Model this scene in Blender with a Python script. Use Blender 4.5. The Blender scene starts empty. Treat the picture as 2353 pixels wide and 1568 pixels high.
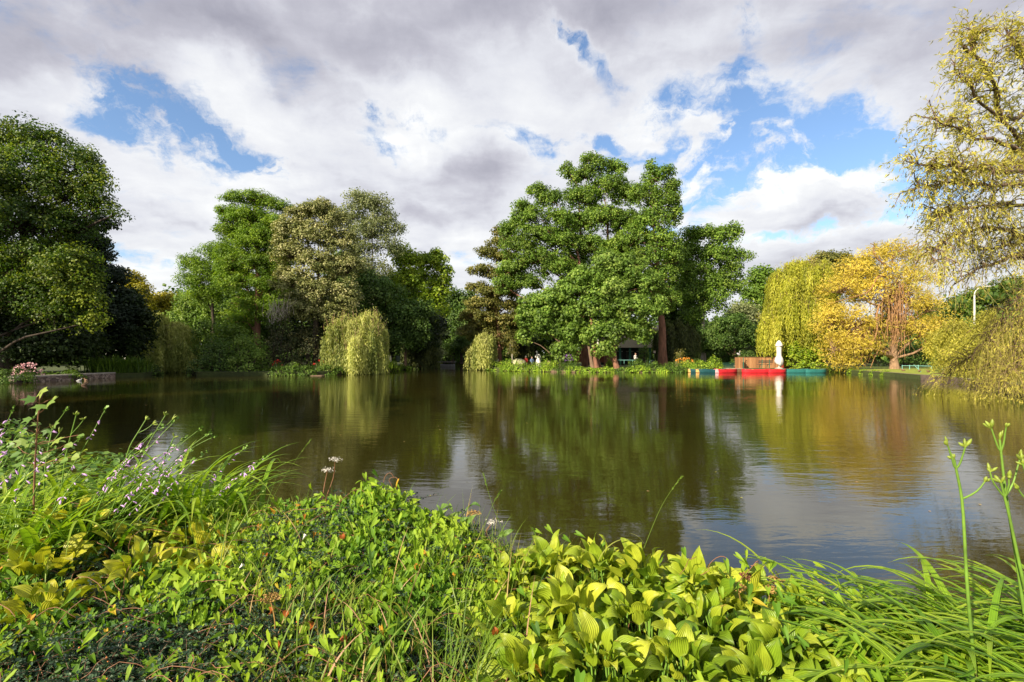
import bpy, math, random
import numpy as np
from mathutils import Vector, Matrix
from mathutils.geometry import delaunay_2d_cdt
S = bpy.context.scene
COL = S.collection
R = math.radians
F, CX, HY, EYE = 1111.0, 1176.5, 816.0, 1.8
def PX(u, Y): return (u - CX) / F * Y
def PZ(v, Y): return EYE - (v - HY) / F * Y
def P(u, v, Y): return np.array([PX(u, Y), Y, PZ(v, Y)])
RND = np.random.default_rng(7)
LAND = .34

# ------------------------------------------------------------------ objects
def tag(o, label=None, cat=None, group=None, kind=None):
    if label: o['label'] = label
    if cat: o['category'] = cat
    if group: o['group'] = group
    if kind: o['kind'] = kind
    return o
def empty(name, loc, label, cat, group=None, rz=0):
    o = bpy.data.objects.new(name, None); COL.objects.link(o)
    o.location = [float(c) for c in loc]; o.rotation_euler = (0, 0, rz)
    o.empty_display_size = .2
    return tag(o, label, cat, group)
def link(name, me, mat, parent=None, world=True):
    o = bpy.data.objects.new(name, me); COL.objects.link(o)
    if mat is not None: me.materials.append(mat)
    if parent is not None:
        o.parent = parent
        if world:      # mesh data is in world coordinates: bring into the parent's frame
            M = (Matrix.Translation(parent.location) @ parent.rotation_euler.to_matrix().to_4x4()).inverted()
            me.transform(M)
    return o
def mk(name, V, faces, mat=None, parent=None, world=True, smooth=False):
    me = bpy.data.meshes.new(name); me.from_pydata([tuple(map(float, v)) for v in V], [], faces)
    me.update()
    if smooth: me.polygons.foreach_set('use_smooth', [True] * len(me.polygons))
    return link(name, me, mat, parent, world)

class MB:
    """collects primitives; build() links them as one mesh"""
    def __init__(s): s.v = []; s.f = []; s.sm = []
    def add(s, V, Fs, smooth=False):
        n = len(s.v); s.v += [tuple(map(float, p)) for p in V]
        s.f += [tuple(i + n for i in f) for f in Fs]; s.sm += [smooth] * len(Fs); return s
    def box(s, x0, x1, y0, y1, z0, z1, M=None):
        V = [(x, y, z) for z in (z0, z1) for y in (y0, y1) for x in (x0, x1)]
        if M is not None: V = [M @ Vector(p) for p in V]
        return s.add(V, [(0, 2, 3, 1), (4, 5, 7, 6), (0, 1, 5, 4), (2, 6, 7, 3), (0, 4, 6, 2), (1, 3, 7, 5)])
    def bar(s, a, b, w, h=None):
        a = Vector(a); b = Vector(b); d = (b - a); L = d.length; h = h or w
        q = d.to_track_quat('X', 'Z').to_matrix().to_4x4(); M = Matrix.Translation(a) @ q
        return s.box(0, L, -w / 2, w / 2, -h / 2, h / 2, M)
    def tube(s, pts, rad, n=8, cap=True):
        pts = [Vector(p) for p in pts]
        if not hasattr(rad, '__len__'): rad = [rad] * len(pts)
        V = []; ref = Vector((0, 0, 1))
        for i, p in enumerate(pts):
            d = (pts[min(i + 1, len(pts) - 1)] - pts[max(i - 1, 0)]).normalized()
            r = ref if abs(d.dot(ref)) < .95 else Vector((1, 0, 0))
            a = d.cross(r).normalized(); b = d.cross(a)
            if i and (a.dot(pa) < 0): a = -a; b = -b
            pa = a
            V += [p + (a * math.cos(t * 2 * math.pi / n) + b * math.sin(t * 2 * math.pi / n)) * rad[i] for t in range(n)]
        Fs = [(i * n + j, i * n + (j + 1) % n, (i + 1) * n + (j + 1) % n, (i + 1) * n + j) for i in range(len(pts) - 1) for j in range(n)]
        if cap: Fs += [tuple(range(n))[::-1], tuple((len(pts) - 1) * n + j for j in range(n))]
        return s.add(V, Fs, True)
    def lathe(s, prof, c=(0, 0, 0), n=16, sx=1, sy=1, M=None):
        V = [(c[0] + r * sx * math.cos(2 * math.pi * j / n), c[1] + r * sy * math.sin(2 * math.pi * j / n), c[2] + z) for r, z in prof for j in range(n)]
        if M is not None: V = [M @ Vector(p) for p in V]
        Fs = [(i * n + j, i * n + (j + 1) % n, (i + 1) * n + (j + 1) % n, (i + 1) * n + j) for i in range(len(prof) - 1) for j in range(n)]
        Fs += [tuple(range(n))[::-1], tuple((len(prof) - 1) * n + j for j in range(n))]
        return s.add(V, Fs, True)
    def ball(s, c, r, sx=1, sy=1, sz=1, n=12, M=None):
        prof = [(r * math.sin(math.pi * k / 8) + 1e-4, -r * sz * math.cos(math.pi * k / 8)) for k in range(9)]
        return s.lathe(prof, c, n, sx, sy, M)
    def build(s, name, mat, parent=None, world=True):
        me = bpy.data.meshes.new(name); me.from_pydata(s.v, [], s.f); me.update()
        me.polygons.foreach_set('use_smooth', s.sm)
        return link(name, me, mat, parent, world)

# ------------------------------------------------------------------ numpy mesh assembly
def nrm(a):
    return a / np.maximum(np.linalg.norm(a, axis=-1, keepdims=True), 1e-9)
def rdir(rng, n):
    return nrm(rng.normal(size=(n, 3)))
class Chunks:
    """many small equal-topology pieces merged into one mesh with a per-face tint and uv"""
    def __init__(s): s.V = []; s.L = []; s.C = []; s.T = []; s.U = []; s.n = 0
    def add(s, V, faces, tint, uv=None):
        # V (n,k,3), faces: list of index tuples, tint (n,)
        n, k, _ = V.shape
        s.V.append(V.reshape(-1, 3))
        flat = np.concatenate([np.array(f) for f in faces]); cnt = np.array([len(f) for f in faces])
        off = (np.arange(n) * k + s.n)[:, None]
        s.L.append((flat[None, :] + off).ravel()); s.C.append(np.tile(cnt, n)); s.T.append(np.repeat(tint, len(faces)))
        if uv is None: uv = np.zeros((k, 2))
        s.U.append(np.tile(uv[flat], (n, 1)))
        s.n += n * k
    def build(s, name, mat, parent=None, smooth=False, world=True):
        me = bpy.data.meshes.new(name)
        if not s.V: return link(name, me, mat, parent, world)
        V = np.concatenate(s.V).astype(np.float32); L = np.concatenate(s.L).astype(np.int32); C = np.concatenate(s.C).astype(np.int32)
        me.vertices.add(len(V)); me.vertices.foreach_set('co', V.ravel())
        me.loops.add(len(L)); me.loops.foreach_set('vertex_index', L)
        me.polygons.add(len(C)); st = np.zeros(len(C), np.int32); st[1:] = np.cumsum(C)[:-1]
        me.polygons.foreach_set('loop_start', st); me.polygons.foreach_set('loop_total', C)
        me.polygons.foreach_set('use_smooth', np.full(len(C), smooth))
        a = me.attributes.new('tint', 'FLOAT', 'FACE'); a.data.foreach_set('value', np.concatenate(s.T).astype(np.float32))
        uvl = me.uv_layers.new(name='UVMap'); uvl.data.foreach_set('uv', np.concatenate(s.U).astype(np.float32).ravel())
        me.update(calc_edges=True); me.validate()
        return link(name, me, mat, parent, world)
def place(tv, pos, L, N, s, sw=None):
    """template verts tv (k,3): x across, y along, z normal -> (n,k,3)"""
    L = nrm(L); W = nrm(np.cross(L, N)); N = np.cross(W, L)
    s = np.broadcast_to(s, (len(pos),)); sw = s if sw is None else np.broadcast_to(sw, (len(pos),))
    return (pos[:, None, :] + (tv[None, :, 0:1] * sw[:, None, None]) * W[:, None, :] + s[:, None, None] * (tv[None, :, 1:2] * L[:, None, :] + tv[None, :, 2:3] * N[:, None, :]))
# leaf templates
T_DIA = (np.array([(0, 0, 0), (.5, .5, .1), (0, 1, -.05), (-.5, .5, .1)], float), [(0, 1, 2, 3)])
T_TRI2 = (np.array([(0, 0, 0), (.45, .35, .12), (.25, .8, .02), (-.05, 1, -.1), (-.4, .6, .1)], float), [(0, 1, 2, 3, 4)])
T_SPRAY = (np.array([(0, 0, 0), (.35, .3, .1), (.12, .35, 0), (.4, .8, .12), (.05, .62, 0), (0, 1.05, -.1), (-.08, .6, 0), (-.42, .75, .1), (-.12, .3, 0), (-.4, .2, .1)], float), [(0, 1, 2), (2, 3, 4), (4, 5, 6), (6, 7, 8), (8, 9, 0), (0, 2, 4, 6, 8)])
T_NARROW = (np.array([(0, 0, 0), (.09, .4, .02), (0, 1, -.03), (-.09, .4, .02)], float), [(0, 1, 2, 3)])
T_ARROW = (np.array([(0, 0, 0), (.2, -.26, .05), (.33, -.08, .1), (.27, .3, .09), (.13, .65, .03), (0, 1, -.12), (-.13, .65, .03), (-.27, .3, .09), (-.33, -.08, .1), (-.2, -.26, .05), (0, .45, -.02)], float),
           [(0, 1, 2, 3, 10), (10, 3, 4, 5), (0, 10, 7, 8, 9), (10, 5, 6, 7)])
T_OVAL = (np.array([(0, 0, 0), (.32, .35, .08), (.24, .75, .05), (0, 1, -.03), (-.24, .75, .05), (-.32, .35, .08)], float), [(0, 1, 2, 3), (0, 3, 4, 5)])
def star_leaf():
    V = [(0, 0, 0)]; 
    tips = [(-125, .55), (-62, .85), (0, 1.05), (62, .85), (125, .55)]
    out = [(0, -.05)]
    for i, (a, r) in enumerate(tips):
        a1 = R(a); out.append((math.sin(a1) * r, .25 + math.cos(a1) * r * .75))
        if i < 4:
            a2 = R((tips[i + 1][0] + a) / 2); out.append((math.sin(a2) * .42, .25 + math.cos(a2) * .35))
    V = np.array([(0, .25, 0)] + [(x, y, -.12 * (x * x + y * y)) for x, y in out], float)
    n = len(out)
    return V, [(0, 1 + i, 1 + (i + 1) % n) for i in range(n)]
T_STAR = star_leaf()
def grid_leaf(nl=9, nw=6, w=.3, arch=.5, fold=.25, wave=.03, tipdrop=.3, seed=0, ph=None):
    """broad hosta leaf: grid of nl x nw quads, arching and channelled, with uv"""
    r = np.random.default_rng(seed); V = []; U = []
    p1 = r.uniform(0, 6.28)
    for i in range(nl + 1):
        t = i / nl
        wid = w * (math.sin(math.pi * min(1, t * 1.02 + .03)) ** .62) * (1 - t ** 2.0 * .62) if t < 1 else .002
        if i == 0: wid = .03
        th = .35 - arch * 1.6 * t * t - tipdrop * t ** 5
        if i == 0: y = z = 0.0
        else: y += math.cos(th) / nl; z += math.sin(th) / nl
        for j in range(nw + 1):
            q = j / nw * 2 - 1
            x = q * wid
            zz = z + abs(q) * wid * fold + wave * math.sin(t * 9 + p1 + (2 if q > 0 else 0)) * abs(q) ** 2
            V.append((x, y, zz)); U.append((j / nw, t))
    Fs = [(i * (nw + 1) + j, i * (nw + 1) + j + 1, (i + 1) * (nw + 1) + j + 1, (i + 1) * (nw + 1) + j) for i in range(nl) for j in range(nw)]
    return np.array(V), Fs, np.array(U)
def strips(ch, base, az, th0, th1, length, width, tint, segs=8, fold=.25, pw=1.3, tipw=.05, twist=None):
    """curving blades: angle from vertical goes th0 -> th1 along the blade"""
    n = len(base); t = np.linspace(0, 1, segs + 1)
    th = th0[:, None] + (th1 - th0)[:, None] * t[None, :] ** pw
    h = np.stack([np.cos(az), np.sin(az)], 1); ds = (length / segs)[:, None]
    r = np.concatenate([np.zeros((n, 1)), np.cumsum(np.sin(th[:, :-1]) * ds, 1)], 1)
    z = np.concatenate([np.zeros((n, 1)), np.cumsum(np.cos(th[:, :-1]) * ds, 1)], 1)
    C = np.stack([base[:, 0:1] + r * h[:, 0:1], base[:, 1:2] + r * h[:, 1:2], base[:, 2:3] + z], 2)
    W = np.stack([-h[:, 1], h[:, 0], np.zeros(n)], 1)[:, None, :]
    Nn = np.stack([-np.cos(th) * h[:, 0:1], -np.cos(th) * h[:, 1:2], np.sin(th)], 2)
    if twist is not None:
        a = twist[:, None, None] * t[None, :, None]; W2 = W * np.cos(a) + Nn * np.sin(a); Nn = Nn * np.cos(a) - W * np.sin(a); W = W2
    prof = (np.minimum(1, t * 6 + .55) * (1 - t ** 2.2) + tipw)[None, :, None] * width[:, None, None]
    a = C - W * prof / 2 + Nn * prof * fold; b = C; c = C + W * prof / 2 + Nn * prof * fold
    if fold:
        V = np.stack([a, b, c], 2).reshape(n, -1, 3); k = 3
        Fs = [(i * 3 + j, i * 3 + j + 1, i * 3 + j + 4, i * 3 + j + 3) for i in range(segs) for j in range(2)]
    else:
        V = np.stack([a, c], 2).reshape(n, -1, 3); k = 2
        Fs = [(i * 2, i * 2 + 1, i * 2 + 3, i * 2 + 2) for i in range(segs)]
    uv = np.array([(j / (k - 1), tt) for tt in t for j in range(k)])
    ch.add(V, Fs, tint, uv)
    return C
def tubes(ch, P0, rad, sides=5, tint=None):
    """P0 (n,s,3) paths, rad (n,s) radii"""
    n, s, _ = P0.shape
    if n == 0: return
    d = np.empty_like(P0); d[:, 1:-1] = P0[:, 2:] - P0[:, :-2]; d[:, 0] = P0[:, 1] - P0[:, 0]; d[:, -1] = P0[:, -1] - P0[:, -2]
    d = nrm(d + 1e-6); ref = np.where(np.abs(d[:, :1, 2:3]) < .8, np.array([0, 0, 1.]), np.array([1., 0, 0]))
    a = nrm(np.cross(d, ref)); b = np.cross(d, a)
    V = []
    for j in range(sides):
        t = 2 * math.pi * j / sides
        V.append(P0 + (a * math.cos(t) + b * math.sin(t)) * rad[:, :, None])
    V = np.stack(V, 2).reshape(n, s * sides, 3)
    Fs = [(i * sides + j, i * sides + (j + 1) % sides, (i + 1) * sides + (j + 1) % sides, (i + 1) * sides + j) for i in range(s - 1) for j in range(sides)]
    uv = np.array([(j / sides, i / (s - 1)) for i in range(s) for j in range(sides)])
    ch.add(V, Fs, np.full(n, .5) if tint is None else tint, uv)
def curve(a, b, sag, s, rng, wob=.06):
    """n smooth random paths a->b (n,3) bulging by sag (n,3)"""
    t = np.linspace(0, 1, s)[None, :, None]
    L = np.linalg.norm(b - a, axis=1)[:, None, None]
    P0 = a[:, None] * (1 - t) + b[:, None] * t + sag[:, None] * (4 * t * (1 - t))
    w = np.zeros((len(a), s, 3))
    for q in (1, 2, 3): w += rng.normal(size=(len(a), 1, 3)) * np.sin(q * math.pi * t) / q ** 1.3
    return P0 + w * L * wob * .8
# ------------------------------------------------------------------ materials
class NT:
    def __init__(s, tree): s.t = tree; s.n = tree.nodes; s.l = tree.links
    def new(s, typ, ins=None, **kw):
        nd = s.n.new(typ)
        for k, v in kw.items(): setattr(nd, k, v)
        for k, v in (ins or {}).items():
            sock = nd.inputs[k]
            if isinstance(v, bpy.types.NodeSocket): s.l.new(v, sock)
            else: sock.default_value = v
        return nd
    def math(s, op, a, b=None, c=None, clamp=False):
        d = {0: a}
        if b is not None: d[1] = b
        if c is not None: d[2] = c
        return s.new('ShaderNodeMath', d, operation=op, use_clamp=clamp).outputs[0]
    def vmath(s, op, a, b=None, scale=None):
        d = {0: a}
        if b is not None: d[1] = b
        nd = s.new('ShaderNodeVectorMath', d, operation=op)
        if scale is not None: nd.inputs['Scale'].default_value = scale
        return nd.outputs[1] if op in ('LENGTH', 'DOT_PRODUCT', 'DISTANCE') else nd.outputs[0]
    def ramp(s, fac, stops):
        nd = s.new('ShaderNodeValToRGB', {0: fac}); e = nd.color_ramp.elements
        while len(e) < len(stops): e.new(.5)
        for i, (p, c) in enumerate(stops):
            e[i].position = p; e[i].color = (*c, 1) if len(c) == 3 else c
        return nd.outputs[0]
    def mapr(s, v, a, b, c=0., d=1., smooth=True):
        return s.new('ShaderNodeMapRange', {0: v, 1: a, 2: b, 3: c, 4: d}, interpolation_type='SMOOTHSTEP' if smooth else 'LINEAR').outputs[0]
    def noise(s, vec, scale, detail=4, rough=.55, dist=0., dim='3D'):
        d = {'Scale': scale, 'Detail': detail, 'Roughness': rough, 'Distortion': dist}
        if vec is not None: d['Vector'] = vec
        return s.new('ShaderNodeTexNoise', d, noise_dimensions=dim).outputs[0]
    def mix(s, fac, a, b, mode='MIX'):
        nd = s.new('ShaderNodeMix', data_type='RGBA', blend_type=mode)
        for k, v in ((0, fac), (6, a), (7, b)):
            if isinstance(v, bpy.types.NodeSocket): s.l.new(v, nd.inputs[k])
            else: nd.inputs[k].default_value = v if k == 0 else ((*v, 1) if len(v) == 3 else v)
        return nd.outputs[2]
def material(name):
    m = bpy.data.materials.new(name); m.use_nodes = True
    nt = NT(m.node_tree); b = nt.n['Principled BSDF']; out = nt.n['Material Output']
    return m, nt, b, out
def leafmat(name, stops, transl=.35, rough=.5, spec=.3, veins=0, holes=False, huevar=.0, tcol=(1.25, 1.3, .55)):
    m, nt, b, out = material(name)
    t = nt.new('ShaderNodeAttribute', attribute_name='tint').outputs['Fac']
    geo = nt.new('ShaderNodeNewGeometry')
    n = len(stops)
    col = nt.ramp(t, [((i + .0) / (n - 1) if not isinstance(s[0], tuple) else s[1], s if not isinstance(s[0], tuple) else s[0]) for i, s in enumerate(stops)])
    obj = nt.new('ShaderNodeTexCoord').outputs['Object']
    if huevar:
        nz = nt.noise(obj, .35, 3); nz2 = nt.mapr(nz, .35, .65, 1 - huevar, 1 + huevar)
        col = nt.mix(1., col, nt.new('ShaderNodeCombineXYZ', {0: nz2, 1: nz2, 2: nz2}).outputs[0], 'MULTIPLY')
    if veins:
        uv = nt.new('ShaderNodeTexCoord').outputs['UV']; sp = nt.new('ShaderNodeSeparateXYZ', {0: uv})
        ph = nt.math('MULTIPLY', sp.outputs[0], veins * 2 * math.pi)
        w = nt.math('COSINE', ph)
        bw = nt.math('MULTIPLY_ADD', w, .5, .5)
        mot = nt.noise(obj, 26, 4, .6)
        edge = nt.math('ABSOLUTE', nt.math('MULTIPLY_ADD', sp.outputs[0], 2, -1))
        k = nt.math('ADD', nt.math('MULTIPLY_ADD', bw, .16, .84), nt.math('MULTIPLY_ADD', mot, .5, -.25))
        k = nt.math('ADD', k, nt.mapr(edge, .0, .12, .22, 0))
        k = nt.math('ADD', k, nt.mapr(nt.noise(uv, 40, 1), .74, .78, 0, .35))
        col = nt.mix(1., col, nt.new('ShaderNodeCombineXYZ', {0: k, 1: k, 2: k}).outputs[0], 'MULTIPLY')
        tip = nt.mapr(nt.math('ADD', nt.math('MAXIMUM', edge, sp.outputs[1]), nt.math('MULTIPLY_ADD', nt.noise(obj, 14, 3), 1.6, -.95)), .98, 1.12)
        col = nt.mix(nt.math('MULTIPLY', tip, .75), col, (.30, .19, .06))
        bump = nt.new('ShaderNodeBump', {'Height': bw, 'Strength': .5, 'Distance': .004})
        nt.l.new(bump.outputs[0], b.inputs['Normal'])
    nt.l.new(col, b.inputs['Base Color']); b.inputs['Roughness'].default_value = rough
    b.inputs['Specular IOR Level'].default_value = spec
    tr = nt.new('ShaderNodeBsdfTranslucent', {0: nt.mix(1., col, tcol, 'MULTIPLY')})
    ms = nt.new('ShaderNodeMixShader', {0: transl, 1: b.outputs[0], 2: tr.outputs[0]}).outputs[0]
    if holes:
        hz = nt.mapr(nt.noise(obj, 34, 2, .4, .4), .735, .74, 0, 1, False)
        ms = nt.new('ShaderNodeMixShader', {0: hz, 1: ms, 2: nt.new('ShaderNodeBsdfTransparent').outputs[0]}).outputs[0]
    nt.l.new(ms, out.inputs[0])
    return m
def plain(name, col, rough=.6, var=.25, scale=6, metal=0, bump=0, spec=.4, stretch=(1, 1, 1), detail=5, col2=None, bscale=None):
    m, nt, b, out = material(name)
    obj = nt.new('ShaderNodeTexCoord').outputs['Object']
    mp = nt.new('ShaderNodeMapping', {0: obj, 3: stretch}).outputs[0]
    nz = nt.noise(mp, scale, detail, .6)
    c1 = tuple(c * (1 - var) for c in col); c2 = col2 or tuple(min(1, c * (1 + var)) for c in col)
    nt.l.new(nt.ramp(nz, [(.3, c1), (.7, c2)]), b.inputs['Base Color'])
    b.inputs['Roughness'].default_value = rough; b.inputs['Metallic'].default_value = metal; b.inputs['Specular IOR Level'].default_value = spec
    if bump:
        bn = nt.new('ShaderNodeBump', {'Height': nt.noise(mp, bscale or scale * 3, 6, .65), 'Strength': 1., 'Distance': bump})
        nt.l.new(bn.outputs[0], b.inputs['Normal'])
    return m
M = {}
# barks
M['bark'] = plain('bark_brown', (.16, .105, .07), .9, .45, 5, bump=.05, stretch=(1, 1, .25))
M['bark_red'] = plain('bark_reddish', (.21, .10, .065), .9, .4, 5, bump=.05, stretch=(1, 1, .25))
M['bark_grey'] = plain('bark_pale', (.33, .29, .24), .9, .35, 5, bump=.03, stretch=(1, 1, .3))
M['bark_dark'] = plain('bark_dark', (.05, .036, .026), .9, .4, 5, bump=.04, stretch=(1, 1, .3))
M['bark_willow'] = plain('bark_willow', (.27, .17, .10), .9, .4, 5, bump=.05, stretch=(1, 1, .25))
M['twig_green'] = plain('twig_green', (.34, .28, .08), .7, .3, 9)
M['twig'] = plain('twig_straw', (.26, .14, .06), .8, .4, 9)
# tree foliage: dark -> light
def L3(n, a, b, c, **k): M[n] = leafmat(n, [a, b, c], **k)
L3('lf_oak', (.05, .10, .012), (.13, .23, .026), (.28, .38, .06), huevar=.2)
L3('lf_oak2', (.06, .115, .018), (.15, .255, .036), (.31, .41, .085), huevar=.2)
L3('lf_plane', (.025, .06, .006), (.075, .14, .014), (.24, .29, .025), huevar=.25)
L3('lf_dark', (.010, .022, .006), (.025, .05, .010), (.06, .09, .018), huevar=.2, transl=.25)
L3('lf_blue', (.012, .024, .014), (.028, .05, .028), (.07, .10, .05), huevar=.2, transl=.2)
L3('lf_yellow', (0.083, 0.098, 0.007), (0.237, 0.230, 0.014), (0.497, 0.414, 0.023), huevar=.2)
L3('lf_gold', (.14, .10, .012), (.33, .22, .02), (.55, .38, .04), huevar=.2)
L3('lf_cypress', (0.053, 0.115, 0.011), (0.136, 0.236, 0.016), (0.287, 0.392, 0.034), huevar=.2)
L3('lf_silver', (.06, .085, .02), (.24, .26, .08), (.58, .54, .28), transl=.2)
L3('lf_birch', (.085, .12, .05), (.20, .235, .10), (.38, .40, .19), huevar=.15)
L3('lf_lime', (.08, .15, .008), (.23, .34, .02), (.45, .52, .05), huevar=.15)
L3('lf_bush', (.03, .065, .012), (.075, .145, .024), (.19, .28, .06), huevar=.25)
L3('lf_bank', (.08, .16, .015), (.22, .36, .028), (.46, .56, .06), huevar=.2)
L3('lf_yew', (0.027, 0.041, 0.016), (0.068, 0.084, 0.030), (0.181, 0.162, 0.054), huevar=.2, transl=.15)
L3('lf_alder', (0.068, 0.081, 0.016), (0.151, 0.162, 0.034), (0.333, 0.284, 0.081), huevar=.2)
#
L3('wl_pale', (0.118, 0.161, 0.034), (0.308, 0.345, 0.081), (0.569, 0.575, 0.184), huevar=.15)
L3('wl_green', (.13, .15, .012), (.34, .36, .03), (.55, .52, .07), huevar=.15)
L3('wl_gold', (.25, .20, .03), (.54, .43, .05), (.77, .63, .13), huevar=.12)
L3('wl_near', (.14, .14, .02), (.38, .37, .05), (.60, .53, .10), huevar=.15)
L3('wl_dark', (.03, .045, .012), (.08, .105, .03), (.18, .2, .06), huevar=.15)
L3('lf_grassy', (.035, .08, .012), (.09, .17, .02), (.2, .3, .04), huevar=.2)
# foreground foliage
M['hosta'] = leafmat('hosta_leaf', [(.09, .19, .012), (.24, .36, .02), (.50, .54, .045)], transl=.28, rough=.38, spec=.42, veins=9, holes=True)
M['hosta_gold'] = leafmat('hosta_gold_leaf', [(.16, .22, .01), (.34, .38, .02), (.60, .56, .05)], transl=.28, rough=.4, spec=.4, veins=8, holes=True)
M['daylily'] = leafmat('daylily_leaf', [(.07, .17, .012), (.19, .36, .018), (.40, .52, .04)], transl=.35, rough=.38, spec=.45, veins=3)
M['bindweed'] = leafmat('bindweed_leaf', [((.03, .09, .015), 0), ((.12, .25, .018), .45), ((.30, .43, .03), .9), ((.6, .30, .03), .97), ((.36, .10, .02), 1.)], transl=.38, rough=.55, spec=.25, holes=True)
M['cotoneaster'] = leafmat('cotoneaster_leaf', [(.012, .034, .02), (.03, .068, .034), (.07, .13, .055)], transl=.12, rough=.45, spec=.3)
M['grass_blade'] = leafmat('grass_blade', [((.06, .13, .015), 0), ((.17, .27, .03), .6), ((.36, .34, .09), .85), ((.52, .30, .18), 1.)], transl=.35, rough=.5)
M['maple'] = leafmat('maple_leaf', [(.05, .12, .03), (.13, .24, .05), (.34, .42, .09)], transl=.35, rough=.45)
M['stem_green'] = plain('stem_green', (.13, .24, .03), .5, .3, 12)
M['stem_red'] = plain('vine_stem', (.22, .10, .05), .6, .4, 12)
M['flower_lilac'] = plain('flower_lilac', (.62, .36, .72), .5, .2, 30)
M['flower_white'] = plain('flower_white', (.78, .74, .68), .5, .1, 30)
M['flower_pink'] = plain('flower_pink', (.75, .46, .48), .6, .25, 8)
M['flower_yellow'] = plain('bud_yellow', (.62, .46, .05), .5, .3, 40)
M['flower_orange'] = plain('flower_orange', (.72, .30, .03), .5, .3, 10)
M['flower_purple'] = plain('flower_purple', (.34, .17, .5), .6, .3, 10)
M['bud_green'] = plain('bud_green', (.2, .26, .03), .5, .35, 40)
M['seed_brown'] = plain('seed_brown', (.33, .2, .06), .7, .4, 40)
M['seed_red'] = plain('seed_red', (.18, .05, .04), .7, .4, 40)
M['berry'] = plain('berry_orange', (.62, .20, .05), .4, .3, 40)
M['plume'] = plain('plume_cream', (.72, .66, .46), .8, .15, 10)
# hard things
M['white'] = plain('white_paint', (.78, .77, .73), .6, .06, 4)
M['marble'] = plain('white_stone', (.66, .64, .58), .55, .1, 5)
M['cream'] = plain('cream_render', (.55, .47, .38), .7, .12, 1.5)
M['canvas'] = plain('white_canvas', (.66, .63, .59), .8, .06, 3)
M['metal_teal'] = plain('teal_metal', (.22, .50, .45), .5, .15, 4)
M['metal_green'] = plain('green_metal', (.03, .13, .09), .45, .2, 4)
M['metal_white'] = plain('pale_metal', (.62, .62, .58), .4, .1, 4)
M['metal_dark'] = plain('dark_metal', (.05, .055, .05), .5, .2, 4)
M['tower_green'] = plain('green_wall_paint', (.14, .36, .13), .6, .15, 2)
M['dark_wall'] = plain('dark_timber_and_interior', (.025, .03, .024), .8, .3, 2)
M['redbrown'] = plain('red_brown_panel', (.23, .08, .055), .7, .2, 2)
M['boat_red'] = plain('boat_red_paint', (.58, .025, .035), .32, .15, 2.5)
M['boat_teal'] = plain('boat_teal_paint', (.03, .17, .155), .35, .18, 2.5)
M['boat_darkteal'] = plain('boat_dark_teal_paint', (.014, .07, .08), .35, .2, 2.5)
M['boat_brown'] = plain('boat_brown_paint', (.13, .07, .035), .45, .25, 2.5)
M['tan'] = plain('tan_wood', (.62, .36, .11), .6, .15, 6)
M['boat_in'] = plain('boat_inside', (.18, .13, .08), .7, .2, 4)
M['red_panel'] = plain('red_panel', (.33, .05, .03), .6, .15, 2)
M['heron_grey'] = plain('grey_feathers', (.33, .33, .34), .8, .35, 14)
M['duck_brown'] = plain('brown_feathers', (.17, .10, .06), .8, .5, 16)
M['skin'] = plain('skin', (.55, .33, .24), .6, .08, 6)
M['cloth_red'] = plain('red_cloth', (.6, .04, .03), .8, .1, 4)
M['cloth_blue'] = plain('blue_cloth', (.14, .2, .36), .8, .15, 4)
M['cloth_dark'] = plain('dark_cloth', (.05, .05, .07), .8, .2, 4)
M['hair'] = plain('hair', (.10, .06, .035), .7, .3, 10)
M['soil'] = plain('soil', (.045, .032, .02), .95, .5, 5, bump=.03)
M['stone_pale'] = plain('pale_stone', (.40, .36, .31), .85, .3, 2, bump=.02)
M['stump'] = plain('stump_wood', (.25, .17, .11), .9, .3, 6, bump=.02)
M['timber_edge'] = plain('timber_edging', (.15, .10, .065), .9, .4, 3, bump=.02, stretch=(1, 1, 5))

def mat_planks():
    m, nt, b, out = material('wood_cladding'); obj = nt.new('ShaderNodeTexCoord').outputs['Object']
    sp = nt.new('ShaderNodeSeparateXYZ', {0: obj}); x = nt.math('MULTIPLY', sp.outputs[0], 1 / .14)
    idn = nt.math('FLOOR', x); fr = nt.math('FRACT', x)
    rv = nt.new('ShaderNodeTexWhiteNoise', {'W': idn}, noise_dimensions='1D').outputs[0]
    g = nt.noise(nt.new('ShaderNodeMapping', {0: obj, 3: (14, 14, 1.2)}).outputs[0], 2, 5)
    k = nt.math('ADD', nt.math('MULTIPLY_ADD', rv, .45, .1), nt.math('MULTIPLY', g, .6))
    col = nt.ramp(k, [(.2, (.16, .07, .03)), (.55, (.33, .155, .06)), (.9, (.50, .26, .11))])
    gap = nt.math('ADD', nt.math('LESS_THAN', fr, .05), nt.math('GREATER_THAN', fr, .95))
    nt.l.new(nt.mix(gap, col, (.04, .02, .01)), b.inputs['Base Color']); b.inputs['Roughness'].default_value = .7
    return m
M['planks'] = mat_planks()
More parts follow.
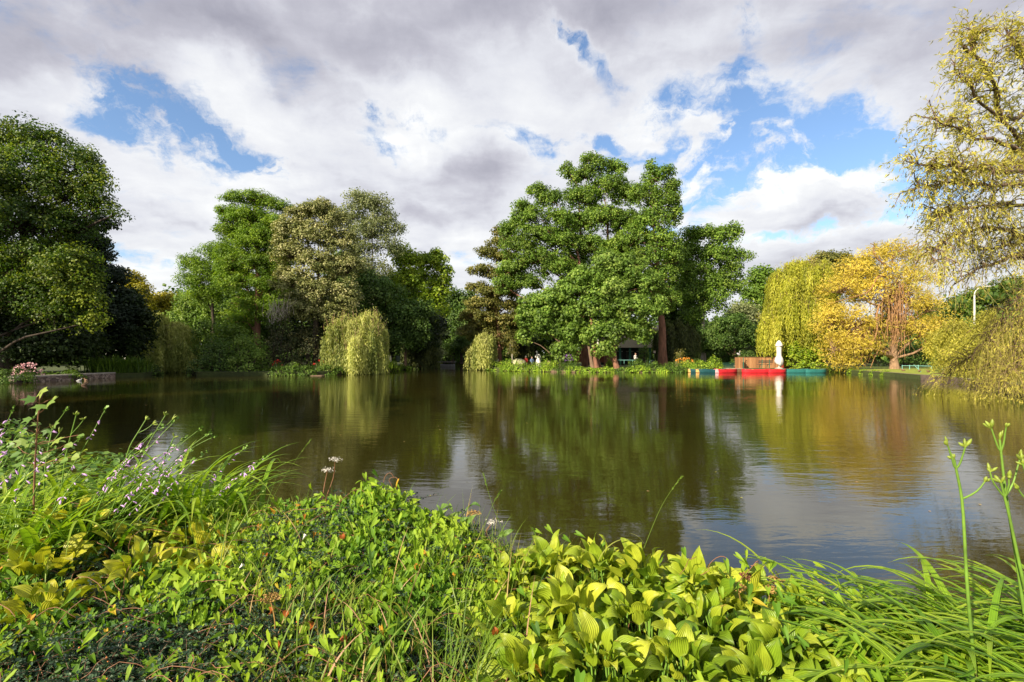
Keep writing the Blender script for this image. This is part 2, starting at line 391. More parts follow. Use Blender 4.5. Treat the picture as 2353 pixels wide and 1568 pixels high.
def mat_stonewall():
    m, nt, b, out = material('rubble_masonry'); obj = nt.new('ShaderNodeTexCoord').outputs['Object']
    mp = nt.new('ShaderNodeMapping', {0: obj, 3: (1, 1, 1.5)}).outputs[0]
    dn = nt.new('ShaderNodeVectorMath', {0: mp, 1: nt.new('ShaderNodeTexNoise', {'Vector': obj, 'Scale': 3.}).outputs[1]}, operation='ADD').outputs[0]
    v = nt.new('ShaderNodeTexVoronoi', {'Vector': dn, 'Scale': 4.2}, feature='F1')
    e = nt.new('ShaderNodeTexVoronoi', {'Vector': dn, 'Scale': 4.2}, feature='DISTANCE_TO_EDGE')
    sep = nt.new('ShaderNodeSeparateXYZ', {0: v.outputs['Color']})
    nz = nt.noise(obj, 20, 4)
    k = nt.math('ADD', nt.math('MULTIPLY', sep.outputs[0], .7), nt.math('MULTIPLY', nz, .3))
    col = nt.ramp(k, [(.15, (.10, .07, .065)), (.5, (.27, .19, .15)), (.9, (.50, .40, .33))])
    fac = nt.mapr(e.outputs['Distance'], .02, .07)
    nt.l.new(nt.mix(fac, (.06, .05, .045), col), b.inputs['Base Color']); b.inputs['Roughness'].default_value = .9
    bn = nt.new('ShaderNodeBump', {'Height': fac, 'Strength': .8, 'Distance': .03}); nt.l.new(bn.outputs[0], b.inputs['Normal'])
    return m
M['stonewall'] = mat_stonewall()
def mat_pebble():
    m, nt, b, out = material('pebbled_concrete'); obj = nt.new('ShaderNodeTexCoord').outputs['Object']
    v = nt.new('ShaderNodeTexVoronoi', {'Vector': obj, 'Scale': 85.})
    sep = nt.new('ShaderNodeSeparateXYZ', {0: v.outputs['Color']})
    col = nt.ramp(nt.math('ADD', nt.math('MULTIPLY', sep.outputs[0], .8), nt.math('MULTIPLY', nt.noise(obj, 5, 4), .3)), [(.1, (.16, .12, .11)), (.5, (.36, .29, .26)), (.95, (.62, .55, .5))])
    nt.l.new(col, b.inputs['Base Color']); b.inputs['Roughness'].default_value = .85
    bn = nt.new('ShaderNodeBump', {'Height': v.outputs['Distance'], 'Strength': .8, 'Distance': -.008}); nt.l.new(bn.outputs[0], b.inputs['Normal'])
    return m
M['pebble'] = mat_pebble()
def mat_ground():
    m, nt, b, out = material('ground_lawn'); obj = nt.new('ShaderNodeTexCoord').outputs['Object']
    n1 = nt.noise(obj, .12, 4); n2 = nt.noise(obj, 6, 6, .7)
    k = nt.math('ADD', nt.math('MULTIPLY', n1, .5), nt.math('MULTIPLY', n2, .5))
    col = nt.ramp(k, [(.3, (.03, .025, .012)), (.45, (.035, .045, .010)), (.6, (.06, .085, .015)), (.75, (.10, .12, .02))])
    nt.l.new(col, b.inputs['Base Color']); b.inputs['Roughness'].default_value = .9
    bn = nt.new('ShaderNodeBump', {'Height': nt.noise(obj, 14, 6, .7), 'Strength': .6, 'Distance': .05}); nt.l.new(bn.outputs[0], b.inputs['Normal'])
    return m
M['ground'] = mat_ground()
def mat_lawn():
    m, nt, b, out = material('mown_lawn'); obj = nt.new('ShaderNodeTexCoord').outputs['Object']
    k = nt.math('ADD', nt.math('MULTIPLY', nt.noise(obj, .4, 4), .5), nt.math('MULTIPLY', nt.noise(obj, 7, 6, .7), .5))
    nt.l.new(nt.ramp(k, [(.3, (.10, .13, .015)), (.5, (.22, .27, .025)), (.7, (.36, .36, .05))]), b.inputs['Base Color']); b.inputs['Roughness'].default_value = .9
    bn = nt.new('ShaderNodeBump', {'Height': nt.noise(obj, 14, 6, .7), 'Strength': .6, 'Distance': .05}); nt.l.new(bn.outputs[0], b.inputs['Normal'])
    return m
M['lawn'] = mat_lawn()
def mat_water():
    m, nt, b, out = material('lake_water')
    geo = nt.new('ShaderNodeNewGeometry').outputs['Position']
    big = nt.noise(nt.new('ShaderNodeMapping', {0: geo, 3: (.10, .16, 1)}).outputs[0], 1., 3, .5)
    patch = nt.mapr(nt.noise(nt.new('ShaderNodeMapping', {0: geo, 2: (0, 0, .3), 3: (.045, .09, 1)}).outputs[0], 1., 3, .55), .38, .62, .25, 1.)
    w1 = nt.noise(nt.new('ShaderNodeMapping', {0: geo, 2: (0, 0, .12), 3: (.9, 2.6, 1)}).outputs[0], 1.35, 3, .5, .6)
    w2 = nt.noise(nt.new('ShaderNodeMapping', {0: geo, 2: (0, 0, -.3), 3: (2.5, 6.5, 1)}).outputs[0], 2.0, 3, .55, .4)
    w3 = nt.noise(nt.new('ShaderNodeMapping', {0: geo, 2: (0, 0, .2), 3: (.25, .6, 1)}).outputs[0], 1., 2, .5)
    h = nt.math('ADD', nt.math('ADD', nt.math('MULTIPLY', w1, WAVE[0]), nt.math('MULTIPLY', w2, WAVE[1])), nt.math('MULTIPLY', w3, WAVE[2]))
    h = nt.math('MULTIPLY', h, patch)
    bn = nt.new('ShaderNodeBump', {'Height': h, 'Strength': 1., 'Distance': 1.})
    nt.l.new(bn.outputs[0], b.inputs['Normal'])
    col = nt.ramp(big, [(.3, WCOL[0]), (.7, WCOL[1])])
    nt.l.new(col, b.inputs['Base Color']); b.inputs['Roughness'].default_value = .03
    b.inputs['IOR'].default_value = 1.5; b.inputs['Specular IOR Level'].default_value = .5
    return m
WAVE = (.0085, .0026, .009); WCOL = ((.020, .019, .004), (.032, .027, .005))
M['water'] = mat_water()
# ------------------------------------------------------------------ camera, sun, sky
cam = bpy.data.cameras.new('camera'); co = bpy.data.objects.new('camera', cam); COL.objects.link(co)
cam.lens = 17; cam.sensor_width = 36; cam.shift_y = (HY - 784) / 2353; cam.clip_end = 3000; cam.clip_start = .05
co.location = (0, 0, EYE); co.rotation_euler = (R(90), 0, 0); S.camera = co
SUN_EL = R(30); SUN_AZ = math.atan2(-.71, -.70)     # compass angle from +Y towards +X of the direction TO the sun
tosun = Vector((math.sin(SUN_AZ) * math.cos(SUN_EL), math.cos(SUN_AZ) * math.cos(SUN_EL), math.sin(SUN_EL)))
sl = bpy.data.lights.new('sun', 'SUN'); so = bpy.data.objects.new('sun', sl); COL.objects.link(so)
sl.energy = 5.0; sl.angle = R(.6); sl.color = (1., .87, .66); so.rotation_euler = tosun.to_track_quat('Z', 'Y').to_euler(); so.location = tosun * 60
S.view_settings.view_transform = 'Standard'; S.view_settings.look = 'None'; S.view_settings.gamma = 1; S.view_settings.exposure = .95
W = bpy.data.worlds.new('World'); S.world = W; W.use_nodes = True
def build_world():
    nt = NT(W.node_tree); bg = nt.n['Background']
    sky = nt.new('ShaderNodeTexSky', sky_type='NISHITA'); sky.sun_disc = False; sky.sun_elevation = SUN_EL; sky.sun_rotation = SUN_AZ; sky.air_density = 1.0; sky.dust_density = .6; sky.ozone_density = 1.5
    d = nt.new('ShaderNodeTexCoord').outputs['Generated']; s3 = nt.new('ShaderNodeSeparateXYZ', {0: d})
    zc = nt.math('MAXIMUM', s3.outputs[2], 0.)
    den = nt.math('ADD', zc, .16)
    p = nt.new('ShaderNodeCombineXYZ', {0: nt.math('DIVIDE', s3.outputs[0], den), 1: nt.math('DIVIDE', s3.outputs[1], den), 2: 0.}).outputs[0]
    # azimuth / elevation plane for the placed gaps
    az = nt.math('ARCTAN2', s3.outputs[0], s3.outputs[1]); el = nt.math('ARCSINE', s3.outputs[2])
    q = nt.new('ShaderNodeCombineXYZ', {0: az, 1: el, 2: 0.}).outputs[0]
    wob = nt.vmath('SUBTRACT', nt.new('ShaderNodeTexNoise', {'Vector': q, 'Scale': 6., 'Detail': 6., 'Roughness': .55}).outputs[1], (.5, .5, .5))
    qw = nt.vmath('ADD', q, nt.vmath('SCALE', wob, None, .16))
    def blob(u, v, ru, rv, ang=0., amp=1.):
        # soft gap of angular size (ru, rv) about the direction (azimuth, elevation)
        x = (u - CX) / F; z = (HY - v) / F; a0 = math.atan(x); e0 = math.atan(z / math.hypot(1, x))
        c = math.cos(a0)
        mp = nt.new('ShaderNodeMapping', {0: qw, 1: (a0, e0, 0), 2: (0, 0, ang), 3: (ru / F * c * c + .001, rv / F * c, 1)}, vector_type='TEXTURE')
        return nt.math('MULTIPLY', nt.mapr(nt.vmath('LENGTH', mp.outputs[0]), 1.95, .05), amp)
    def total(bl):
        t = None
        for b in bl:
            if b[2] < 61 and bl is GAPS: b = (b[0], b[1], b[2] * 1.5, b[3] * 1.5, b[4], b[5] * .78)
            x = blob(*b); t = x if t is None else nt.math('MAXIMUM', t, x)
        return t
    gaps = total(GAPS); darks = total(DARKS); brights = total(BRIGHTS)
    n1 = nt.noise(p, 1.25, 8, .5, .25)
    fil = nt.noise(nt.new('ShaderNodeMapping', {0: p, 2: (0, 0, .5), 3: (1, 2.2, 1)}).outputs[0], 1.9, 8, .62, .3)
    fine = nt.noise(p, 5.5, 7, .62, .5)
    cov = nt.math('ADD', nt.math('MULTIPLY_ADD', n1, 1.3, -.65 + .80), nt.math('MULTIPLY_ADD', fil, .9, -.45))
    cov = nt.math('ADD', cov, nt.math('MULTIPLY_ADD', fine, .55, -.275))
    cov = nt.math('SUBTRACT', cov, nt.math('MULTIPLY', gaps, .68))
    nq = nt.noise(nt.new('ShaderNodeMapping', {0: nt.vmath('ADD', q, nt.vmath('SCALE', wob, None, .35)), 2: (0, 0, .35), 3: (1., 1.7, 1.)}).outputs[0], 7.5, 8, .62, .25)
    cov = nt.math('ADD', cov, nt.math('MULTIPLY', nt.math('MULTIPLY_ADD', gaps, 1., .25), nt.math('MULTIPLY_ADD', nq, 2.3, -1.12)))
    mask = nt.mapr(cov, .18, .66)
    # relief: compare the density here and a little towards the sun
    p2 = nt.vmath('ADD', p, (-.10, -.07, 0))
    n2 = nt.noise(p2, 1.25, 8, .5, .25)
    rel = nt.math('MULTIPLY', nt.math('SUBTRACT', n1, n2), 1.3)
    big = nt.noise(nt.vmath('ADD', p, (3.1, 7.7, 0)), .8, 5, .5, .3)
    k = nt.math('ADD', nt.math('ADD', nt.math('ADD', nt.math('MULTIPLY_ADD', big, .75, .20), nt.math('MULTIPLY_ADD', fine, .6, -.3)), rel), nt.math('MULTIPLY', brights, .30))
    k = nt.math('SUBTRACT', k, nt.math('MULTIPLY', darks, .42))
    k = nt.math('SUBTRACT', k, nt.mapr(el, .32, .75, 0, .22))
    thin = nt.mapr(cov, .5, 1.0, .10, -.06)
    k = nt.math('ADD', k, thin)
    col = nt.ramp(k, [(0., (2.5, 2.5, 3.0)), (.3, (3.7, 3.7, 4.2)), (.55, (5.1, 5.2, 5.6)), (.8, (6.1, 6.2, 6.35)), (1., (7.2, 7.2, 7.1))])
    nt.l.new(nt.mix(nt.mapr(el, .0, .25, .35, 0), col, (7.2, 7.4, 7.0)), bg.inputs[0])
    c2 = bg.inputs[0].links[0].from_socket
    blue = nt.mix(1., sky.outputs[0], SKYTINT, 'MULTIPLY')
    fin = nt.mix(mask, blue, c2)
    fin = nt.mix(nt.mapr(s3.outputs[2], -.02, .0, 0, 1), (1.2, 1.3, .8), fin)
    nt.l.new(fin, bg.inputs[0]); bg.inputs[1].default_value = .08
SKYTINT = (1.15, 1.25, 1.35)
# (u, v, ru, rv, angle, amount)
GAPS = [(330, 235, 115, 60, -.45, 1.), (440, 290, 170, 55, -.35, 1.), (560, 345, 150, 36, -.2, 1.), (300, 300, 110, 45, 0, .8),
        (255, 190, 60, 26, -.5, .8), (865, 248, 34, 14, -.3, .8), (945, 262, 50, 14, 0, .6), (1300, 98, 70, 20, -.4, .9), (1390, 140, 50, 12, -.4, .6),
        (1700, 32, 26, 26, -.8, .7), (1690, 175, 36, 22, 0, .85), (1545, 238, 55, 26, .2, .9), (1680, 250, 110, 24, 0, .75), (1790, 265, 40, 18, 0, .6),
        (1240, 322, 60, 16, 0, .7), (1390, 322, 80, 15, 0, .7), (1640, 355, 180, 46, -.1, 1.), (1830, 385, 190, 44, 0, 1.1), (1990, 350, 150, 46, .3, 1.), (2090, 410, 110, 60, .2, 1.), (1700, 300, 140, 32, 0, .85), (1880, 310, 150, 36, .1, .95), (1750, 430, 150, 40, 0, .7), (2000, 440, 90, 40, 0, .9),
        (1660, 450, 90, 30, .3, .9), (1590, 520, 60, 18, 0, .6), (1850, 440, 60, 16, 0, .6), (2050, 500, 70, 30, 0, .8), (1800, 560, 160, 16, 0, .75), (1920, 545, 100, 14, 0, .7),
        (420, 600, 120, 12, 0, .55), (770, 445, 40, 10, 0, .5), (1070, 600, 40, 14, 0, .7), (1050, 290, 60, 14, 0, .45), (910, 330, 60, 14, 0, .4), (2140, 200, 40, 26, 0, .3), (280, 570, 60, 12, 0, .6),
        (1700, 600, 40, 12, 0, .5)]
DARKS = [(560, 90, 330, 60, -.15, 1.), (860, 100, 180, 50, 0, .8), (100, 60, 260, 60, 0, .6), (1080, 420, 110, 50, .2, .75), (980, 500, 120, 30, 0, .6), (2180, 110, 260, 120, 0, .75), (1950, 70, 180, 50, 0, .6),
         (1250, 20, 330, 40, 0, .7), (380, 480, 140, 14, 0, .45), (1850, 530, 100, 20, 0, .6), (1560, 160, 200, 30, 0, .35), (1960, 340, 60, 16, 0, .3), (2250, 250, 110, 40, 0, .5), (300, 160, 130, 26, -.4, .5)]
BRIGHTS = [(560, 430, 240, 80, 0, .9), (300, 400, 100, 60, 0, .6), (1080, 330, 180, 40, 0, .8), (600, 240, 200, 50, -.4, .7), (1000, 220, 300, 60, 0, .7), (1420, 240, 180, 50, 0, .6), (1800, 440, 110, 36, 0, .9), (1600, 410, 60, 26, 0, .8),
           (100, 200, 160, 40, 0, .6), (1050, 550, 100, 30, 0, .6), (1950, 420, 70, 24, 0, .8), (2130, 320, 60, 60, .0, .3), (330, 620, 130, 30, 0, .5), (1900, 150, 250, 60, .2, .35), (1800, 500, 80, 20, 0, .5), (2180, 560, 60, 60, 0, .8)]
build_world()

# ------------------------------------------------------------------ ground and lake
def SH(u, v): return ((u - CX) / F * 2000 / (v - HY), 2000 / (v - HY))
SHORE = [(-9., 6.3), (-5.6, 5.25), (-2.35, 4.1), (1.68, 2.7), (5., 1.6), (12., -1.), (20, -1), (26, 5), (27, 14),
         SH(2351, 904), SH(2233, 886), SH(2146, 876), SH(2056, 867), SH(1975, 860.5), (34.4, 51.6), (30, 50.3), SH(1700, 855.6), SH(1453, 856.4), SH(1320, 856), SH(1247, 854.5), SH(1151, 852.4), SH(1110, 850), SH(1085, 846), (-5.4, 76), (-6., 95),
         (-15, 95), (-13.5, 76), SH(946, 848), SH(915, 850.5), SH(884, 854), SH(843, 860), SH(718, 863.5), SH(560, 864.5), SH(453, 864), SH(425, 855), SH(360, 854), (-33.4, 46), SH(330, 866), SH(264, 868), SH(150, 874.6), SH(44, 880), (-36, 30.), (-48, 25), (-50, 16), (-38, 10), (-20, 8)]
def build_ground():
    n = len(SHORE); B = 700
    outer = [(-B, -60), (B, -60), (B, B), (-B, B)]
    # a finer ring so that the sheet is well shaped near the water
    pts = [Vector(p) for p in SHORE + outer]
    edges = [(i, (i + 1) % n) for i in range(n)] + [(n + i, n + (i + 1) % 4) for i in range(4)]
    v2, e2, f2, ov, oe, of = delaunay_2d_cdt(pts, edges, [], 0, 1e-6)
    lake = SHORE
    def inside(x, y):
        c = False; j = n - 1
        for i in range(n):
            xi, yi = lake[i]; xj, yj = lake[j]
            if (yi > y) != (yj > y) and x < (xj - xi) * (y - yi) / (yj - yi) + xi: c = not c
            j = i
        return c
    V = [(p.x, p.y, LAND) for p in v2]; Fs = []
    for f in f2:
        cx = sum(v2[i].x for i in f) / len(f); cy = sum(v2[i].y for i in f) / len(f)
        if abs(cx) < B and not inside(cx, cy): Fs.append(tuple(f))
    k = len(V)
    for (x, y) in SHORE: V.append((x, y, LAND))
    for (x, y) in SHORE: V.append((x, y, -1.2))
    for i in range(n):
        j = (i + 1) % n; Fs.append((k + i, k + j, k + n + j, k + n + i))
    o = mk('ground', V, Fs, M['ground']); tag(o, kind='structure')
    import bmesh
    bm = bmesh.new(); bm.from_mesh(o.data); bmesh.ops.recalc_face_normals(bm, faces=bm.faces); bm.to_mesh(o.data); bm.free()
build_ground()
w = mk('water', [(-B, -20, 0) for B in (80,)] + [(60, -20, 0), (60, 110, 0), (-80, 110, 0)], [(0, 1, 2, 3)], M['water']); tag(w, kind='structure')
# ------------------------------------------------------------------ tree builders
def lobes3(Y, lobes, depth=.8):
    """(u, v, ru, rv[, dY[, tint]]) pixels -> centre, radii in metres"""
    out = []
    for l in lobes:
        u, v, ru, rv = l[:4]; y = Y + (l[4] if len(l) > 4 else 0); k = y / F
        out.append((P(u, v, y), np.array([ru * k, max(ru, rv) * k * depth, rv * k]), l[5] if len(l) > 5 else 0.))
    return out
def make_tree(label, cat, Y, base_u, lobes, leaf, bark, seed, size=.26, tr=.35, cr=1.0, dens=1., tmpl=T_TRI2, group=None, name='tree', flat=.8, up=.35, lean=0, depth=.8, fork=.35, limb_r=.36, out=.5, tvar=.16, droop=0., fill=.25, trunks=None, base_z=LAND, mode='leaf', smin=.55, width=1.):
    rng = np.random.default_rng(seed)
    LB = lobes3(Y, lobes, depth)
    base = np.array([PX(base_u, Y), Y, base_z - .1])
    root = empty(name, base, label, cat, group)
    # trunk(s): from the base to below the middle of the crown
    cs = np.array([c for c, _, _ in LB]); rs = np.array([r for _, r, _ in LB]); top = cs[np.argmax(cs[:, 2])]
    wood = Chunks()
    stems = trunks or [(base_u, base_u + lean, 1.)]
    H = top[2] - base[2]; S_ = 9; tr = tr * .78
    tp = []
    for (ub, ut, q) in stems:
        b = np.array([PX(ub, Y), Y + rng.uniform(-.3, .3), base[2]]); tpt = np.array([PX(ut, Y), Y, base[2] + H * .78])
        t = np.linspace(0, 1, S_)[:, None]; pth = b * (1 - t) + tpt * t + np.cumsum(rng.normal(size=(S_, 3)) * [.12, .12, 0] * H / 22, 0) * (t > .1)
        rad = tr * q * (1 - t[:, 0]) ** .8 * .92 + .05; rad[0] *= 1.35
        tubes(wood, pth[None], rad[None], 9); tp.append((pth, rad))
    # limbs to each lobe, twigs to each clump
    leaves = Chunks(); CC = []; CRr = []; CT = []; CD = []; LA = []; LBp = []; LR = []
    for c, r, lt in LB:
        pth, rad = tp[int(np.argmin([abs(p[3, 0] - c[0]) for p, _ in tp]))]
        zz = c[2] - np.linalg.norm((c - pth[3])[:2]) * .55 - r[2] * .35
        i = int(np.clip(np.argmin(np.abs(pth[:, 2] - zz)), 1, S_ - 1))
        LA.append(pth[i]); LBp.append(c - np.array([0, 0, r[2] * .2])); LR.append(min(rad[i] * .62, tr * limb_r))
        n = max(6, int(4 * math.pi * (np.mean(r) ** 2) / (cr * cr) * 1.15))
        d = rdir(rng, n); d[:, 2] = np.where((d[:, 2] < -.3) & (rng.random(n) < .6), -d[:, 2], d[:, 2])
        f = rng.uniform(smin, 1.06, n) ** .6
        nin = int(n * fill); f[:nin] *= rng.uniform(.2, .7, nin)
        p = c + d * r * f[:, None]; p[:, 2] = np.maximum(p[:, 2], base_z + .3)
        CC.append(p); CRr.append(cr * rng.uniform(.45, 1.1, n)); CT.append(.5 + lt + rng.normal(size=n) * tvar); CD.append(d)
        tip = p; m = rng.random(n) < .75
        a0 = np.repeat((c - np.array([0, 0, r[2] * .2]))[None], m.sum(), 0)
        cv = curve(a0, tip[m], np.zeros_like(a0) + [0, 0, .1 * r[2]], 5, rng, .1)
        rr = (LR[-1] * .34 * np.linspace(1, .15, 5))[None] * rng.uniform(.5, 1, (len(a0), 1))
        tubes(wood, cv, np.maximum(rr, .012), 4)
    LA = np.array(LA); LBp = np.array(LBp)
    cv = curve(LA, LBp, np.zeros_like(LA) + [0, 0, .4], 7, rng, .07)
    tubes(wood, cv, np.array(LR)[:, None] * np.linspace(1, .38, 7)[None], 6)
    C = np.concatenate(CC); cr_ = np.concatenate(CRr); ct = np.concatenate(CT); cd = np.concatenate(CD)
    per = np.maximum(8, (dens * 6.6 * cr_ ** 2 / (size * size))).astype(int)
    idx = np.repeat(np.arange(len(C)), per); n = len(idx)
    d = rdir(rng, n); k = rng.random(n) ** .42
    off = d * (cr_[idx] * k)[:, None] * np.array([1, 1, flat])
    pos = C[idx] + off
    if droop: pos[:, 2] -= droop * (np.linalg.norm(off[:, :2], axis=1) ** 2) / np.maximum(cr_[idx], .1)
    Nn = nrm(d * .5 + cd[idx] * out + np.array([0, 0, up]) + rng.normal(size=(n, 3)) * .55)
    L = nrm(rng.normal(size=(n, 3)) + d * .6 + [0, 0, -.35])
    L = nrm(L - Nn * (L * Nn).sum(1, keepdims=True))
    sz = size * rng.uniform(.55, 1.25, n)
    tint = np.clip(ct[idx] + rng.normal(size=n) * .17, 0, 1)
    pos[:, 2] = np.maximum(pos[:, 2], .12)
    leaves.add(place(tmpl[0], pos, L, Nn, sz, sz * width), tmpl[1], tint)
    leaves.build('crown', M[leaf], root); wood.build('trunk', M[bark], root, smooth=True)
    return root
def make_willow(label, Y, base_u, lobes, leaf, seed, cat='willow', bark='bark_willow', strands=900, step=.22, lsize=.3, lw=1.6, tr=.4, zmin=.1, depth=.8, lean=0, hang=(.5, 1.), tvar=.14, group=None, curl=.12, per=2, twigs=0, top_fluff=0, reach=.25):
    rng = np.random.default_rng(seed)
    LB = lobes3(Y, lobes, depth); base = np.array([PX(base_u, Y), Y, LAND - .1])
    root = empty('willow_tree', base, label, cat, group)
    wood = Chunks(); top = max(c[2] + r[2] * .3 for c, r, _ in LB); H = top - base[2]; S_ = 8
    t = np.linspace(0, 1, S_)[:, None]; tp = base * (1 - t) + np.array([PX(base_u + lean, Y), Y, base[2] + H * .8]) * t + rng.normal(size=(S_, 3)) * [.12, .12, 0] * (t > .1)
    rad = tr * (1 - t[:, 0]) ** .7 * .95 + .05; rad[0] *= 1.25
    tubes(wood, tp[None], rad[None], 9)
    area = np.array([r[0] * r[2] for _, r, _ in LB]); cnt = np.maximum(12, strands * area / area.sum()).astype(int)
    ch = Chunks()
    for (c, r, lt), n in zip(LB, cnt):
        i = int(np.clip(np.argmin(np.abs(tp[:, 2] - (c[2] - .25 * np.linalg.norm((c - tp[0])[:2])))), 2, S_ - 1))
        cv = curve(tp[i][None], (c + [0, 0, r[2] * .45])[None], np.array([[0, 0, .5]]), 7, rng, .06)
        tubes(wood, cv, (min(tr * .4, rad[i] * .6) * np.linspace(1, .3, 7))[None], 6)
        # boughs over the dome, strands hung from them in curtains
        nb = max(5, n // 20); d = rdir(rng, nb); d[:, 2] = np.abs(d[:, 2]) * .9 + .05; d = nrm(d); pb = c + d * r * rng.uniform(.75, 1.05, (nb, 1))
        a0 = np.repeat((c + [0, 0, r[2] * .4])[None], nb, 0); tubes(wood, curve(a0, pb, np.zeros_like(a0) + [0, 0, .2 * r[2]], 5, rng, .06), np.repeat((tr * .08 * np.linspace(1, .25, 5))[None], nb, 0), 4)
        b = rng.integers(0, nb, n); s0 = rng.random(n) ** .6
        st = a0[b] * (1 - s0[:, None]) + pb[b] * s0[:, None] + rng.normal(size=(n, 3)) * .12 + np.array([0, 0, 1.]) * (.2 * r[2] * 4 * s0 * (1 - s0))[:, None]
        dd = nrm((st - c) * [1, 1, .1] + rng.normal(size=(n, 3)) * .25)
        Lh = np.minimum(st[:, 2] - zmin, (st[:, 2] - (c[2] - r[2])) * rng.uniform(hang[0], hang[1], n) + rng.uniform(0, .5, n))
        Lh = np.maximum(Lh, .4)
        bt = rng.normal(size=nb) * tvar
        m = int(np.ceil(Lh.max() / step)); k = np.arange(m)[None, :] * step + rng.uniform(0, step, (n, m)); ok = k < Lh[:, None]
        q = np.minimum(k / .9, 1.)
        x = st[:, None, :] + dd[:, None, :] * (reach * (1 - np.exp(-k / .5)))[..., None]
        x[..., 2] = st[:, 2:3] - np.maximum(k - .12, 0) + .12 * np.sin(np.minimum(k, .4) / .4 * math.pi)
        sway = rng.normal(size=(n, 1, 3)) * [.12, .12, 0]; x = x + sway * (k / 2.)[..., None]
        # strands as thin twigs too
        for _ in range(per):
            pos = x[ok] + rng.normal(size=(ok.sum(), 3)) * [.07, .07, .05]
            nn = len(pos); L = nrm(np.array([0, 0, -1.]) + rng.normal(size=(nn, 3)) * [curl * 3, curl * 3, curl * 2]); Nn = nrm(np.repeat(dd[:, None, :], m, 1)[ok] + rng.normal(size=(nn, 3)) * .7)
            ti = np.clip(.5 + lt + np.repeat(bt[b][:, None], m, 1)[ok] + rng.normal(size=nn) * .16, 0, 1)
            sz = lsize * rng.uniform(.6, 1.3, nn)
            pos[:, 2] = np.maximum(pos[:, 2], zmin)
            ch.add(place(T_NARROW[0], pos, L, Nn, sz, sz * lw), T_NARROW[1], ti)
        if top_fluff:
            nf = int(n * top_fluff); d2 = rdir(rng, nf); d2[:, 2] = abs(d2[:, 2]); a = c + d2 * r * .8; e = c + d2 * r * rng.uniform(1.0, 1.28, (nf, 1)) + [0, 0, .3]
            tubes(wood, curve(a, e, np.zeros_like(a), 5, rng, .12), np.repeat((np.linspace(.03, .008, 5))[None], nf, 0), 3)
            f = rng.random((nf, 14)); pos = (a[:, None] * (1 - f[..., None]) + e[:, None] * f[..., None]).reshape(-1, 3) + rng.normal(size=(nf * 14, 3)) * .15
            ch.add(place(T_NARROW[0], pos, rdir(rng, len(pos)) + [0, 0, -.3], rdir(rng, len(pos)), lsize * .8, lsize * .8 * lw), T_NARROW[1], np.clip(rng.normal(.6, .2, len(pos)), 0, 1))
    if twigs:
        tw = Chunks(); c, r, _ = LB[0]; n = twigs
        st = np.stack([tp[0, 0] + rng.normal(size=n) * 1.1 + np.where(rng.random(n) < .4, -3.2, .3), Y - 1.5 + rng.normal(size=n) * 1., rng.uniform(2.8, 8., n)], 1)
        en = st + np.stack([rng.normal(size=n) * .5, rng.normal(size=n) * .4, -rng.uniform(1.5, 4.5, n)], 1); en[:, 2] = np.maximum(en[:, 2], .5)
        tubes(tw, curve(st, en, rng.normal(size=(n, 3)) * .25, 6, rng, .05), np.repeat((np.linspace(.03, .012, 6))[None], n, 0), 3)
        tw.build('bare_twigs', M['twig'], root)
    ch.build('crown', M[leaf], root); wood.build('trunk', M[bark], root, smooth=True)
    return root
def make_bush(label, cat, x, y, rx, ry, h, leaf, seed, size=.14, name='bush', group=None, n=None, dens=1., z0=LAND, tmpl=T_TRI2, width=1., box=False, up=.5):
    """leafy shrub: clumps over a half ellipsoid, stems inside"""
    rng = np.random.default_rng(seed); root = empty(name, (x, y, z0), label, cat, group)
    cr = max(.12, min(rx, h) * .28); nc = max(10, int(2 * math.pi * ((rx + ry) / 2 * h + rx * ry * .5) / (cr * cr) * .5))
    d = rdir(rng, nc); d[:, 2] = np.abs(d[:, 2])
    if box: d = d / np.maximum(np.abs(d).max(1, keepdims=True), .01) * .97
    C = np.array([x, y, z0]) + d * [rx, ry, h] * rng.uniform(.7, 1.03, (nc, 1)); C[:, 2] -= cr * .3
    per = np.maximum(5, dens * 3.4 * cr * cr / (size * size) * rng.uniform(.7, 1.3, nc)).astype(int); idx = np.repeat(np.arange(nc), per); m = len(idx)
    e = rdir(rng, m); pos = C[idx] + e * (cr * rng.random(m) ** .4)[:, None] * [1, 1, .8]; pos[:, 2] = np.maximum(pos[:, 2], .08)
    Nn = nrm(e * .5 + d[idx] * .5 + [0, 0, up] + rng.normal(size=(m, 3)) * .4); L = nrm(np.cross(Nn, rdir(rng, m)) + [0, 0, -.2])
    ct = .5 + rng.normal(size=nc) * .16; sz = size * rng.uniform(.6, 1.25, m)
    ch = Chunks(); ch.add(place(tmpl[0], pos, L, Nn, sz, sz * width), tmpl[1], np.clip(ct[idx] + rng.normal(size=m) * .17, 0, 1)); ch.build('leaves', M[leaf], root)
    st = Chunks(); k = min(nc, 26); a = np.array([x, y, z0]) + rng.normal(size=(k, 3)) * [rx * .12, ry * .12, 0]; a[:, 2] = z0 - .05
    tubes(st, curve(a, C[:k], np.zeros((k, 3)), 4, rng, .06), np.repeat((np.linspace(.03, .01, 4) * max(.4, min(1.6, h)))[None], k, 0), 4); st.build('stems', M['bark_dark'], root)
    return root
def bush_px(label, cat, u, v0, v1, ru, Y, leaf, seed, **k):
    """shrub by its pixel box: top v0, bottom v1, half width ru"""
    z0 = max(PZ(v1, Y), .0) if v1 else LAND
    return make_bush(label, cat, PX(u, Y), Y, ru * Y / F, k.pop('ry', ru * Y / F * .7), PZ(v0, Y) - z0, leaf, seed, z0=z0, **k)
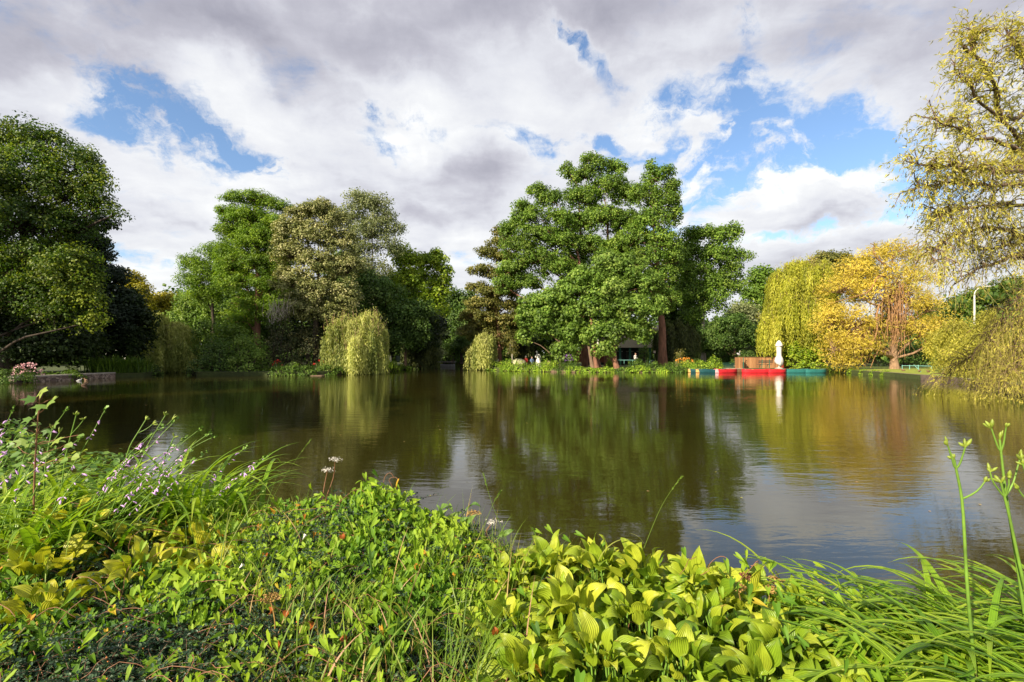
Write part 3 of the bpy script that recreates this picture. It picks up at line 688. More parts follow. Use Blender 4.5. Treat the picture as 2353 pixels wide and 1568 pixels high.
def make_tuft(name, label, cat, x, y, z0, n, length, mat, seed, spread=.25, width=.02, th=(.05, .3), th1=(.6, 1.8), group=None, segs=6, fold=.0, az=None, tint=(.5, .2), root=None, pname='blades', pw=1.5):
    rng = np.random.default_rng(seed)
    if root is None: root = empty(name, (x, y, z0), label, cat, group)
    ch = Chunks(); b = np.stack([x + rng.normal(size=n) * spread * .5, y + rng.normal(size=n) * spread * .5, np.full(n, z0)], 1)
    a = rng.uniform(0, 2 * math.pi, n) if az is None else rng.normal(az[0], az[1], n)
    strips(ch, b, a, rng.uniform(*th, n), rng.uniform(*th1, n), length * rng.uniform(.6, 1.15, n), width * rng.uniform(.7, 1.2, n), np.clip(rng.normal(tint[0], tint[1], n), 0, 1), segs, fold, pw)
    ch.build(pname, M[mat], root, smooth=True)
    return root
# ------------------------------------------------------------------ the trees round the lake
T = make_tree
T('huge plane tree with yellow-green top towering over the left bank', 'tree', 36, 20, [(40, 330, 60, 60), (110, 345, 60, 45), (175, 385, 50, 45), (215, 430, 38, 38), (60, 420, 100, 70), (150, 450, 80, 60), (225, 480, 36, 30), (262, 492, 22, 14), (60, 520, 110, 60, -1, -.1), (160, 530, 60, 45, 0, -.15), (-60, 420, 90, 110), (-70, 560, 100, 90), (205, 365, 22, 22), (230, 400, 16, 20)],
  'lf_plane', 'bark_dark', 11, size=.17, tr=.6, cr=.85, dens=.5, tvar=.22, fill=.1, lean=30, flat=.7)
T('low spreading plane boughs with lime leaves in front of the dark left trees', 'tree', 34, -110, [(150, 640, 80, 45, 0, .1), (90, 590, 70, 40), (190, 690, 50, 45, 0, .15), (130, 720, 60, 40), (60, 680, 70, 45, 0, -.15), (170, 600, 50, 30, 0, .1), (-20, 640, 80, 80), (215, 735, 25, 20, 0, .2)],
  'lf_plane', 'bark_dark', 12, size=.17, tr=.3, cr=.75, dens=.55, lean=60, limb_r=.5)
T('blackish broad tree in deep shade left of the shore', 'tree', 39, 60, [(30, 650, 120, 80), (110, 750, 90, 60), (10, 770, 90, 60), (-60, 720, 90, 120), (60, 810, 100, 35), (-50, 820, 70, 40), (20, 760, 80, 60, -3), (100, 800, 80, 40, -3), (170, 800, 60, 40, -2)],  # near-black leaf colour carries the deep shade of this understorey
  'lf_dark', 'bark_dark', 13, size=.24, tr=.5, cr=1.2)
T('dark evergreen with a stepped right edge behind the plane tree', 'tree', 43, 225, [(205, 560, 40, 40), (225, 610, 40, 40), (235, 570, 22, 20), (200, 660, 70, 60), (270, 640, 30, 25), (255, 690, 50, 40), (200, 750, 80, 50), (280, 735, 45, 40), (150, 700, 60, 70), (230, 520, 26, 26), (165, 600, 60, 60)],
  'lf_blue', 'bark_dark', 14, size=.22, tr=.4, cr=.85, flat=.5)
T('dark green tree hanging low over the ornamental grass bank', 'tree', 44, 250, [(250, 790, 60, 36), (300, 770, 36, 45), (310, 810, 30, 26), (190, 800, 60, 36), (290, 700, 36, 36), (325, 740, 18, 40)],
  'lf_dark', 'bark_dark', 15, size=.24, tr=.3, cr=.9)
T('small tree with orange-tipped crown between the dark evergreen and the pale willow', 'tree', 62, 315, [(305, 645, 24, 18, 0, .25), (290, 660, 20, 20, 0, .2), (325, 668, 20, 14, 0, .2), (310, 700, 35, 40)], 'lf_yellow', 'bark_dark', 16, size=.24, cr=.9, tr=.25)
T('yellow-green tree with gilded top left of the willow', 'tree', 66, 370, [(360, 690, 30, 18, 0, .25), (395, 700, 30, 20, 0, .15), (350, 720, 40, 30), (400, 735, 45, 35), (425, 705, 22, 20)], 'lf_yellow', 'bark_dark', 17, size=.26, cr=1.0, tr=.25)
T('mid-green tree filling in behind the pale willow', 'tree', 62, 440, [(430, 700, 30, 26), (460, 720, 40, 40), (440, 760, 55, 50), (500, 740, 50, 45), (390, 770, 50, 40)], 'lf_oak2', 'bark_dark', 18, size=.25, cr=1.0, tr=.3)
T('broad green tree with a pointed left bough beside the cypress', 'tree', 57, 490, [(430, 600, 20, 16), (450, 615, 30, 26), (490, 585, 36, 26), (530, 580, 36, 30), (440, 650, 32, 26), (490, 640, 50, 40), (540, 640, 40, 50), (470, 685, 40, 30)], 'lf_cypress', 'bark_dark', 19, size=.2, cr=.75, tr=.3, tmpl=T_SPRAY, dens=1.)
T('tall bright green cypress with flat layered top and reddish trunk', 'cypress tree', 53, 588, [(545, 458, 30, 16), (590, 458, 40, 18), (635, 478, 36, 18), (520, 490, 26, 16), (570, 500, 50, 24), (630, 515, 42, 20), (525, 535, 36, 20), (590, 550, 56, 24), (650, 540, 24, 16), (520, 580, 26, 16), (560, 600, 52, 22), (620, 600, 44, 24), (550, 650, 50, 26), (620, 660, 46, 30), (570, 700, 40, 26), (530, 620, 34, 24), (625, 715, 44, 30), (600, 560, 60, 40), (560, 520, 50, 34), (545, 740, 40, 26), (610, 620, 60, 40), (650, 600, 30, 40)],
  'lf_cypress', 'bark_red', 20, size=.2, tr=.5, cr=.7, flat=.62, dens=1.1, tmpl=T_SPRAY, tvar=.16, up=.6, fill=.25, lean=10)
T('silvery lime tree covered in pale creamy bracts', 'lime tree', 48, 725, [(690, 495, 32, 22), (730, 480, 40, 18), (765, 510, 36, 30), (670, 530, 36, 30), (720, 545, 50, 36), (785, 560, 36, 36), (675, 590, 44, 34), (740, 610, 54, 36), (800, 620, 30, 34), (670, 650, 46, 34), (735, 670, 54, 34), (795, 680, 34, 34), (700, 710, 50, 26), (765, 720, 36, 22), (650, 560, 20, 20)],
  'lf_silver', 'bark_dark', 21, size=.18, tr=.4, cr=.62, dens=.95, flat=.6, tvar=.14, up=.8)
T('tall feathery grey-green poplar behind the silvery lime', 'poplar tree', 59, 852, [(830, 462, 36, 22), (862, 475, 40, 28), (810, 500, 36, 30), (880, 510, 36, 30), (850, 540, 50, 34), (905, 530, 24, 18), (895, 570, 32, 24), (820, 580, 45, 36), (850, 630, 55, 40), (740, 480, 24, 14), (770, 500, 30, 20), (830, 690, 40, 36)],
  'lf_birch', 'bark_grey', 22, size=.2, tr=.32, cr=.75, dens=.5, tvar=.12, limb_r=.5)
T('lime-yellow plane tree at the right end of the left grove', 'plane tree', 64, 975, [(925, 590, 26, 22), (950, 605, 34, 24), (985, 600, 30, 20), (1010, 590, 18, 18), (1020, 630, 22, 22), (960, 650, 50, 34), (1015, 670, 28, 26), (920, 660, 40, 40), (985, 710, 50, 34), (930, 720, 40, 34)],
  'lf_lime', 'bark_grey', 23, size=.24, tr=.35, cr=.85, dens=.8, tmpl=T_STAR)
T('shaded green tree with a bare dark trunk behind the bright willow', 'tree', 54, 890, [(880, 680, 50, 40), (850, 740, 50, 40), (920, 730, 45, 40), (950, 770, 40, 34), (900, 780, 45, 26), (840, 650, 36, 30), (960, 720, 30, 30)], 'lf_bush', 'bark_dark', 24, size=.24, cr=1., tr=.3)
T('slim dark tree leaning beside the notice board', 'tree', 59, 932, [(945, 760, 40, 30), (975, 740, 30, 40), (920, 750, 30, 40), (970, 790, 26, 22)], 'lf_dark', 'bark', 25, size=.24, cr=.9, tr=.22)
T('tree trunk thickly clad in pale ivy by the footbridge', 'tree', 78, 1003, [(1000, 740, 20, 16), (1005, 765, 18, 20), (1000, 790, 14, 18), (1006, 812, 13, 14)], 'lf_birch', 'bark_dark', 26, size=.28, cr=.8, tr=.25)
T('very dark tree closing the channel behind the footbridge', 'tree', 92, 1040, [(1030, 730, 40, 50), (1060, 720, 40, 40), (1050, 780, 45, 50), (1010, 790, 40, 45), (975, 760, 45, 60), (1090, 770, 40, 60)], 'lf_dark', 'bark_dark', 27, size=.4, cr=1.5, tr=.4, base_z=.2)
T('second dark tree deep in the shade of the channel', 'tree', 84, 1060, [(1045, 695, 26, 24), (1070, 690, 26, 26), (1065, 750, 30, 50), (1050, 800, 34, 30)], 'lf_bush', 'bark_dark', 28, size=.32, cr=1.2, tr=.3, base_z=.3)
T('conical alder with layered boughs and straight brown trunk', 'alder tree', 61, 1148, [(1140, 535, 14, 14), (1150, 560, 28, 14), (1120, 582, 30, 12), (1165, 592, 34, 13), (1110, 622, 34, 13), (1160, 632, 44, 15), (1100, 660, 26, 12), (1145, 675, 50, 18), (1180, 655, 24, 12), (1120, 700, 50, 18), (1180, 705, 34, 16), (1100, 730, 46, 20), (1160, 740, 46, 20), (1085, 765, 34, 20), (1130, 780, 50, 24), (1180, 780, 30, 20), (1100, 805, 30, 14)],
  'lf_alder', 'bark_red', 29, size=.22, tr=.36, cr=.7, flat=.5, dens=.85, lean=-4)
T('tall oak with wide left-leaning limbs, left of the oak trio', 'oak tree', 58, 1372, [(1235, 440, 26, 16), (1262, 460, 36, 20), (1195, 475, 22, 14), (1215, 500, 40, 24), (1285, 505, 36, 28), (1180, 525, 30, 20), (1240, 545, 50, 28), (1190, 570, 40, 26), (1165, 545, 16, 22), (1290, 560, 40, 34), (1230, 600, 50, 28), (1180, 620, 40, 22), (1160, 655, 30, 20), (1280, 620, 46, 30), (1215, 650, 34, 20)],
  'lf_oak', 'bark_red', 30, size=.205, tr=.5, cr=.62, dens=.9, fill=.2, limb_r=.5, lean=-60)
T('tallest oak at the centre of the oak trio', 'oak tree', 60, 1400, [(1355, 368, 24, 14), (1300, 385, 14, 14), (1318, 410, 20, 22), (1382, 385, 28, 20), (1420, 390, 24, 20), (1345, 405, 28, 22), (1400, 430, 44, 28), (1345, 460, 40, 32), (1440, 450, 36, 28), (1310, 455, 20, 22), (1380, 505, 54, 32), (1330, 520, 40, 34), (1440, 515, 40, 34), (1400, 650, 56, 36), (1330, 660, 50, 32), (1350, 575, 54, 34), (1420, 580, 50, 34), (1320, 610, 36, 30)],
  'lf_oak', 'bark_red', 31, size=.205, tr=.6, cr=.6, dens=.9, fill=.2, limb_r=.45, lean=20, trunks=[(1400, 1385, 1.), (1345, 1330, .7)])
T('massive oak with the thick leaning trunk, right of the oak trio', 'oak tree', 57, 1522, [(1495, 385, 12, 16), (1500, 415, 24, 20), (1530, 400, 24, 16), (1545, 435, 20, 22), (1480, 450, 36, 28), (1525, 465, 38, 28), (1550, 500, 18, 28), (1500, 510, 46, 32), (1460, 550, 40, 32), (1520, 560, 44, 34), (1480, 600, 50, 34), (1545, 600, 26, 34), (1520, 640, 40, 30), (1480, 670, 50, 34), (1530, 690, 30, 30)],
  'lf_oak', 'bark_red', 32, size=.205, tr=.62, cr=.6, dens=.9, fill=.2, limb_r=.5, lean=-22)
T('light green maple spreading low in front of the oaks', 'maple tree', 52, 1418, [(1400, 610, 40, 28), (1440, 620, 44, 32), (1350, 640, 44, 30), (1480, 660, 44, 34), (1400, 670, 52, 34), (1310, 670, 40, 30), (1440, 710, 54, 34), (1360, 715, 50, 34), (1500, 710, 34, 34), (1420, 760, 44, 30), (1470, 760, 36, 28), (1370, 770, 36, 26), (1390, 800, 26, 18)],
  'lf_oak2', 'bark_red', 33, size=.22, tr=.3, cr=.78, tmpl=T_STAR, lean=-10, trunks=[(1418, 1400, 1.), (1372, 1350, .8)])
T('bushy light green maple above the white statue', 'maple tree', 54, 1350, [(1270, 690, 44, 28), (1225, 700, 34, 22), (1300, 720, 44, 30), (1250, 735, 46, 26), (1210, 740, 26, 20), (1320, 770, 36, 28), (1300, 810, 30, 24), (1275, 765, 34, 20), (1215, 720, 30, 18), (1330, 740, 30, 30), (1205, 775, 14, 18)],
  'lf_oak2', 'bark', 34, size=.22, tr=.25, cr=.75, tmpl=T_STAR, trunks=[(1362, 1340, 1.), (1290, 1280, .6)])
T('round-topped oak standing alone to the right of the trio', 'oak tree', 62, 1614, [(1590, 545, 28, 22), (1625, 535, 30, 16), (1660, 545, 34, 22), (1690, 530, 14, 16), (1580, 585, 30, 26), (1640, 585, 44, 26), (1695, 590, 26, 14), (1680, 620, 30, 22), (1600, 625, 40, 28), (1650, 650, 40, 26), (1690, 660, 24, 18), (1585, 670, 36, 30), (1630, 690, 44, 28), (1600, 720, 36, 22)],
  'lf_oak', 'bark_grey', 35, size=.25, tr=.36, cr=.85, lean=-4)
T('dark green tree filling in between the oaks and the single oak', 'tree', 70, 1560, [(1560, 600, 30, 50), (1570, 680, 44, 50), (1540, 700, 40, 50), (1590, 760, 40, 30), (1560, 740, 40, 30)], 'lf_bush', 'bark_dark', 36, size=.3, cr=1.1, tr=.3)
T('small grey-green tree behind the stepped garden bed', 'tree', 60, 1690, [(1690, 740, 26, 20), (1660, 750, 30, 24), (1700, 775, 34, 24), (1650, 790, 40, 26), (1720, 770, 24, 26), (1620, 780, 30, 30)], 'lf_bush', 'bark', 37, size=.2, cr=.7, tr=.14)
T('distant dark oak framed between the single oak and the green willow', 'tree', 84, 1752, [(1745, 630, 24, 14), (1772, 636, 16, 14), (1740, 655, 28, 18), (1725, 680, 22, 18), (1760, 680, 30, 26), (1740, 715, 34, 30), (1780, 660, 16, 20), (1700, 740, 40, 40)], 'lf_oak', 'bark_dark', 38, size=.34, cr=1.1, tr=.35)
T('pale olive tree top seen behind the single oak', 'tree', 80, 1705, [(1700, 715, 24, 20), (1725, 735, 26, 30), (1690, 750, 30, 30)], 'lf_birch', 'bark_dark', 39, size=.3, cr=1., tr=.2)
T('green tree top showing above the golden willows', 'tree', 76, 1905, [(1900, 595, 26, 12, 0, -.1), (1870, 610, 26, 12, 0, .2), (1930, 600, 26, 18), (1850, 618, 18, 10, 0, .2), (1900, 640, 60, 34), (1960, 640, 50, 50), (1840, 660, 40, 50)], 'lf_alder', 'bark_dark', 40, size=.3, cr=1., tr=.3)
T('dense green tree behind the street lamps', 'tree', 74, 2260, [(2200, 710, 40, 26), (2250, 690, 44, 26), (2300, 680, 44, 30), (2350, 670, 40, 34), (2230, 750, 60, 40), (2310, 750, 60, 50), (2180, 770, 50, 40), (2400, 700, 60, 60), (2150, 740, 30, 30)], 'lf_plane', 'bark_dark', 41, size=.32, cr=1.2, tr=.35)
T('dark leafy tree at the right edge behind the near willow', 'tree', 48, 2330, [(2290, 770, 50, 34), (2340, 760, 50, 40), (2260, 810, 50, 30), (2330, 820, 60, 30), (2400, 780, 60, 60)], 'lf_oak2', 'bark_dark', 42, size=.24, cr=.9, tr=.25)
# willows
make_willow('pale willow tinted sunlit on top and shaded below, on the left shore', 50, 390, [(358, 732, 20, 18, 0, .3), (372, 745, 20, 24, -.5, .3), (412, 762, 18, 22, -.5, .3), (385, 775, 40, 46, 0, .15), (350, 800, 30, 50), (425, 780, 24, 45, 0, .15), (375, 830, 50, 55, -1, -.1), (425, 830, 26, 50, -1, -.1), (330, 830, 24, 45)], 'wl_pale', 50, strands=2000, lsize=.3, lw=1.5, hang=(.35, 1.05))  # upper lobes tinted lighter, lower ones darker, to paint in sun and shade
make_willow('bright weeping willow trailing into the lake below the lime trees', 46, 815, [(822, 756, 30, 36, -.5, .25), (850, 768, 26, 50, 0, .2), (785, 790, 22, 60), (868, 792, 18, 62, -.5, .1), (826, 806, 15, 54, -1.8, .3), (765, 798, 15, 66), (800, 825, 40, 40, -1), (848, 825, 36, 40, -1), (800, 770, 24, 40, 0, .1)], 'wl_pale', 51, strands=2600, lsize=.3, lw=1.3, tr=.35, hang=(.35, 1.1), zmin=.05, top_fluff=.08, tvar=.24)  # lobe and bough tints imitate sunlit parts and shadows between the curtains
make_willow('small shaded willow leaning over the channel mouth', 62, 965, [(960, 800, 24, 40), (985, 810, 16, 36, 0, .1), (940, 800, 18, 34), (972, 790, 20, 26)], 'wl_dark', 52, strands=900, lsize=.36, lw=1.8, tr=.2, zmin=.05)  # dark willow leaf colour stands in for the shade around it
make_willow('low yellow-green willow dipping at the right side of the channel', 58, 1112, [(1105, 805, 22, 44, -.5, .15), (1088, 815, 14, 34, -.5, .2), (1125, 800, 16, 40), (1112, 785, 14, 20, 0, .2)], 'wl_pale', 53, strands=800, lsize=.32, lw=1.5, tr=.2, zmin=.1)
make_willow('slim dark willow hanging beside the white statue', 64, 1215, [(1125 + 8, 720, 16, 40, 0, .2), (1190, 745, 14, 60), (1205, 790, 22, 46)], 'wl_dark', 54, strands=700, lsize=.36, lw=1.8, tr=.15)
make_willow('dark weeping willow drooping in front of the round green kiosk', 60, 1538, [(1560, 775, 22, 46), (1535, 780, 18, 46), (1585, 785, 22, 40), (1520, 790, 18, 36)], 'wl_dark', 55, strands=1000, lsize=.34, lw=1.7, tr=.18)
make_willow('tall green-yellow weeping willow behind the closed parasol', 55, 1835, [(1820, 640, 34, 40, 0, .1), (1850, 655, 40, 60), (1795, 670, 26, 60, 0, .1), (1880, 670, 40, 70), (1810, 725, 40, 70, -.5, .05), (1855, 730, 40, 76, -1, 0), (1770, 760, 26, 50, -1, .1), (1785, 715, 24, 50, 0, .1), (1890, 740, 30, 70), (1840, 615, 30, 16, 0, .2), (1825, 790, 50, 40, 0, -.1)], 'wl_green', 56, strands=4600, lsize=.34, lw=1.3, tr=.4, hang=(.35, 1.1), zmin=.5, top_fluff=.02)
# the golden willow: loose feathery clumps and bare hanging twigs
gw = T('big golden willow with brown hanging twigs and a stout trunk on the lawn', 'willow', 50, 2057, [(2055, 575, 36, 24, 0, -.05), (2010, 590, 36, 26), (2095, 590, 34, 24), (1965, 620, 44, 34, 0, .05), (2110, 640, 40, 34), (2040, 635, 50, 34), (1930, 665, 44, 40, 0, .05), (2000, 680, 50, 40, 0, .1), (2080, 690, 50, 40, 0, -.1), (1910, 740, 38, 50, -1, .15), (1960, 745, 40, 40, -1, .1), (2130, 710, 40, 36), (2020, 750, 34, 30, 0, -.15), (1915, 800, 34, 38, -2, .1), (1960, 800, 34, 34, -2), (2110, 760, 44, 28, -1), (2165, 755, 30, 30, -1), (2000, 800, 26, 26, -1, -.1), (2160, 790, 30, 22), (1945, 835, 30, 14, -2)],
  'wl_gold', 'bark_willow', 57, name='willow_tree', size=.34, tr=.44, cr=.85, dens=.95, tmpl=T_SPRAY, tvar=.15, limb_r=.42, fill=.1, width=.42, flat=.8, up=.3)
def golden_extras(root):
    rng = np.random.default_rng(571); tw = Chunks(); n = 420
    side = rng.random(n)
    uc = np.where(side < .38, rng.normal(1968, 20, n), rng.normal(2058, 18, n)); vt = np.where(side < .38, rng.uniform(725, 775, n), rng.uniform(640, 740, n))
    Y = rng.uniform(48.6, 51.5, n); k = Y / F
    st = np.stack([(uc - CX) * k, Y, EYE - (vt - HY) * k], 1); en = st + np.stack([rng.normal(size=n) * .45, rng.normal(size=n) * .4, -rng.uniform(1.4, 4.2, n)], 1); en[:, 2] = np.maximum(en[:, 2], .6)
    tubes(tw, curve(st, en, rng.normal(size=(n, 3)) * .2, 6, rng, .04), np.repeat((np.linspace(.035, .012, 6))[None], n, 0), 3)
    # pale crooked boughs touching the lawn
    for u0, v0, u1, v1 in ((2020, 700, 1985, 840), (2030, 720, 2000, 846), (2010, 740, 1935, 835), (2060, 720, 2130, 800), (2050, 640, 1900, 700), (2060, 610, 2110, 560), (2050, 620, 2000, 560), (2045, 640, 1960, 610)):
        Yb = rng.uniform(48, 51); tubes(tw, curve(P(u0, v0, Yb)[None], P(u1, v1, Yb - 1)[None], rng.normal(size=(1, 3)) * .8, 9, rng, .12), np.linspace(.1, .03, 9)[None], 6)
    tw.build('bare_twigs', M['twig'], root)
golden_extras(gw)
make_willow('loose yellow-green willow curtain drooping at the right of the lawn', 40, 2210, [(2160, 790, 34, 30, 2, .1), (2200, 770, 40, 40, 0), (2230, 800, 40, 40, -3, .05), (2180, 830, 34, 30, -3, .1), (2280, 760, 40, 50, -3, -.05), (2270, 820, 40, 40, -4), (2220, 850, 34, 24, -8, .15)], 'wl_near', 58, strands=1500, lsize=.26, lw=1.2, tr=.2, hang=(.5, 1.), zmin=.15, curl=.3)

# fill of the left grove
for i, (lb, u, Y, m, lo) in enumerate([
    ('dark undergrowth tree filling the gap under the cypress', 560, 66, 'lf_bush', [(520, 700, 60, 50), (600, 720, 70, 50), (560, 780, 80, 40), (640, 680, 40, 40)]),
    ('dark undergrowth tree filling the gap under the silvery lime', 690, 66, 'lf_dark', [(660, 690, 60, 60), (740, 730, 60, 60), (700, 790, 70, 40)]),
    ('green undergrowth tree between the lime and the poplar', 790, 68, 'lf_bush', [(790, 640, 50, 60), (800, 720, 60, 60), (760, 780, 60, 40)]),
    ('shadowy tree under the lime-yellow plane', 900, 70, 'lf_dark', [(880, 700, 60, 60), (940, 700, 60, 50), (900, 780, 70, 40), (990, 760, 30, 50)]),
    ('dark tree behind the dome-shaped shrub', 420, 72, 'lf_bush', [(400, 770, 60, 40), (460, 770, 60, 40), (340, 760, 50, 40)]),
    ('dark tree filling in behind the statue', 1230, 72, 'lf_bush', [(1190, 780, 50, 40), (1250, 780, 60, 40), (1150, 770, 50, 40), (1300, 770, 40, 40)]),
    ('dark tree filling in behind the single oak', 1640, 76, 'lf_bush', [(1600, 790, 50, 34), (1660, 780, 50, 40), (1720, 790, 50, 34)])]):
    T(lb, 'tree', Y, u, lo, m, 'bark_dark', 80 + i, size=.32, cr=1.25, tr=.25, group=None)
# big trees outside the frame whose shade falls over the lake and the near bank; the tallest is added to shade the left grove
for i, (x, y, h) in enumerate([(-25., 4., 15.), (-19., 5., 11.), (-34., 12., 15.), (-44., 28.5, 20.)]):
    Yf = 10.; k = F / Yf
    r = T(['broad tree on the near left bank outside the view', 'smaller tree on the near left bank just outside the view', 'tree on the left bank beyond the frame edge', 'tall unseen tree added beyond the frame to shade the left grove'][i], 'tree', Yf, CX, [(CX + dx * k, HY - (z - EYE) * k, 2.6 * k, 2.2 * k, dy) for dx, dy, z in ((0, 0, h - 2), (-3, 1, h - 5), (3, 0, h - 4.5), (0, 3, h - 6), (0, -3, h - 6), (-4, -2, h - 8), (4, 2, h - 8))], 'lf_plane', 'bark_dark', 95 + i, size=.32, cr=1.2, tr=.35, dens=.6, group=None)
    r.location = (x, y, LAND)

# the wood behind everything
def woodland():
    rng = np.random.default_rng(90); ch = Chunks()
    az = np.linspace(-1.45, 1.45, 200); n = len(az); dist = 98 + rng.normal(size=n) * 7
    top = 9.2 + 2.4 * np.sin(az * 9) + rng.normal(size=n) * 1.3
    for i in range(n):
        c0 = np.array([math.sin(az[i]) * dist[i] * 1.12, math.cos(az[i]) * dist[i] * 1.12, 0])
        k = 34; d = rdir(rng, k); d[:, 2] = np.abs(d[:, 2]); C = c0 + d * [4.2, 4.2, top[i]] * rng.uniform(.6, 1.05, (k, 1))
        m = 34; idx = np.repeat(np.arange(k), m); e = rdir(rng, k * m); pos = C[idx] + e * rng.random((k * m, 1)) ** .4 * 1.7 * [1, 1, .7]; pos[:, 2] = np.maximum(pos[:, 2], .4)
        Nn = nrm(e * .5 + d[idx] * .5 + [0, 0, .5] + rng.normal(size=(k * m, 3)) * .4)
        tb = .5 + rng.normal() * .2
        sz = rng.uniform(.35, .8, k * m); ch.add(place(T_TRI2[0], pos, rdir(rng, k * m), Nn, sz, sz), T_TRI2[1], np.clip(tb + rng.normal(size=k * m) * .2, 0, 1))
    o = ch.build('woodland', M['lf_bush']); tag(o, 'distant mixed green wood closing the view behind all the park trees', 'woodland', kind='stuff')
woodland()
W.cycles.sampling_method = 'MANUAL'; W.cycles.sample_map_resolution = 512
# ------------------------------------------------------------------ near right willow hanging in from outside the frame
def near_willow():
    rng = np.random.default_rng(301); Y0 = 19.; base = np.array([22.6, 20.5, LAND - .1])
    root = empty('willow_tree', base, 'tall near willow whose golden-green boughs reach in from the right edge', 'willow')
    wood = Chunks(); lv = Chunks(); tg = Chunks()
    tp = np.array([base, base + [.1, 0, 3], base + [-.3, 0, 6.5], base + [.2, .2, 10], base + [.3, .2, 13.5], base + [-.2, 0, 15.5]]); tubes(wood, tp[None], np.array([[.42, .34, .28, .2, .12, .05]]), 10)
    # main boughs: (start height index, path in pixels with depth)
    def bough(pts, r0, nsub, sublen, up=0.2, dens=1., hangd=0., tb=.5):
        nsub = int(nsub * .78); tb += .06
        p = np.array([tp[pts[0]]] + [P(u, v, y) for u, v, y in pts[1:]]); m = len(p)
        # resample smoothly
        t = np.linspace(0, m - 1, 14); q = np.stack([np.interp(t, range(m), p[:, i]) for i in range(3)], 1); q[1:-1] = (q[:-2] + 2 * q[1:-1] + q[2:]) / 4; q += rng.normal(size=q.shape) * .06
        tubes(wood, q[None], (r0 * np.linspace(1, .14, 14))[None], 6)
        s = rng.random(nsub) ** .75 * 12.9; i = s.astype(int); a = q[i] * (1 - (s - i)[:, None]) + q[i + 1] * (s - i)[:, None]
        fw = nrm(q[np.minimum(i + 1, 13)] - q[i]); dd = nrm(fw * .6 + rng.normal(size=(nsub, 3)) * .6 + [0, 0, up])
        L = sublen * rng.uniform(.4, 1.1, nsub) * (1 - .3 * s / 13); b = a + dd * L[:, None]
        c2 = curve(a, b, np.zeros_like(a) + [0, 0, .12], 7, rng, .1); c2[:, 4:, 2] -= (np.linspace(0, 1, 3) ** 2 * .35)[None] * L[:, None]
        tubes(wood, c2, (np.linspace(.022, .006, 7))[None] * rng.uniform(.7, 1.3, (nsub, 1)), 4)
        # twigs off each sub-branch with narrow leaves
        k = int(6 * dens); f = rng.random((nsub, k)) * 5.99; j = f.astype(int); ii = np.arange(nsub)[:, None]
        a3 = (c2[ii, j] * (1 - (f - j))[..., None] + c2[ii, j + 1] * (f - j)[..., None]).reshape(-1, 3); n3 = len(a3)
        d3 = nrm(np.repeat(dd, k, 0) * .5 + rng.normal(size=(n3, 3)) * .7 + [0, 0, -.15 - hangd]); L3_ = rng.uniform(.25, .75, n3) * (1 + hangd)
        b3 = a3 + d3 * L3_[:, None]; c3 = curve(a3, b3, np.zeros_like(a3), 4, rng, .08); c3[:, 2:, 2] -= (np.array([.05, .2]) * (1 + 2 * hangd))[None] * L3_[:, None]
        tubes(tg, c3, np.repeat(np.array([[.0038, .003, .0025, .0015]]), n3, 0), 3)
        k4 = int(7 * dens); f = rng.random((n3, k4)) * 2.99; j = f.astype(int); ii = np.arange(n3)[:, None]
        pos = (c3[ii, j] * (1 - (f - j))[..., None] + c3[ii, j + 1] * (f - j)[..., None]).reshape(-1, 3); nn = len(pos)
        dl = nrm(np.repeat(d3, k4, 0) * .7 + rng.normal(size=(nn, 3)) * .55 + [0, 0, -.35]); sz = rng.uniform(.09, .19, nn)
        pos[:, 2] = np.maximum(pos[:, 2], .05)
        lv.add(place(T_NARROW[0], pos, dl, rdir(rng, nn), sz, sz * 1.25), T_NARROW[1], np.clip(rng.normal(tb, .2, nn) + np.repeat(rng.normal(size=n3) * .1, k4), 0, 1))
    bough([4, (2330, 300, 17), (2270, 180, 15.5), (2230, 110, 15), (2260, 75, 15)], .10, 75, 1.1, .5, tb=.62)
    bough([4, (2380, 200, 16), (2330, 110, 15), (2310, 70, 15)], .09, 70, 1.1, .4, tb=.62)
    bough([3, (2353, 340, 17), (2290, 260, 16), (2220, 210, 15), (2190, 140, 15)], .09, 60, 1., .4, tb=.6)
    bough([3, (2353, 350, 17), (2290, 330, 16), (2200, 300, 15.5), (2150, 270, 15)], .10, 75, 1.0, .3, tb=.58)
    bough([3, (2360, 400, 16), (2270, 390, 15), (2180, 385, 14.5), (2095, 375, 14)], .11, 110, 1.0, .2, tb=.6)
    bough([3, (2370, 430, 16), (2280, 430, 15), (2190, 420, 15), (2110, 430, 14.5)], .09, 90, 1., .0, .9, .2, tb=.55)
    bough([2, (2380, 470, 17), (2290, 470, 16), (2220, 480, 15), (2150, 500, 15)], .09, 90, 1.1, -.1, 1., .5, tb=.55)
    bough([2, (2390, 560, 18), (2310, 520, 17), (2240, 520, 16), (2160, 560, 15), (2130, 600, 15)], .12, 90, 1.3, -.1, .9, .7, tb=.5)
    bough([2, (2400, 590, 18), (2330, 590, 17), (2270, 610, 17), (2200, 650, 16)], .13, 60, 1.2, -.1, .6, .7, tb=.45)
    bough([2, (2370, 540, 18), (2353, 560, 18), (2300, 570, 17), (2210, 580, 16)], .1, 70, 1.3, .1, .9, .5, tb=.5)
    # low boughs over the wall, trailing into the water; leaf tint raised against self-shadow
    bough([1, (2380, 700, 19), (2330, 760, 19), (2250, 800, 20), (2170, 870, 21)], .09, 75, 1.5, -.2, .9, .7, tb=.72)
    bough([1, (2400, 760, 19), (2340, 800, 19), (2290, 840, 20), (2230, 878, 21)], .08, 80, 1.4, -.1, 1.1, .7, tb=.72)
    bough([1, (2420, 740, 18), (2380, 780, 18), (2340, 830, 18.5), (2300, 880, 19)], .07, 70, 1.3, -.2, 1.1, .7, tb=.7)
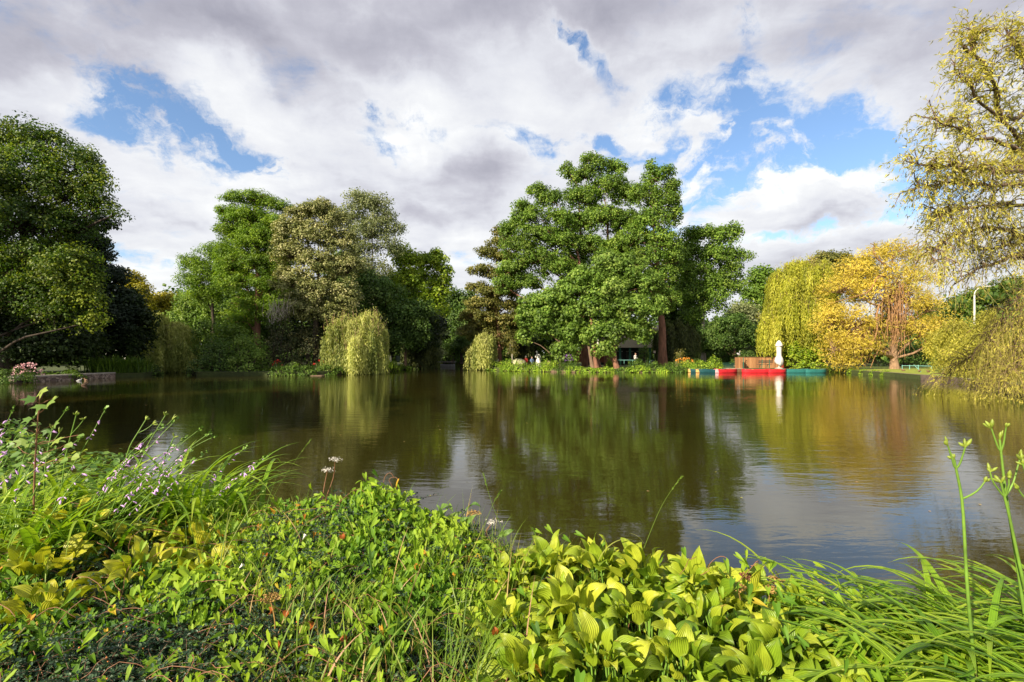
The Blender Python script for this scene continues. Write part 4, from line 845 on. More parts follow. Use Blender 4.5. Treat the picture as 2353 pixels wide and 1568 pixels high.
    bough([2, (2400, 640, 18), (2340, 680, 18), (2300, 730, 18.5), (2260, 790, 19)], .06, 50, 1.6, -.3, .9, 1.2, tb=.68)
    bough([2, (2400, 650, 18), (2370, 700, 18), (2350, 760, 18.5), (2330, 830, 19)], .06, 50, 1.6, -.3, .9, 1.2, tb=.66)
    lv.build('crown', M['wl_near'], root); tg.build('twigs', M['twig_green'], root); wood.build('trunk', M['bark'], root, smooth=True)
near_willow()

def shoreY(u):
    pts = [((x / y) * F + CX, y) for x, y in SHORE[9:40] if y > 20]; best = None
    for (ua, ya), (ub, yb) in zip(pts[:-1], pts[1:]):
        if min(ua, ub) <= u <= max(ua, ub):
            t = (u - ua) / ((ub - ua) or 1); y = ya + (yb - ya) * t; best = y if best is None else min(best, y)
    return best or 50.
def front(label, cat, u, v0, ru, leaf, seed, dy=.45, **k):
    Y = shoreY(u) + dy; rx = ru * Y / F; z = .04
    return make_bush(label, cat, PX(u, Y), Y, rx, k.pop('ry', min(rx, .9)), max(.5, PZ(v0, Y) - z), leaf, seed, z0=z, **k)
# ------------------------------------------------------------------ shrubs and beds along the far shores
B = bush_px
B('dark bush overhanging the left end of the stone wall', 'bush', 22, 842, 882, 52, 31, 'lf_bush', 401, size=.11)
hy = B('low hydrangea bush with pale pink flower heads', 'hydrangea', 66, 846, 872, 26, 32.5, 'lf_bush', 402, size=.1, name='hydrangea_bush')
def dots(root, name, mat, x, y, z, rx, ry, rz, n, s, seed, up=True):
    rng = np.random.default_rng(seed); d = rdir(rng, n); d[:, 2] = abs(d[:, 2]); d[:, 1] = -abs(d[:, 1]); p = np.array([x, y, z]) + d * [rx, ry, rz]
    ch = Chunks(); k = 5; idx = np.repeat(np.arange(n), k); pos = p[idx] + rdir(rng, n * k) * s * .5
    ch.add(place(T_DIA[0], pos, rdir(rng, n * k), rdir(rng, n * k), s, s), T_DIA[1], np.full(n * k, .5)); ch.build(name, mat, root)
dots(hy, 'blossoms', M['flower_pink'], PX(68, 32.3), 32.3, .5, .95, .6, .78, 60, .09, 1)
B('leafy green bed plants behind the stone wall', 'bush', 160, 850, 872, 34, 35, 'lf_grassy', 403, size=.12)
B('rounded green shrub on the wall bed beside the hydrangea', 'bush', 115, 852, 872, 30, 34, 'lf_grassy', 404, size=.12)
B('taller pale green shrub halfway along the stone wall', 'bush', 262 - 100, 838, 868, 14, 37, 'lf_bank', 405, size=.12)
for i, (u, v, n, Y) in enumerate([(235, 834, 420, 39), (275, 832, 460, 39.5), (310, 838, 380, 40.5)]):
    make_tuft('ornamental_grass', ['arching ornamental grass clump above the middle of the stone wall', 'largest arching ornamental grass clump on the left bank', 'ornamental grass clump at the right end of the stone wall'][i], 'ornamental grass', PX(u, Y), Y, LAND, n, 1.75, 'lf_grassy', 410 + i, spread=1.0, width=.05, th=(.05, .5), th1=(1.4, 2.6), group='ornamental grass clumps on the left bank', segs=5)
# the little white garden pavilion behind
def pavilion():
    Y = 58.; x0, x1 = PX(243, Y), PX(320, Y); root = empty('garden_pavilion', ((x0 + x1) / 2, Y, LAND), 'white garden pavilion glimpsed under the dark left trees', 'pavilion')
    b = MB(); b.box(x0, x1, Y + 2.8, Y + 3, LAND, 2.2); b.build('rear_wall', M['white'], root)
    b = MB(); b.box(x0 - .3, x1 + .3, Y - .3, Y + 3.3, 2.25, 2.5); b.build('roof', M['white'], root)
    for u in (245, 258, 283, 300, 318):
        b = MB(); x = PX(u, Y); b.lathe([(.13, 0), (.13, .1), (.09, .12), (.08, 1.78), (.12, 1.82), (.12, 1.9)], (x, Y, LAND), 10); b.build('column', M['white'], root)
    b = MB(); b.box(x0, x1, Y - .05, Y + .05, .95, 1.05); [b.box(x - .03, x + .03, Y - .03, Y + .03, LAND, .95) for x in np.arange(x0, x1, .35)]; b.build('balustrade', M['white'], root)
pavilion()
def stone_wall():
    top = .40; pts = [SH(30, 881), SH(150, 874.6), SH(264, 868)]
    b = MB(); c = MB()
    for (xa, ya), (xb, yb) in zip(pts[:-1], pts[1:]):
        d = Vector((xb - xa, yb - ya, 0)).normalized(); n = Vector((-d.y, d.x, 0)) * .18
        for m, z0, z1, w0, w1 in ((b, -1., top - .06, .06, 1.), (c, top - .058, top + .03, -.04, 1.25)):
            o0 = -n * (w0 / .18 if False else 0)
            A = Vector((xa, ya, 0)) - n * .25 * w1; Bq = Vector((xb, yb, 0)) - n * .25 * w1; A2 = A + n * 2 * w1; B2 = Bq + n * 2 * w1
            V = [(p.x, p.y, z) for z in (z0, z1) for p in (A, Bq, B2, A2)]
            m.add(V, [(0, 1, 5, 4), (1, 2, 6, 5), (2, 3, 7, 6), (3, 0, 4, 7), (4, 5, 6, 7), (0, 3, 2, 1)])
    root = empty('stone_wall', (pts[1][0], pts[1][1], 0), 'low rubble stone retaining wall with a grey coping along the left bank', 'wall')
    b.build('masonry', M['stonewall'], root); c.build('coping', M['stone_pale'], root)
stone_wall()
def edging(name, label, pts, mat, z0, z1, w=.16, cat='edging', proud=.03):
    b = MB()
    for (xa, ya), (xb, yb) in zip(pts[:-1], pts[1:]):
        d = Vector((xb - xa, yb - ya, 0)).normalized(); n = Vector((-d.y, d.x, 0)); A = Vector((xa, ya, 0)) - n * proud; Bq = Vector((xb, yb, 0)) - n * proud
        A2 = A + n * w; B2 = Bq + n * w
        V = [(p.x, p.y, z) for z in (z0, z1) for p in (A, Bq, B2, A2)]
        b.add(V, [(0, 1, 5, 4), (1, 2, 6, 5), (2, 3, 7, 6), (3, 0, 4, 7), (4, 5, 6, 7), (0, 3, 2, 1)])
    o = b.build(name, mat); tag(o, label, cat); return o
edging('timber_edging', 'short lower timber bank edge between the stone wall and the pale willow', [SH(264, 867.9), SH(330, 865.9)], M['timber_edge'], -.8, .30)
edging('concrete_kerb', 'low grey concrete quay edge curving along the right lawn', [SH(1975, 860.4)[:2], SH(2056, 866.9), SH(2146, 875.9), SH(2233, 885.9), SH(2353, 903.9)][::-1], plain('concrete_kerb', (.16, .12, .095), .9, .4, 3, bump=.02), -.6, .362, .32, 'kerb', .29)
edging('stone_ledge', 'narrow stone ledge at the waterline beside the bright willow', [SH(884, 853.8), SH(915, 850.3), SH(946, 847.8)][::-1], M['timber_edge'], -.5, .24)
edging('bank_edge', 'brown eroded bank edge below the central flower bed', [(29., 50.25), (PX(1700, 50.4), 50.4), SH(1453, 856.6), SH(1320, 856.2), SH(1247, 854.7), SH(1151, 852.6)][::-1], M['timber_edge'], -.6, .16, .3, proud=-.2)

sh = [('big dark green shrub mass reaching the water left of the yew', 500, 775, 864, 50, 43.5, 'lf_bush', .16), ('cream-flecked shrub bulging over the water', 565, 770, 864, 46, 43, 'lf_oak2', .15), ('low shrub at the foot of the pale willow', 460, 815, 864, 30, 43, 'lf_bush', .15),
      ('tall green shrub behind the cream-flecked one', 530, 725, 850, 52, 49, 'lf_oak2', .18), ('dome-shaped green shrub beside the pale willow', 470, 735, 850, 44, 50, 'lf_oak2', .18), ('bright green viburnum under the reddish cypress trunk', 590, 765, 850, 30, 45, 'lf_oak2', .15)]  # lighter leaf colour on several offsets the shade they stand in
for i, (lb, u, v0, v1, ru, Y, m, s) in enumerate(sh): B(lb, 'shrub', u, v0, v1, ru, Y, m, 420 + i, size=s, group='shrubs on the left shore')
for i, (lb, u, v0, ru, Y) in enumerate([('shaggy dark yew with dead grey twigs sticking out of its top', 648, 700, 44, 46.5), ('low dark yew between the dead-topped yew and the bright willow', 708, 735, 44, 47), ('small dark yew behind the left end of the low flower bank', 610, 790, 30, 45.5)]):
    r = B(lb, 'yew', u, v0, 850, ru, Y, 'lf_yew', 430 + i, size=.17, name='yew_bush', group='yews on the left shore', tmpl=T_SPRAY, width=.7)
    if i == 0:
        rng = np.random.default_rng(5); tw = Chunks(); n = 60; a = np.stack([PX(rng.normal(640, 14, n), 46), rng.normal(46.3, .5, n), PZ(rng.uniform(715, 745, n), 46)], 1); e = a + np.stack([rng.normal(size=n) * .45, rng.normal(size=n) * .3, rng.uniform(.7, 1.9, n)], 1)
        tubes(tw, curve(a, e, np.zeros((n, 3)), 5, rng, .08), np.repeat(np.linspace(.03, .01, 5)[None], n, 0), 3); tw.build('dead_twigs', M['bark_grey'], r)
for i, (u, v0, ru, Y) in enumerate([(640, 840, 24, 42), (675, 832, 26, 42.2), (705, 838, 24, 42.2), (750, 834, 22, 43.3), (778, 840, 16, 43.6)]):
    B(['low leafy plant at the left end of the shore bank under the yews', 'low bank plant with pale upright leaves under the yews', 'low bank plant in front of the small stone landing', 'low bank plant dotted with small red flowers', 'low bank plant tucked against the bright willow'][i], 'plant', u, v0, 864, ru, Y, 'lf_grassy', 440 + i, size=.12, name='bank_plant', group='low plants below the yews')
b = MB(); b.box(PX(716, 41.6), PX(741, 41.6), 41.4, 42.2, -.4, .05); tag(b.build('stone_landing', M['timber_edge']), 'small stone landing coloured dark for its shadow at the water under the yews', 'landing stone')  # brown timber material darkens the stone, standing in for the shadow there
# pampas grass with plumes, bank plants, notice board by the bright willow
pg = make_tuft('pampas_grass', 'pampas grass with cream plumes beside the bright willow', 'pampas grass', PX(892, 53), 53, LAND, 260, 1.1, 'lf_bank', 450, spread=.9, width=.05)
for i, (u, v) in enumerate([(886, 818), (892, 823), (897, 826), (889, 828)]):
    bb = MB(); x, z = PX(u, 53), PZ(v, 53); bb.tube([(PX(891, 53), 53, LAND + .2), (x, 53, z - .2)], .012, 5); bb.lathe([(.02, -.45), (.11, -.2), (.12, .1), (.07, .35), (.01, .5)], (x, 53, z), 8); bb.build('plume', M['plume'], pg)
for i, (u, v0, ru, Y, m) in enumerate([(905, 838, 14, 54, 'lf_bank'), (925, 836, 16, 58, 'lf_bank'), (952, 838, 18, 62, 'lf_bush'), (975, 834, 16, 66, 'lf_bush')]):
    B(['bright green ground plant right of the pampas grass', 'yellow-flowered green plant left of the channel mouth', 'dark bush on the corner of the channel mouth', 'dark low bush near the footbridge'][i], 'plant', u, v0, 850, ru, Y, m, 455 + i, size=.14, name='bank_plant')
def notice():
    Y = 63.; x0, x1, z0, z1 = PX(910, Y), PX(921, Y), PZ(832, Y), PZ(818, Y); r = empty('notice_board', ((x0 + x1) / 2, Y, LAND), 'dark framed notice board standing under the shaded trees', 'notice board')
    b = MB(); b.box(x0, x1, Y - .03, Y + .03, z0, z1); b.build('board', plain('notice_sheet', (.12, .16, .17), .4, .5, 3), r)
    b = MB(); [b.box(x - .04, x + .04, Y - .05, Y + .05, LAND, z1 + .05) for x in (x0, x1)]; b.box(x0, x1, Y - .05, Y - .032, z1, z1 + .07); b.box(x0, x1, Y - .05, Y - .032, z0 - .07, z0); b.build('frame', M['metal_dark'], r)
notice()
# footbridge with a rowing boat beneath
def bridge():
    Y = 75.; x0, x1 = PX(990, Y), PX(1046, Y); r = empty('footbridge', ((x0 + x1) / 2, Y, 0), 'low flat dark footbridge across the far channel', 'footbridge')
    b = MB(); b.box(x0, x1, Y - .9, Y + .9, .62, .78); b.build('deck', plain('deck_timber', (.14, .13, .12), .8, .3, 3), r)
    for x in (x0 + 2.1, x1 - .8):
        b = MB(); b.box(x - .14, x + .14, Y - .7, Y + .7, -.5, .62); b.build('pier', M['dark_wall'], r)
    b = MB(); [b.box(x - .025, x + .025, Y - .85, Y - .8, .78, 1.6) for x in np.arange(x0, x1, .9)]; b.box(x0, x1, Y - .86, Y - .79, 1.6, 1.64); b.build('railing', M['metal_dark'], r)
bridge()

# ------------------------------------------------------------------ boats
def hull(L, Wd, H, sheer=.06, square=True, seed=0):
    """lofted open hull along x, ends raised; returns outside and inside meshes"""
    ns = 13; V = []; prof = 9; VI = []
    for i in range(ns):
        t = i / (ns - 1) * 2 - 1; w = Wd / 2 * ((1 - abs(t) ** 3.2) * .86 + .14 if square else (1 - abs(t) ** 2.4) ** .8 + .03); h = H + sheer * abs(t) ** 2.4; zb = .10 * abs(t) ** 3
        for j in range(prof):
            a = j / (prof - 1) * math.pi - math.pi / 2; s = math.sin(a); c = math.cos(a)
            y = w * (abs(s) ** .45) * (1 if s >= 0 else -1); z = zb + (h - zb) * (1 - c ** .6)
            V.append((t * L / 2, y, z - .1)); VI.append((t * (L / 2 - .03), y * .93, max(z - .1 + .03, zb - .06) if 0 < j < prof - 1 else z - .1 + .004))
    Fs = [(i * prof + j, (i + 1) * prof + j, (i + 1) * prof + j + 1, i * prof + j + 1) for i in range(ns - 1) for j in range(prof - 1)]
    ends = [tuple(range(prof)), tuple((ns - 1) * prof + j for j in range(prof))[::-1]]
    rim = []
    return V, Fs + ends, VI, [f[::-1] for f in Fs] + [ends[0][::-1], ends[1][::-1]], ns, prof
def boat(label, u, Y, L, ang, mat, endcap=None, Wd=.85, H=.42, cat='canoe', name='canoe', group='canoes moored at the landing stage', square=True, cap_ends=(-1,)):
    x = PX(u, Y); r = empty(name, (x, Y, 0), label, cat, group, R(ang))
    V, Fo, VI, Fi, ns, pf = hull(L, Wd, H, square=square)
    mk('hull', V, Fo, M[mat], r, False, True); mk('inside', VI, Fi, M['boat_in'], r, False, True)
    b = MB()
    for s in (0, pf - 1):
        b.tube([Vector(V[i * pf + s]) + Vector((0, 0, .012)) for i in range(ns)], .022, 6)
    b.build('gunwale', M[mat] if endcap is None else M[mat], r, False)
    for xx in (-L * .22, L * .2): b = MB(); b.box(xx - .1, xx + .1, -Wd * .42, Wd * .42, H - .2, H - .17); b.build('seat', M['tan'], r, False)
    if endcap:
        for s in cap_ends:
            b = MB(); x0, x1 = sorted((s * (L / 2 + .012), s * (L / 2 - .34))); hh = H - .1 + .05; w = Wd * .27
            b.add([(x0, -w, hh), (x1, -w, hh), (x1, w, hh), (x0, w, hh), (x0, -w, hh - .34), (x1, -w, hh - .34), (x1, w, hh - .34), (x0, w, hh - .34)], [(0, 1, 2, 3), (4, 7, 6, 5), (0, 4, 5, 1), (1, 5, 6, 2), (2, 6, 7, 3), (3, 7, 4, 0)]); b.build('end_cap', M[endcap], r, False)
    return r
YB = 49.3
boat('dark teal canoe with a tan end cap, leftmost at the landing', 1604, YB, 1.9, -14, 'boat_darkteal', 'tan')
boat('longer dark teal canoe right of the leftmost one', 1633, YB - .4, 2.9, -10, 'boat_darkteal', 'tan')
boat('short red canoe with a pink end by the gravel slip', 1668, YB - .5, 2.5, 12, 'boat_red', 'flower_pink')
boat('olive brown canoe with a tan end, between the red ones', 1703, YB - .1, 2.2, -16, 'boat_brown', 'tan', cap_ends=(1,))
boat('long bright red canoe in front of the bench', 1738, YB - .7, 2.8, -6, 'boat_red', 'boat_brown', cap_ends=(1,))
boat('bright red canoe directly below the closed parasol', 1783, YB - .8, 2.1, 5, 'boat_red')
boat('teal canoe with a curved prow right of the parasol', 1826, YB - .5, 2.8, -5, 'boat_teal', square=False)
boat('teal canoe at the right end of the mooring', 1871, YB - .6, 2.5, 4, 'boat_teal')
boat('pale rowing boat floating under the footbridge', 1029, 73.6, 2.2, 6, 'heron_grey', name='rowing_boat', cat='boat', group=None)

# ------------------------------------------------------------------ landing stage: wood screen, bench, parasol
def screen():
    Y = 53.; zt = PZ(821.5, Y); r = empty('wooden_screen', (PX(1752, Y), Y, LAND), 'low brown plank screen with a red end panel behind the canoes', 'screen')
    b = MB(); b.box(PX(1709, Y), PX(1797, Y), Y + .6, Y + .66, LAND, zt); b.build('rear_panel', M['planks'], r)
    b = MB(); b.box(PX(1689.5, 52.3), PX(1706, 52.3), 52.3, 52.36, LAND + .02, PZ(821.5, 52.3)); b.build('side_panel', M['planks'], r)
    b = MB(); b.box(PX(1706, 52.3) - .04, PX(1706, 52.3) + .02, 52.37, 53.6, LAND, zt - .02); b.build('return_panel', M['planks'], r)
    b = MB(); b.box(PX(1709, Y) - .05, PX(1797, Y) + .05, Y + .56, Y + .70, zt + .003, zt + .05); b.build('top_rail', M['boat_brown'], r)
    b = MB(); b.box(PX(1797, Y) + .07, PX(1816, Y), Y + .3, Y + .36, LAND, zt - .35); b.build('red_panel', M['red_panel'], r)
screen()
def bench():
    Y = 52.2; x0, x1 = PX(1743, Y), PX(1776, Y); r = empty('park_bench', ((x0 + x1) / 2, Y, LAND), 'dark slatted park bench seen from behind on the landing', 'bench')
    z = LAND
    b = MB(); [b.box(x0, x1, Y + .1 + k * .11, Y + .18 + k * .11, z + .42, z + .45) for k in range(4)]; b.build('seat', M['metal_dark'], r)
    b = MB(); b.box(x0, x1, Y, Y + .03, z + .58, z + .67); b.box(x0, x1, Y - .03, Y, z + .74, z + .86); b.build('backrest', M['dark_wall'], r)
    for x in (x0 + .38, x1 - .38):
        b = MB(); b.bar((x, Y + .04, z), (x, Y - .04, z + .98), .06, .05); b.bar((x, Y + .5, z), (x, Y + .45, z + .42), .06, .05); b.bar((x, Y + .02, z + .39), (x, Y + .5, z + .39), .05, .05); b.build('leg_frame', M['metal_green'], r)
bench()
def parasol():
    Y = 51.4; x = PX(1790, Y); r = empty('closed_parasol', (x, Y, LAND), 'tall closed white parasol standing behind the red canoe', 'parasol'); z = LAND
    b = MB(); b.tube([(x, Y, z), (x, Y, z + 2.9)], .035, 8); b.build('pole', M['metal_white'], r)
    b = MB(); b.lathe([(.42, 0), (.42, .05), (.1, .16), (.06, .3)], (x, Y, z), 14); b.build('base', M['stone_pale'], r)
    V = []; n = 20; rows = [(.20, .24), (.36, .40), (.40, .7), (.34, 1.0), (.24, 1.25), (.25, 1.6), (.29, 2.0), (.30, 2.3), (.33, 2.36)]
    for k, (rr, h) in enumerate(rows):
        for j in range(n):
            a = 2 * math.pi * j / n; f = 1 + (.22 if j % 2 else -.1) * (1.1 - k / 10) + .08 * math.sin(a * 2 + k)
            V.append((x + rr * .9 * f * math.cos(a), Y + rr * .9 * f * math.sin(a), z + .12 + h - (.10 * math.sin(a * 1.0 + 2) if k < 2 else 0)))
    mk('canopy', V, [(i * n + j, i * n + (j + 1) % n, (i + 1) * n + (j + 1) % n, (i + 1) * n + j) for i in range(len(rows) - 1) for j in range(n)] + [tuple(range(n))[::-1]], M['canvas'], r, True, True)
    b = MB(); b.lathe([(.37, 2.38), (.35, 2.5), (.27, 2.72), (.14, 2.93), (.05, 3.0)], (x, Y, z), 16); b.build('cap', M['canvas'], r)
parasol()
def heron():
    x, Y = PX(1697, 52.33), 52.33; z = PZ(821.5, 52.3); r = empty('grey_heron', (x, Y, z), 'grey heron standing hunched on the end of the plank screen', 'heron')
    b = MB(); Mx = Matrix.Translation((x, Y, z + .34)) @ Matrix.Rotation(R(-58), 4, 'Y')
    b.lathe([(.01, -.24), (.05, -.2), (.10, -.08), (.115, .03), (.09, .12), (.05, .19), (.03, .22)], (0, 0, 0), 10, M=Mx)
    b.tube([(x + .09, Y, z + .46), (x + .15, Y, z + .52), (x + .10, Y, z + .60), (x + .14, Y, z + .66)], [.05, .035, .03, .035], 8); b.ball((x + .15, Y, z + .675), .045, 1.3, 1, .9, 8)
    b.build('body', M['heron_grey'], r)
    b = MB(); b.tube([(x + .19, Y, z + .675), (x + .33, Y, z + .65)], [.018, .004], 6); b.build('beak', M['flower_yellow'], r)
    for s in (-.03, .03):
        b = MB(); b.tube([(x, Y + s, z), (x - .01, Y + s, z + .14), (x, Y + s, z + .28)], .009, 5); b.build('leg', M['bark'], r)
heron()
b = MB(); xa, xb = PX(1656, 52.4), PX(1688, 52.4); [b.bar((x, 52.4, LAND), (x, 52.4, LAND + .62), .012) for x in np.arange(xa, xb, .1)]; [b.bar((xa, 52.4, LAND + k), (xb, 52.4, LAND + k), .012) for k in (.1, .22, .34, .46, .6)]
r = empty('mesh_fence', (xa, 52.4, LAND), 'low dark green wire mesh fence left of the plank screen', 'fence'); b.build('mesh', M['metal_green'], r)
b = MB(); b.bar((PX(1708, 51.8), 51.8, LAND), (PX(1708, 51.8), 51.8, LAND + 1.15), .07); b.build('post', M['metal_green'], r)
b = MB(); b.add([(PX(1656, 50.6), 50.35, .346), (PX(1700, 50.6), 50.35, .346), (PX(1712, 52.6), 52.6, .347), (PX(1668, 54), 54, .347)], [(0, 1, 2, 3)]); tag(b.build('path', plain('gravel_path', (.42, .33, .23), .95, .3, 8)), kind='structure')

# ivy mound and hedges
B('ivy-clad mound with yellow-green leaves right of the parasol', 'ivy', 1828, 782, 852, 26, 52.6, 'lf_lime', 460, size=.15, name='ivy_mound', tmpl=T_STAR, ry=1.4, group='ivy mounds by the teal canoes')
B('wider ivy-clad mound above the last teal canoe', 'ivy', 1868, 790, 852, 32, 52.4, 'lf_lime', 461, size=.15, name='ivy_mound', tmpl=T_STAR, ry=1.3, group='ivy mounds by the teal canoes')
make_bush('long clipped dark hedge closing the right lawn', 'hedge', PX(2080, 63), 63, 11.5, .8, 3.3, 'lf_bush', 462, size=.2, name='hedge', box=True)
B('round dark clipped bush behind the plank screen', 'bush', 1716, 800, 826, 20, 57, 'lf_bush', 463, size=.13)
B('clipped box bush left of the plank screen', 'bush', 1650 + 45, 802, 832, 16, 60, 'lf_grassy', 464, size=.15)
B('tall reed-like pale grass behind the plank screen', 'grass', 1690 + 30, 790, 815, 18, 62, 'lf_birch', 465, size=.2, tmpl=T_NARROW, width=2, name='tall_grass')
# central flower bed shrubs along the water
bed = [(1102, 836, 12, .5, 'lf_bank', 'small bright bush at the channel corner of the central bed'), (1136, 830, 18, .5, 'lf_bank', 'leafy bush under the leaning channel willow'), (1165, 822, 20, 1.6, 'lf_bank', 'fern-like yellow-green bush left of the white statue'), (1168, 836, 22, .4, 'lf_bank', 'trailing green bush at the water left of the pale boulder'), (1196, 831, 20, .5, 'lf_bank', 'ivy-like bush spilling to the water below the pale boulder'),
       (1228, 831, 22, .5, 'lf_bank', 'low bright bush directly below the white statue'), (1262, 826, 24, .8, 'lf_bank', 'broad yellow-green bush right of the white statue'), (1252, 840, 20, .3, 'lf_bank', 'lime foliage hanging over the water right of the statue'), (1290, 834, 14, .5, 'lf_grassy', 'dark green bush left of the purple flowers'), (1318, 828, 20, 1.6, 'lf_grassy', 'spiky green bush beyond the purple flowers'), (1308, 842, 12, .4, 'lf_bank', 'small pale bush under the purple flowers'),
       (1352, 845, 22, .4, 'lf_bank', 'low ground-hugging bush below the two leaning trunks'), (1395, 844, 24, .4, 'lf_bank', 'low bush at the waterline under the maple'), (1430, 845, 20, .4, 'lf_grassy', 'flat dark green bush beside the open lawn gap'), (1330, 843, 14, .4, 'lf_bank', 'tiny lime bush between the purple flowers and the leaning trunks'), (1450, 846, 16, .35, 'lf_bank', 'low trailing bush at the water below the kiosk terrace'), (1372, 847, 16, .35, 'lf_bank', 'flat lime foliage at the water in front of the leaning trunks'), (1560, 844, 20, .35, 'lf_grassy', 'dark low bush at the water left of the first canoe'), (1520, 846, 20, .35, 'lf_bank', 'low lime bush at the water below the massive trunk'), (1486, 846, 14, .35, 'lf_bank', 'small round bush at the water left of the massive trunk'), (1400, 824, 9, 5, 'lf_bank', 'ivy clump climbing the foot of a trunk'), (1466, 822, 24, 2., 'lf_grassy', 'large leafy bush left of the massive trunk'),
       (1470, 840, 22, .5, 'lf_bank', 'low lime bush at the waterline by the open lawn gap'), (1505, 832, 24, .7, 'lf_grassy', 'dark green bush in front of the massive trunk'), (1540, 832, 26, .7, 'lf_grassy', 'green bush right of the massive trunk'), (1578, 830, 26, .9, 'lf_bank', 'orange-flowered bush behind the dark teal canoes'),
       (1612, 824, 26, 1.2, 'lf_bank', 'lush green bush above the first canoe'), (1640, 818, 22, 1.4, 'lf_bank', 'bright golden-green bush beside the gravel slip'), (1600, 838, 22, .6, 'lf_bank', 'low green bush touching the first canoe'), (1645, 836, 18, .8, 'lf_lime', 'low lime bush right beside the gravel slip'), (1480, 790, 16, 5, 'lf_bush', 'tall climber-covered bush behind the lawn gap'), (1570, 800, 20, 8, 'lf_bush', 'rounded dark bush before the kiosk')]
for i, (u, v0, ru, dy, m, lb) in enumerate(bed): front(lb, 'bush', u, v0 - (2 if dy < 1 else 0), ru, m, 470 + i, dy=dy - (.15 if dy < 1 else 0), size=.13, group='bushes of the central waterside bed')
for i, (u, v0, ru, m) in enumerate([(348, 836, 22, 'lf_bush'), (395, 838, 30, 'lf_bush'), (900, 838, 12, 'lf_grassy'), (918, 840, 12, 'lf_bank'), (935, 838, 14, 'lf_bush'), (1085, 838, 14, 'lf_bush')]):
    front(['shadowed bush where the left bank turns into the inlet', 'shadowed low bush under the pale willow', 'grassy plant on the ledge right of the pampas grass', 'golden-green plant on the narrow stone ledge', 'dark plant at the end of the narrow stone ledge', 'dark bush on the right lip of the channel'][i], 'bush', u, v0, ru, m, 530 + i, size=.15)
for i, u in enumerate(range(1880, 2060, 26)):
    front('low grassy fringe plant on the quay edge, number %s from the last canoe' % ['one', 'two', 'three', 'four', 'five', 'six', 'seven'][i], 'plant', u, 853 + i * 1.3, 11, 'lf_bank', 540 + i, dy=.35, size=.1, name='fringe_plant', group='fringe plants on the quay edge')
lx = [SH(1975, 860.5), SH(2056, 867), SH(2146, 876), SH(2233, 886), SH(2351, 904)]
lawn = [(x + .25, y + .2, LAND + .005) for x, y in lx] + [(40, 22, LAND + .005), (58, 61, LAND + .005), (36, 61, LAND + .005), (34.6, 52.2, LAND + .005)]
tag(mk('lawn', lawn, [tuple(range(len(lawn)))], M['lawn']), kind='structure')
lawn2 = [(PX(u, Y), Y, LAND + .005) for u, Y in ((1325, 51), (1460, 50), (1462, 60), (1330, 60))]
tag(mk('lawn', lawn2, [(0, 1, 2, 3)], M['lawn']), kind='structure')
def flowers(label, u, v, Y, ru, n, mat, seed, h=.9):
    r = make_tuft('flowering_plant', label, 'flowers', PX(u, Y), Y, LAND, 80, h, 'lf_grassy', seed, spread=ru * Y / F * 1.2, width=.03, th1=(.3, .9)); dots(r, 'blossoms', M[mat], PX(u, Y), Y, LAND + h * .55, ru * Y / F, .5, h * .5, n, .09, seed); return r
flowers('purple flower spikes leaning over the central bed', 1304, 838, 53.6, 13, 90, 'flower_purple', 501, 1.5)
flowers('orange day lilies flowering behind the canoes', 1572, 838, 53.4, 22, 40, 'flower_orange', 502, 1.1)
for i, (u, Y) in enumerate(((640, 44), (735, 45))):
    flowers(['small red flowers on the bank under the yews', 'red flowers beside the bright willow'][i], u, 840, Y, 14, 10, 'cloth_red', 503 + i, .95)

# ------------------------------------------------------------------ statue, people, boulder, small trees
def statue():
    Y = 56.; x = PX(1238, Y); z = LAND + .1; r = empty('garden_statue', (x, Y, LAND), 'white draped garden statue leaning towards the left', 'statue')
    b = MB(); b.box(x - .3, x + .3, Y - .25, Y + .25, LAND - .05, LAND + .25); b.build('plinth', M['marble'], r)
    V = []; n = 14; rows = [(.30, .25, 0), (.29, .5, -.02), (.25, .8, -.03), (.19, 1.05, -.02), (.16, 1.2, -.05), (.19, 1.35, -.10), (.17, 1.5, -.15), (.07, 1.6, -.19), (.055, 1.68, -.2)]
    for k, (rr, h, dx) in enumerate(rows):
        for j in range(n):
            a = 2 * math.pi * j / n; f = 1 + (.14 if j % 2 else -.06) * (k < 5)
            V.append((x + dx + rr * f * math.cos(a), Y + rr * .75 * f * math.sin(a), LAND + h))
    mk('draped_body', V, [(i * n + j, i * n + (j + 1) % n, (i + 1) * n + (j + 1) % n, (i + 1) * n + j) for i in range(len(rows) - 1) for j in range(n)] + [tuple((len(rows) - 1) * n + j for j in range(n))], M['marble'], r, True, True)
    b = MB(); b.ball((x - .23, Y - .02, LAND + 1.8), .12, .85, .95, 1.1, 10); b.build('head', M['marble'], r)
    b = MB(); b.tube([(x - .02, Y - .05, LAND + 1.52), (x + .16, Y - .12, LAND + 1.3), (x + .22, Y - .1, LAND + 1.05)], [.06, .05, .035], 7); b.tube([(x - .3, Y - .05, LAND + 1.5), (x - .4, Y - .1, LAND + 1.25), (x - .28, Y - .16, LAND + 1.08)], [.06, .05, .03], 7); b.build('arms', M['marble'], r)
statue()
b = MB(); b.ball((PX(1192, 58), 58, LAND + .35), .95, 1., .8, .75, 18); tag(b.build('round_boulder', plain('mossy_stone', (.42, .42, .24), .9, .3, 3, bump=.02)), 'large rounded pale boulder left of the white statue', 'boulder')
b = MB(); b.ball((PX(1259, 60), 60, LAND + .2), .6, 1., .8, .9, 14); tag(b.build('small_boulder', M['stump']), 'small brown boulder right of the white statue', 'boulder')
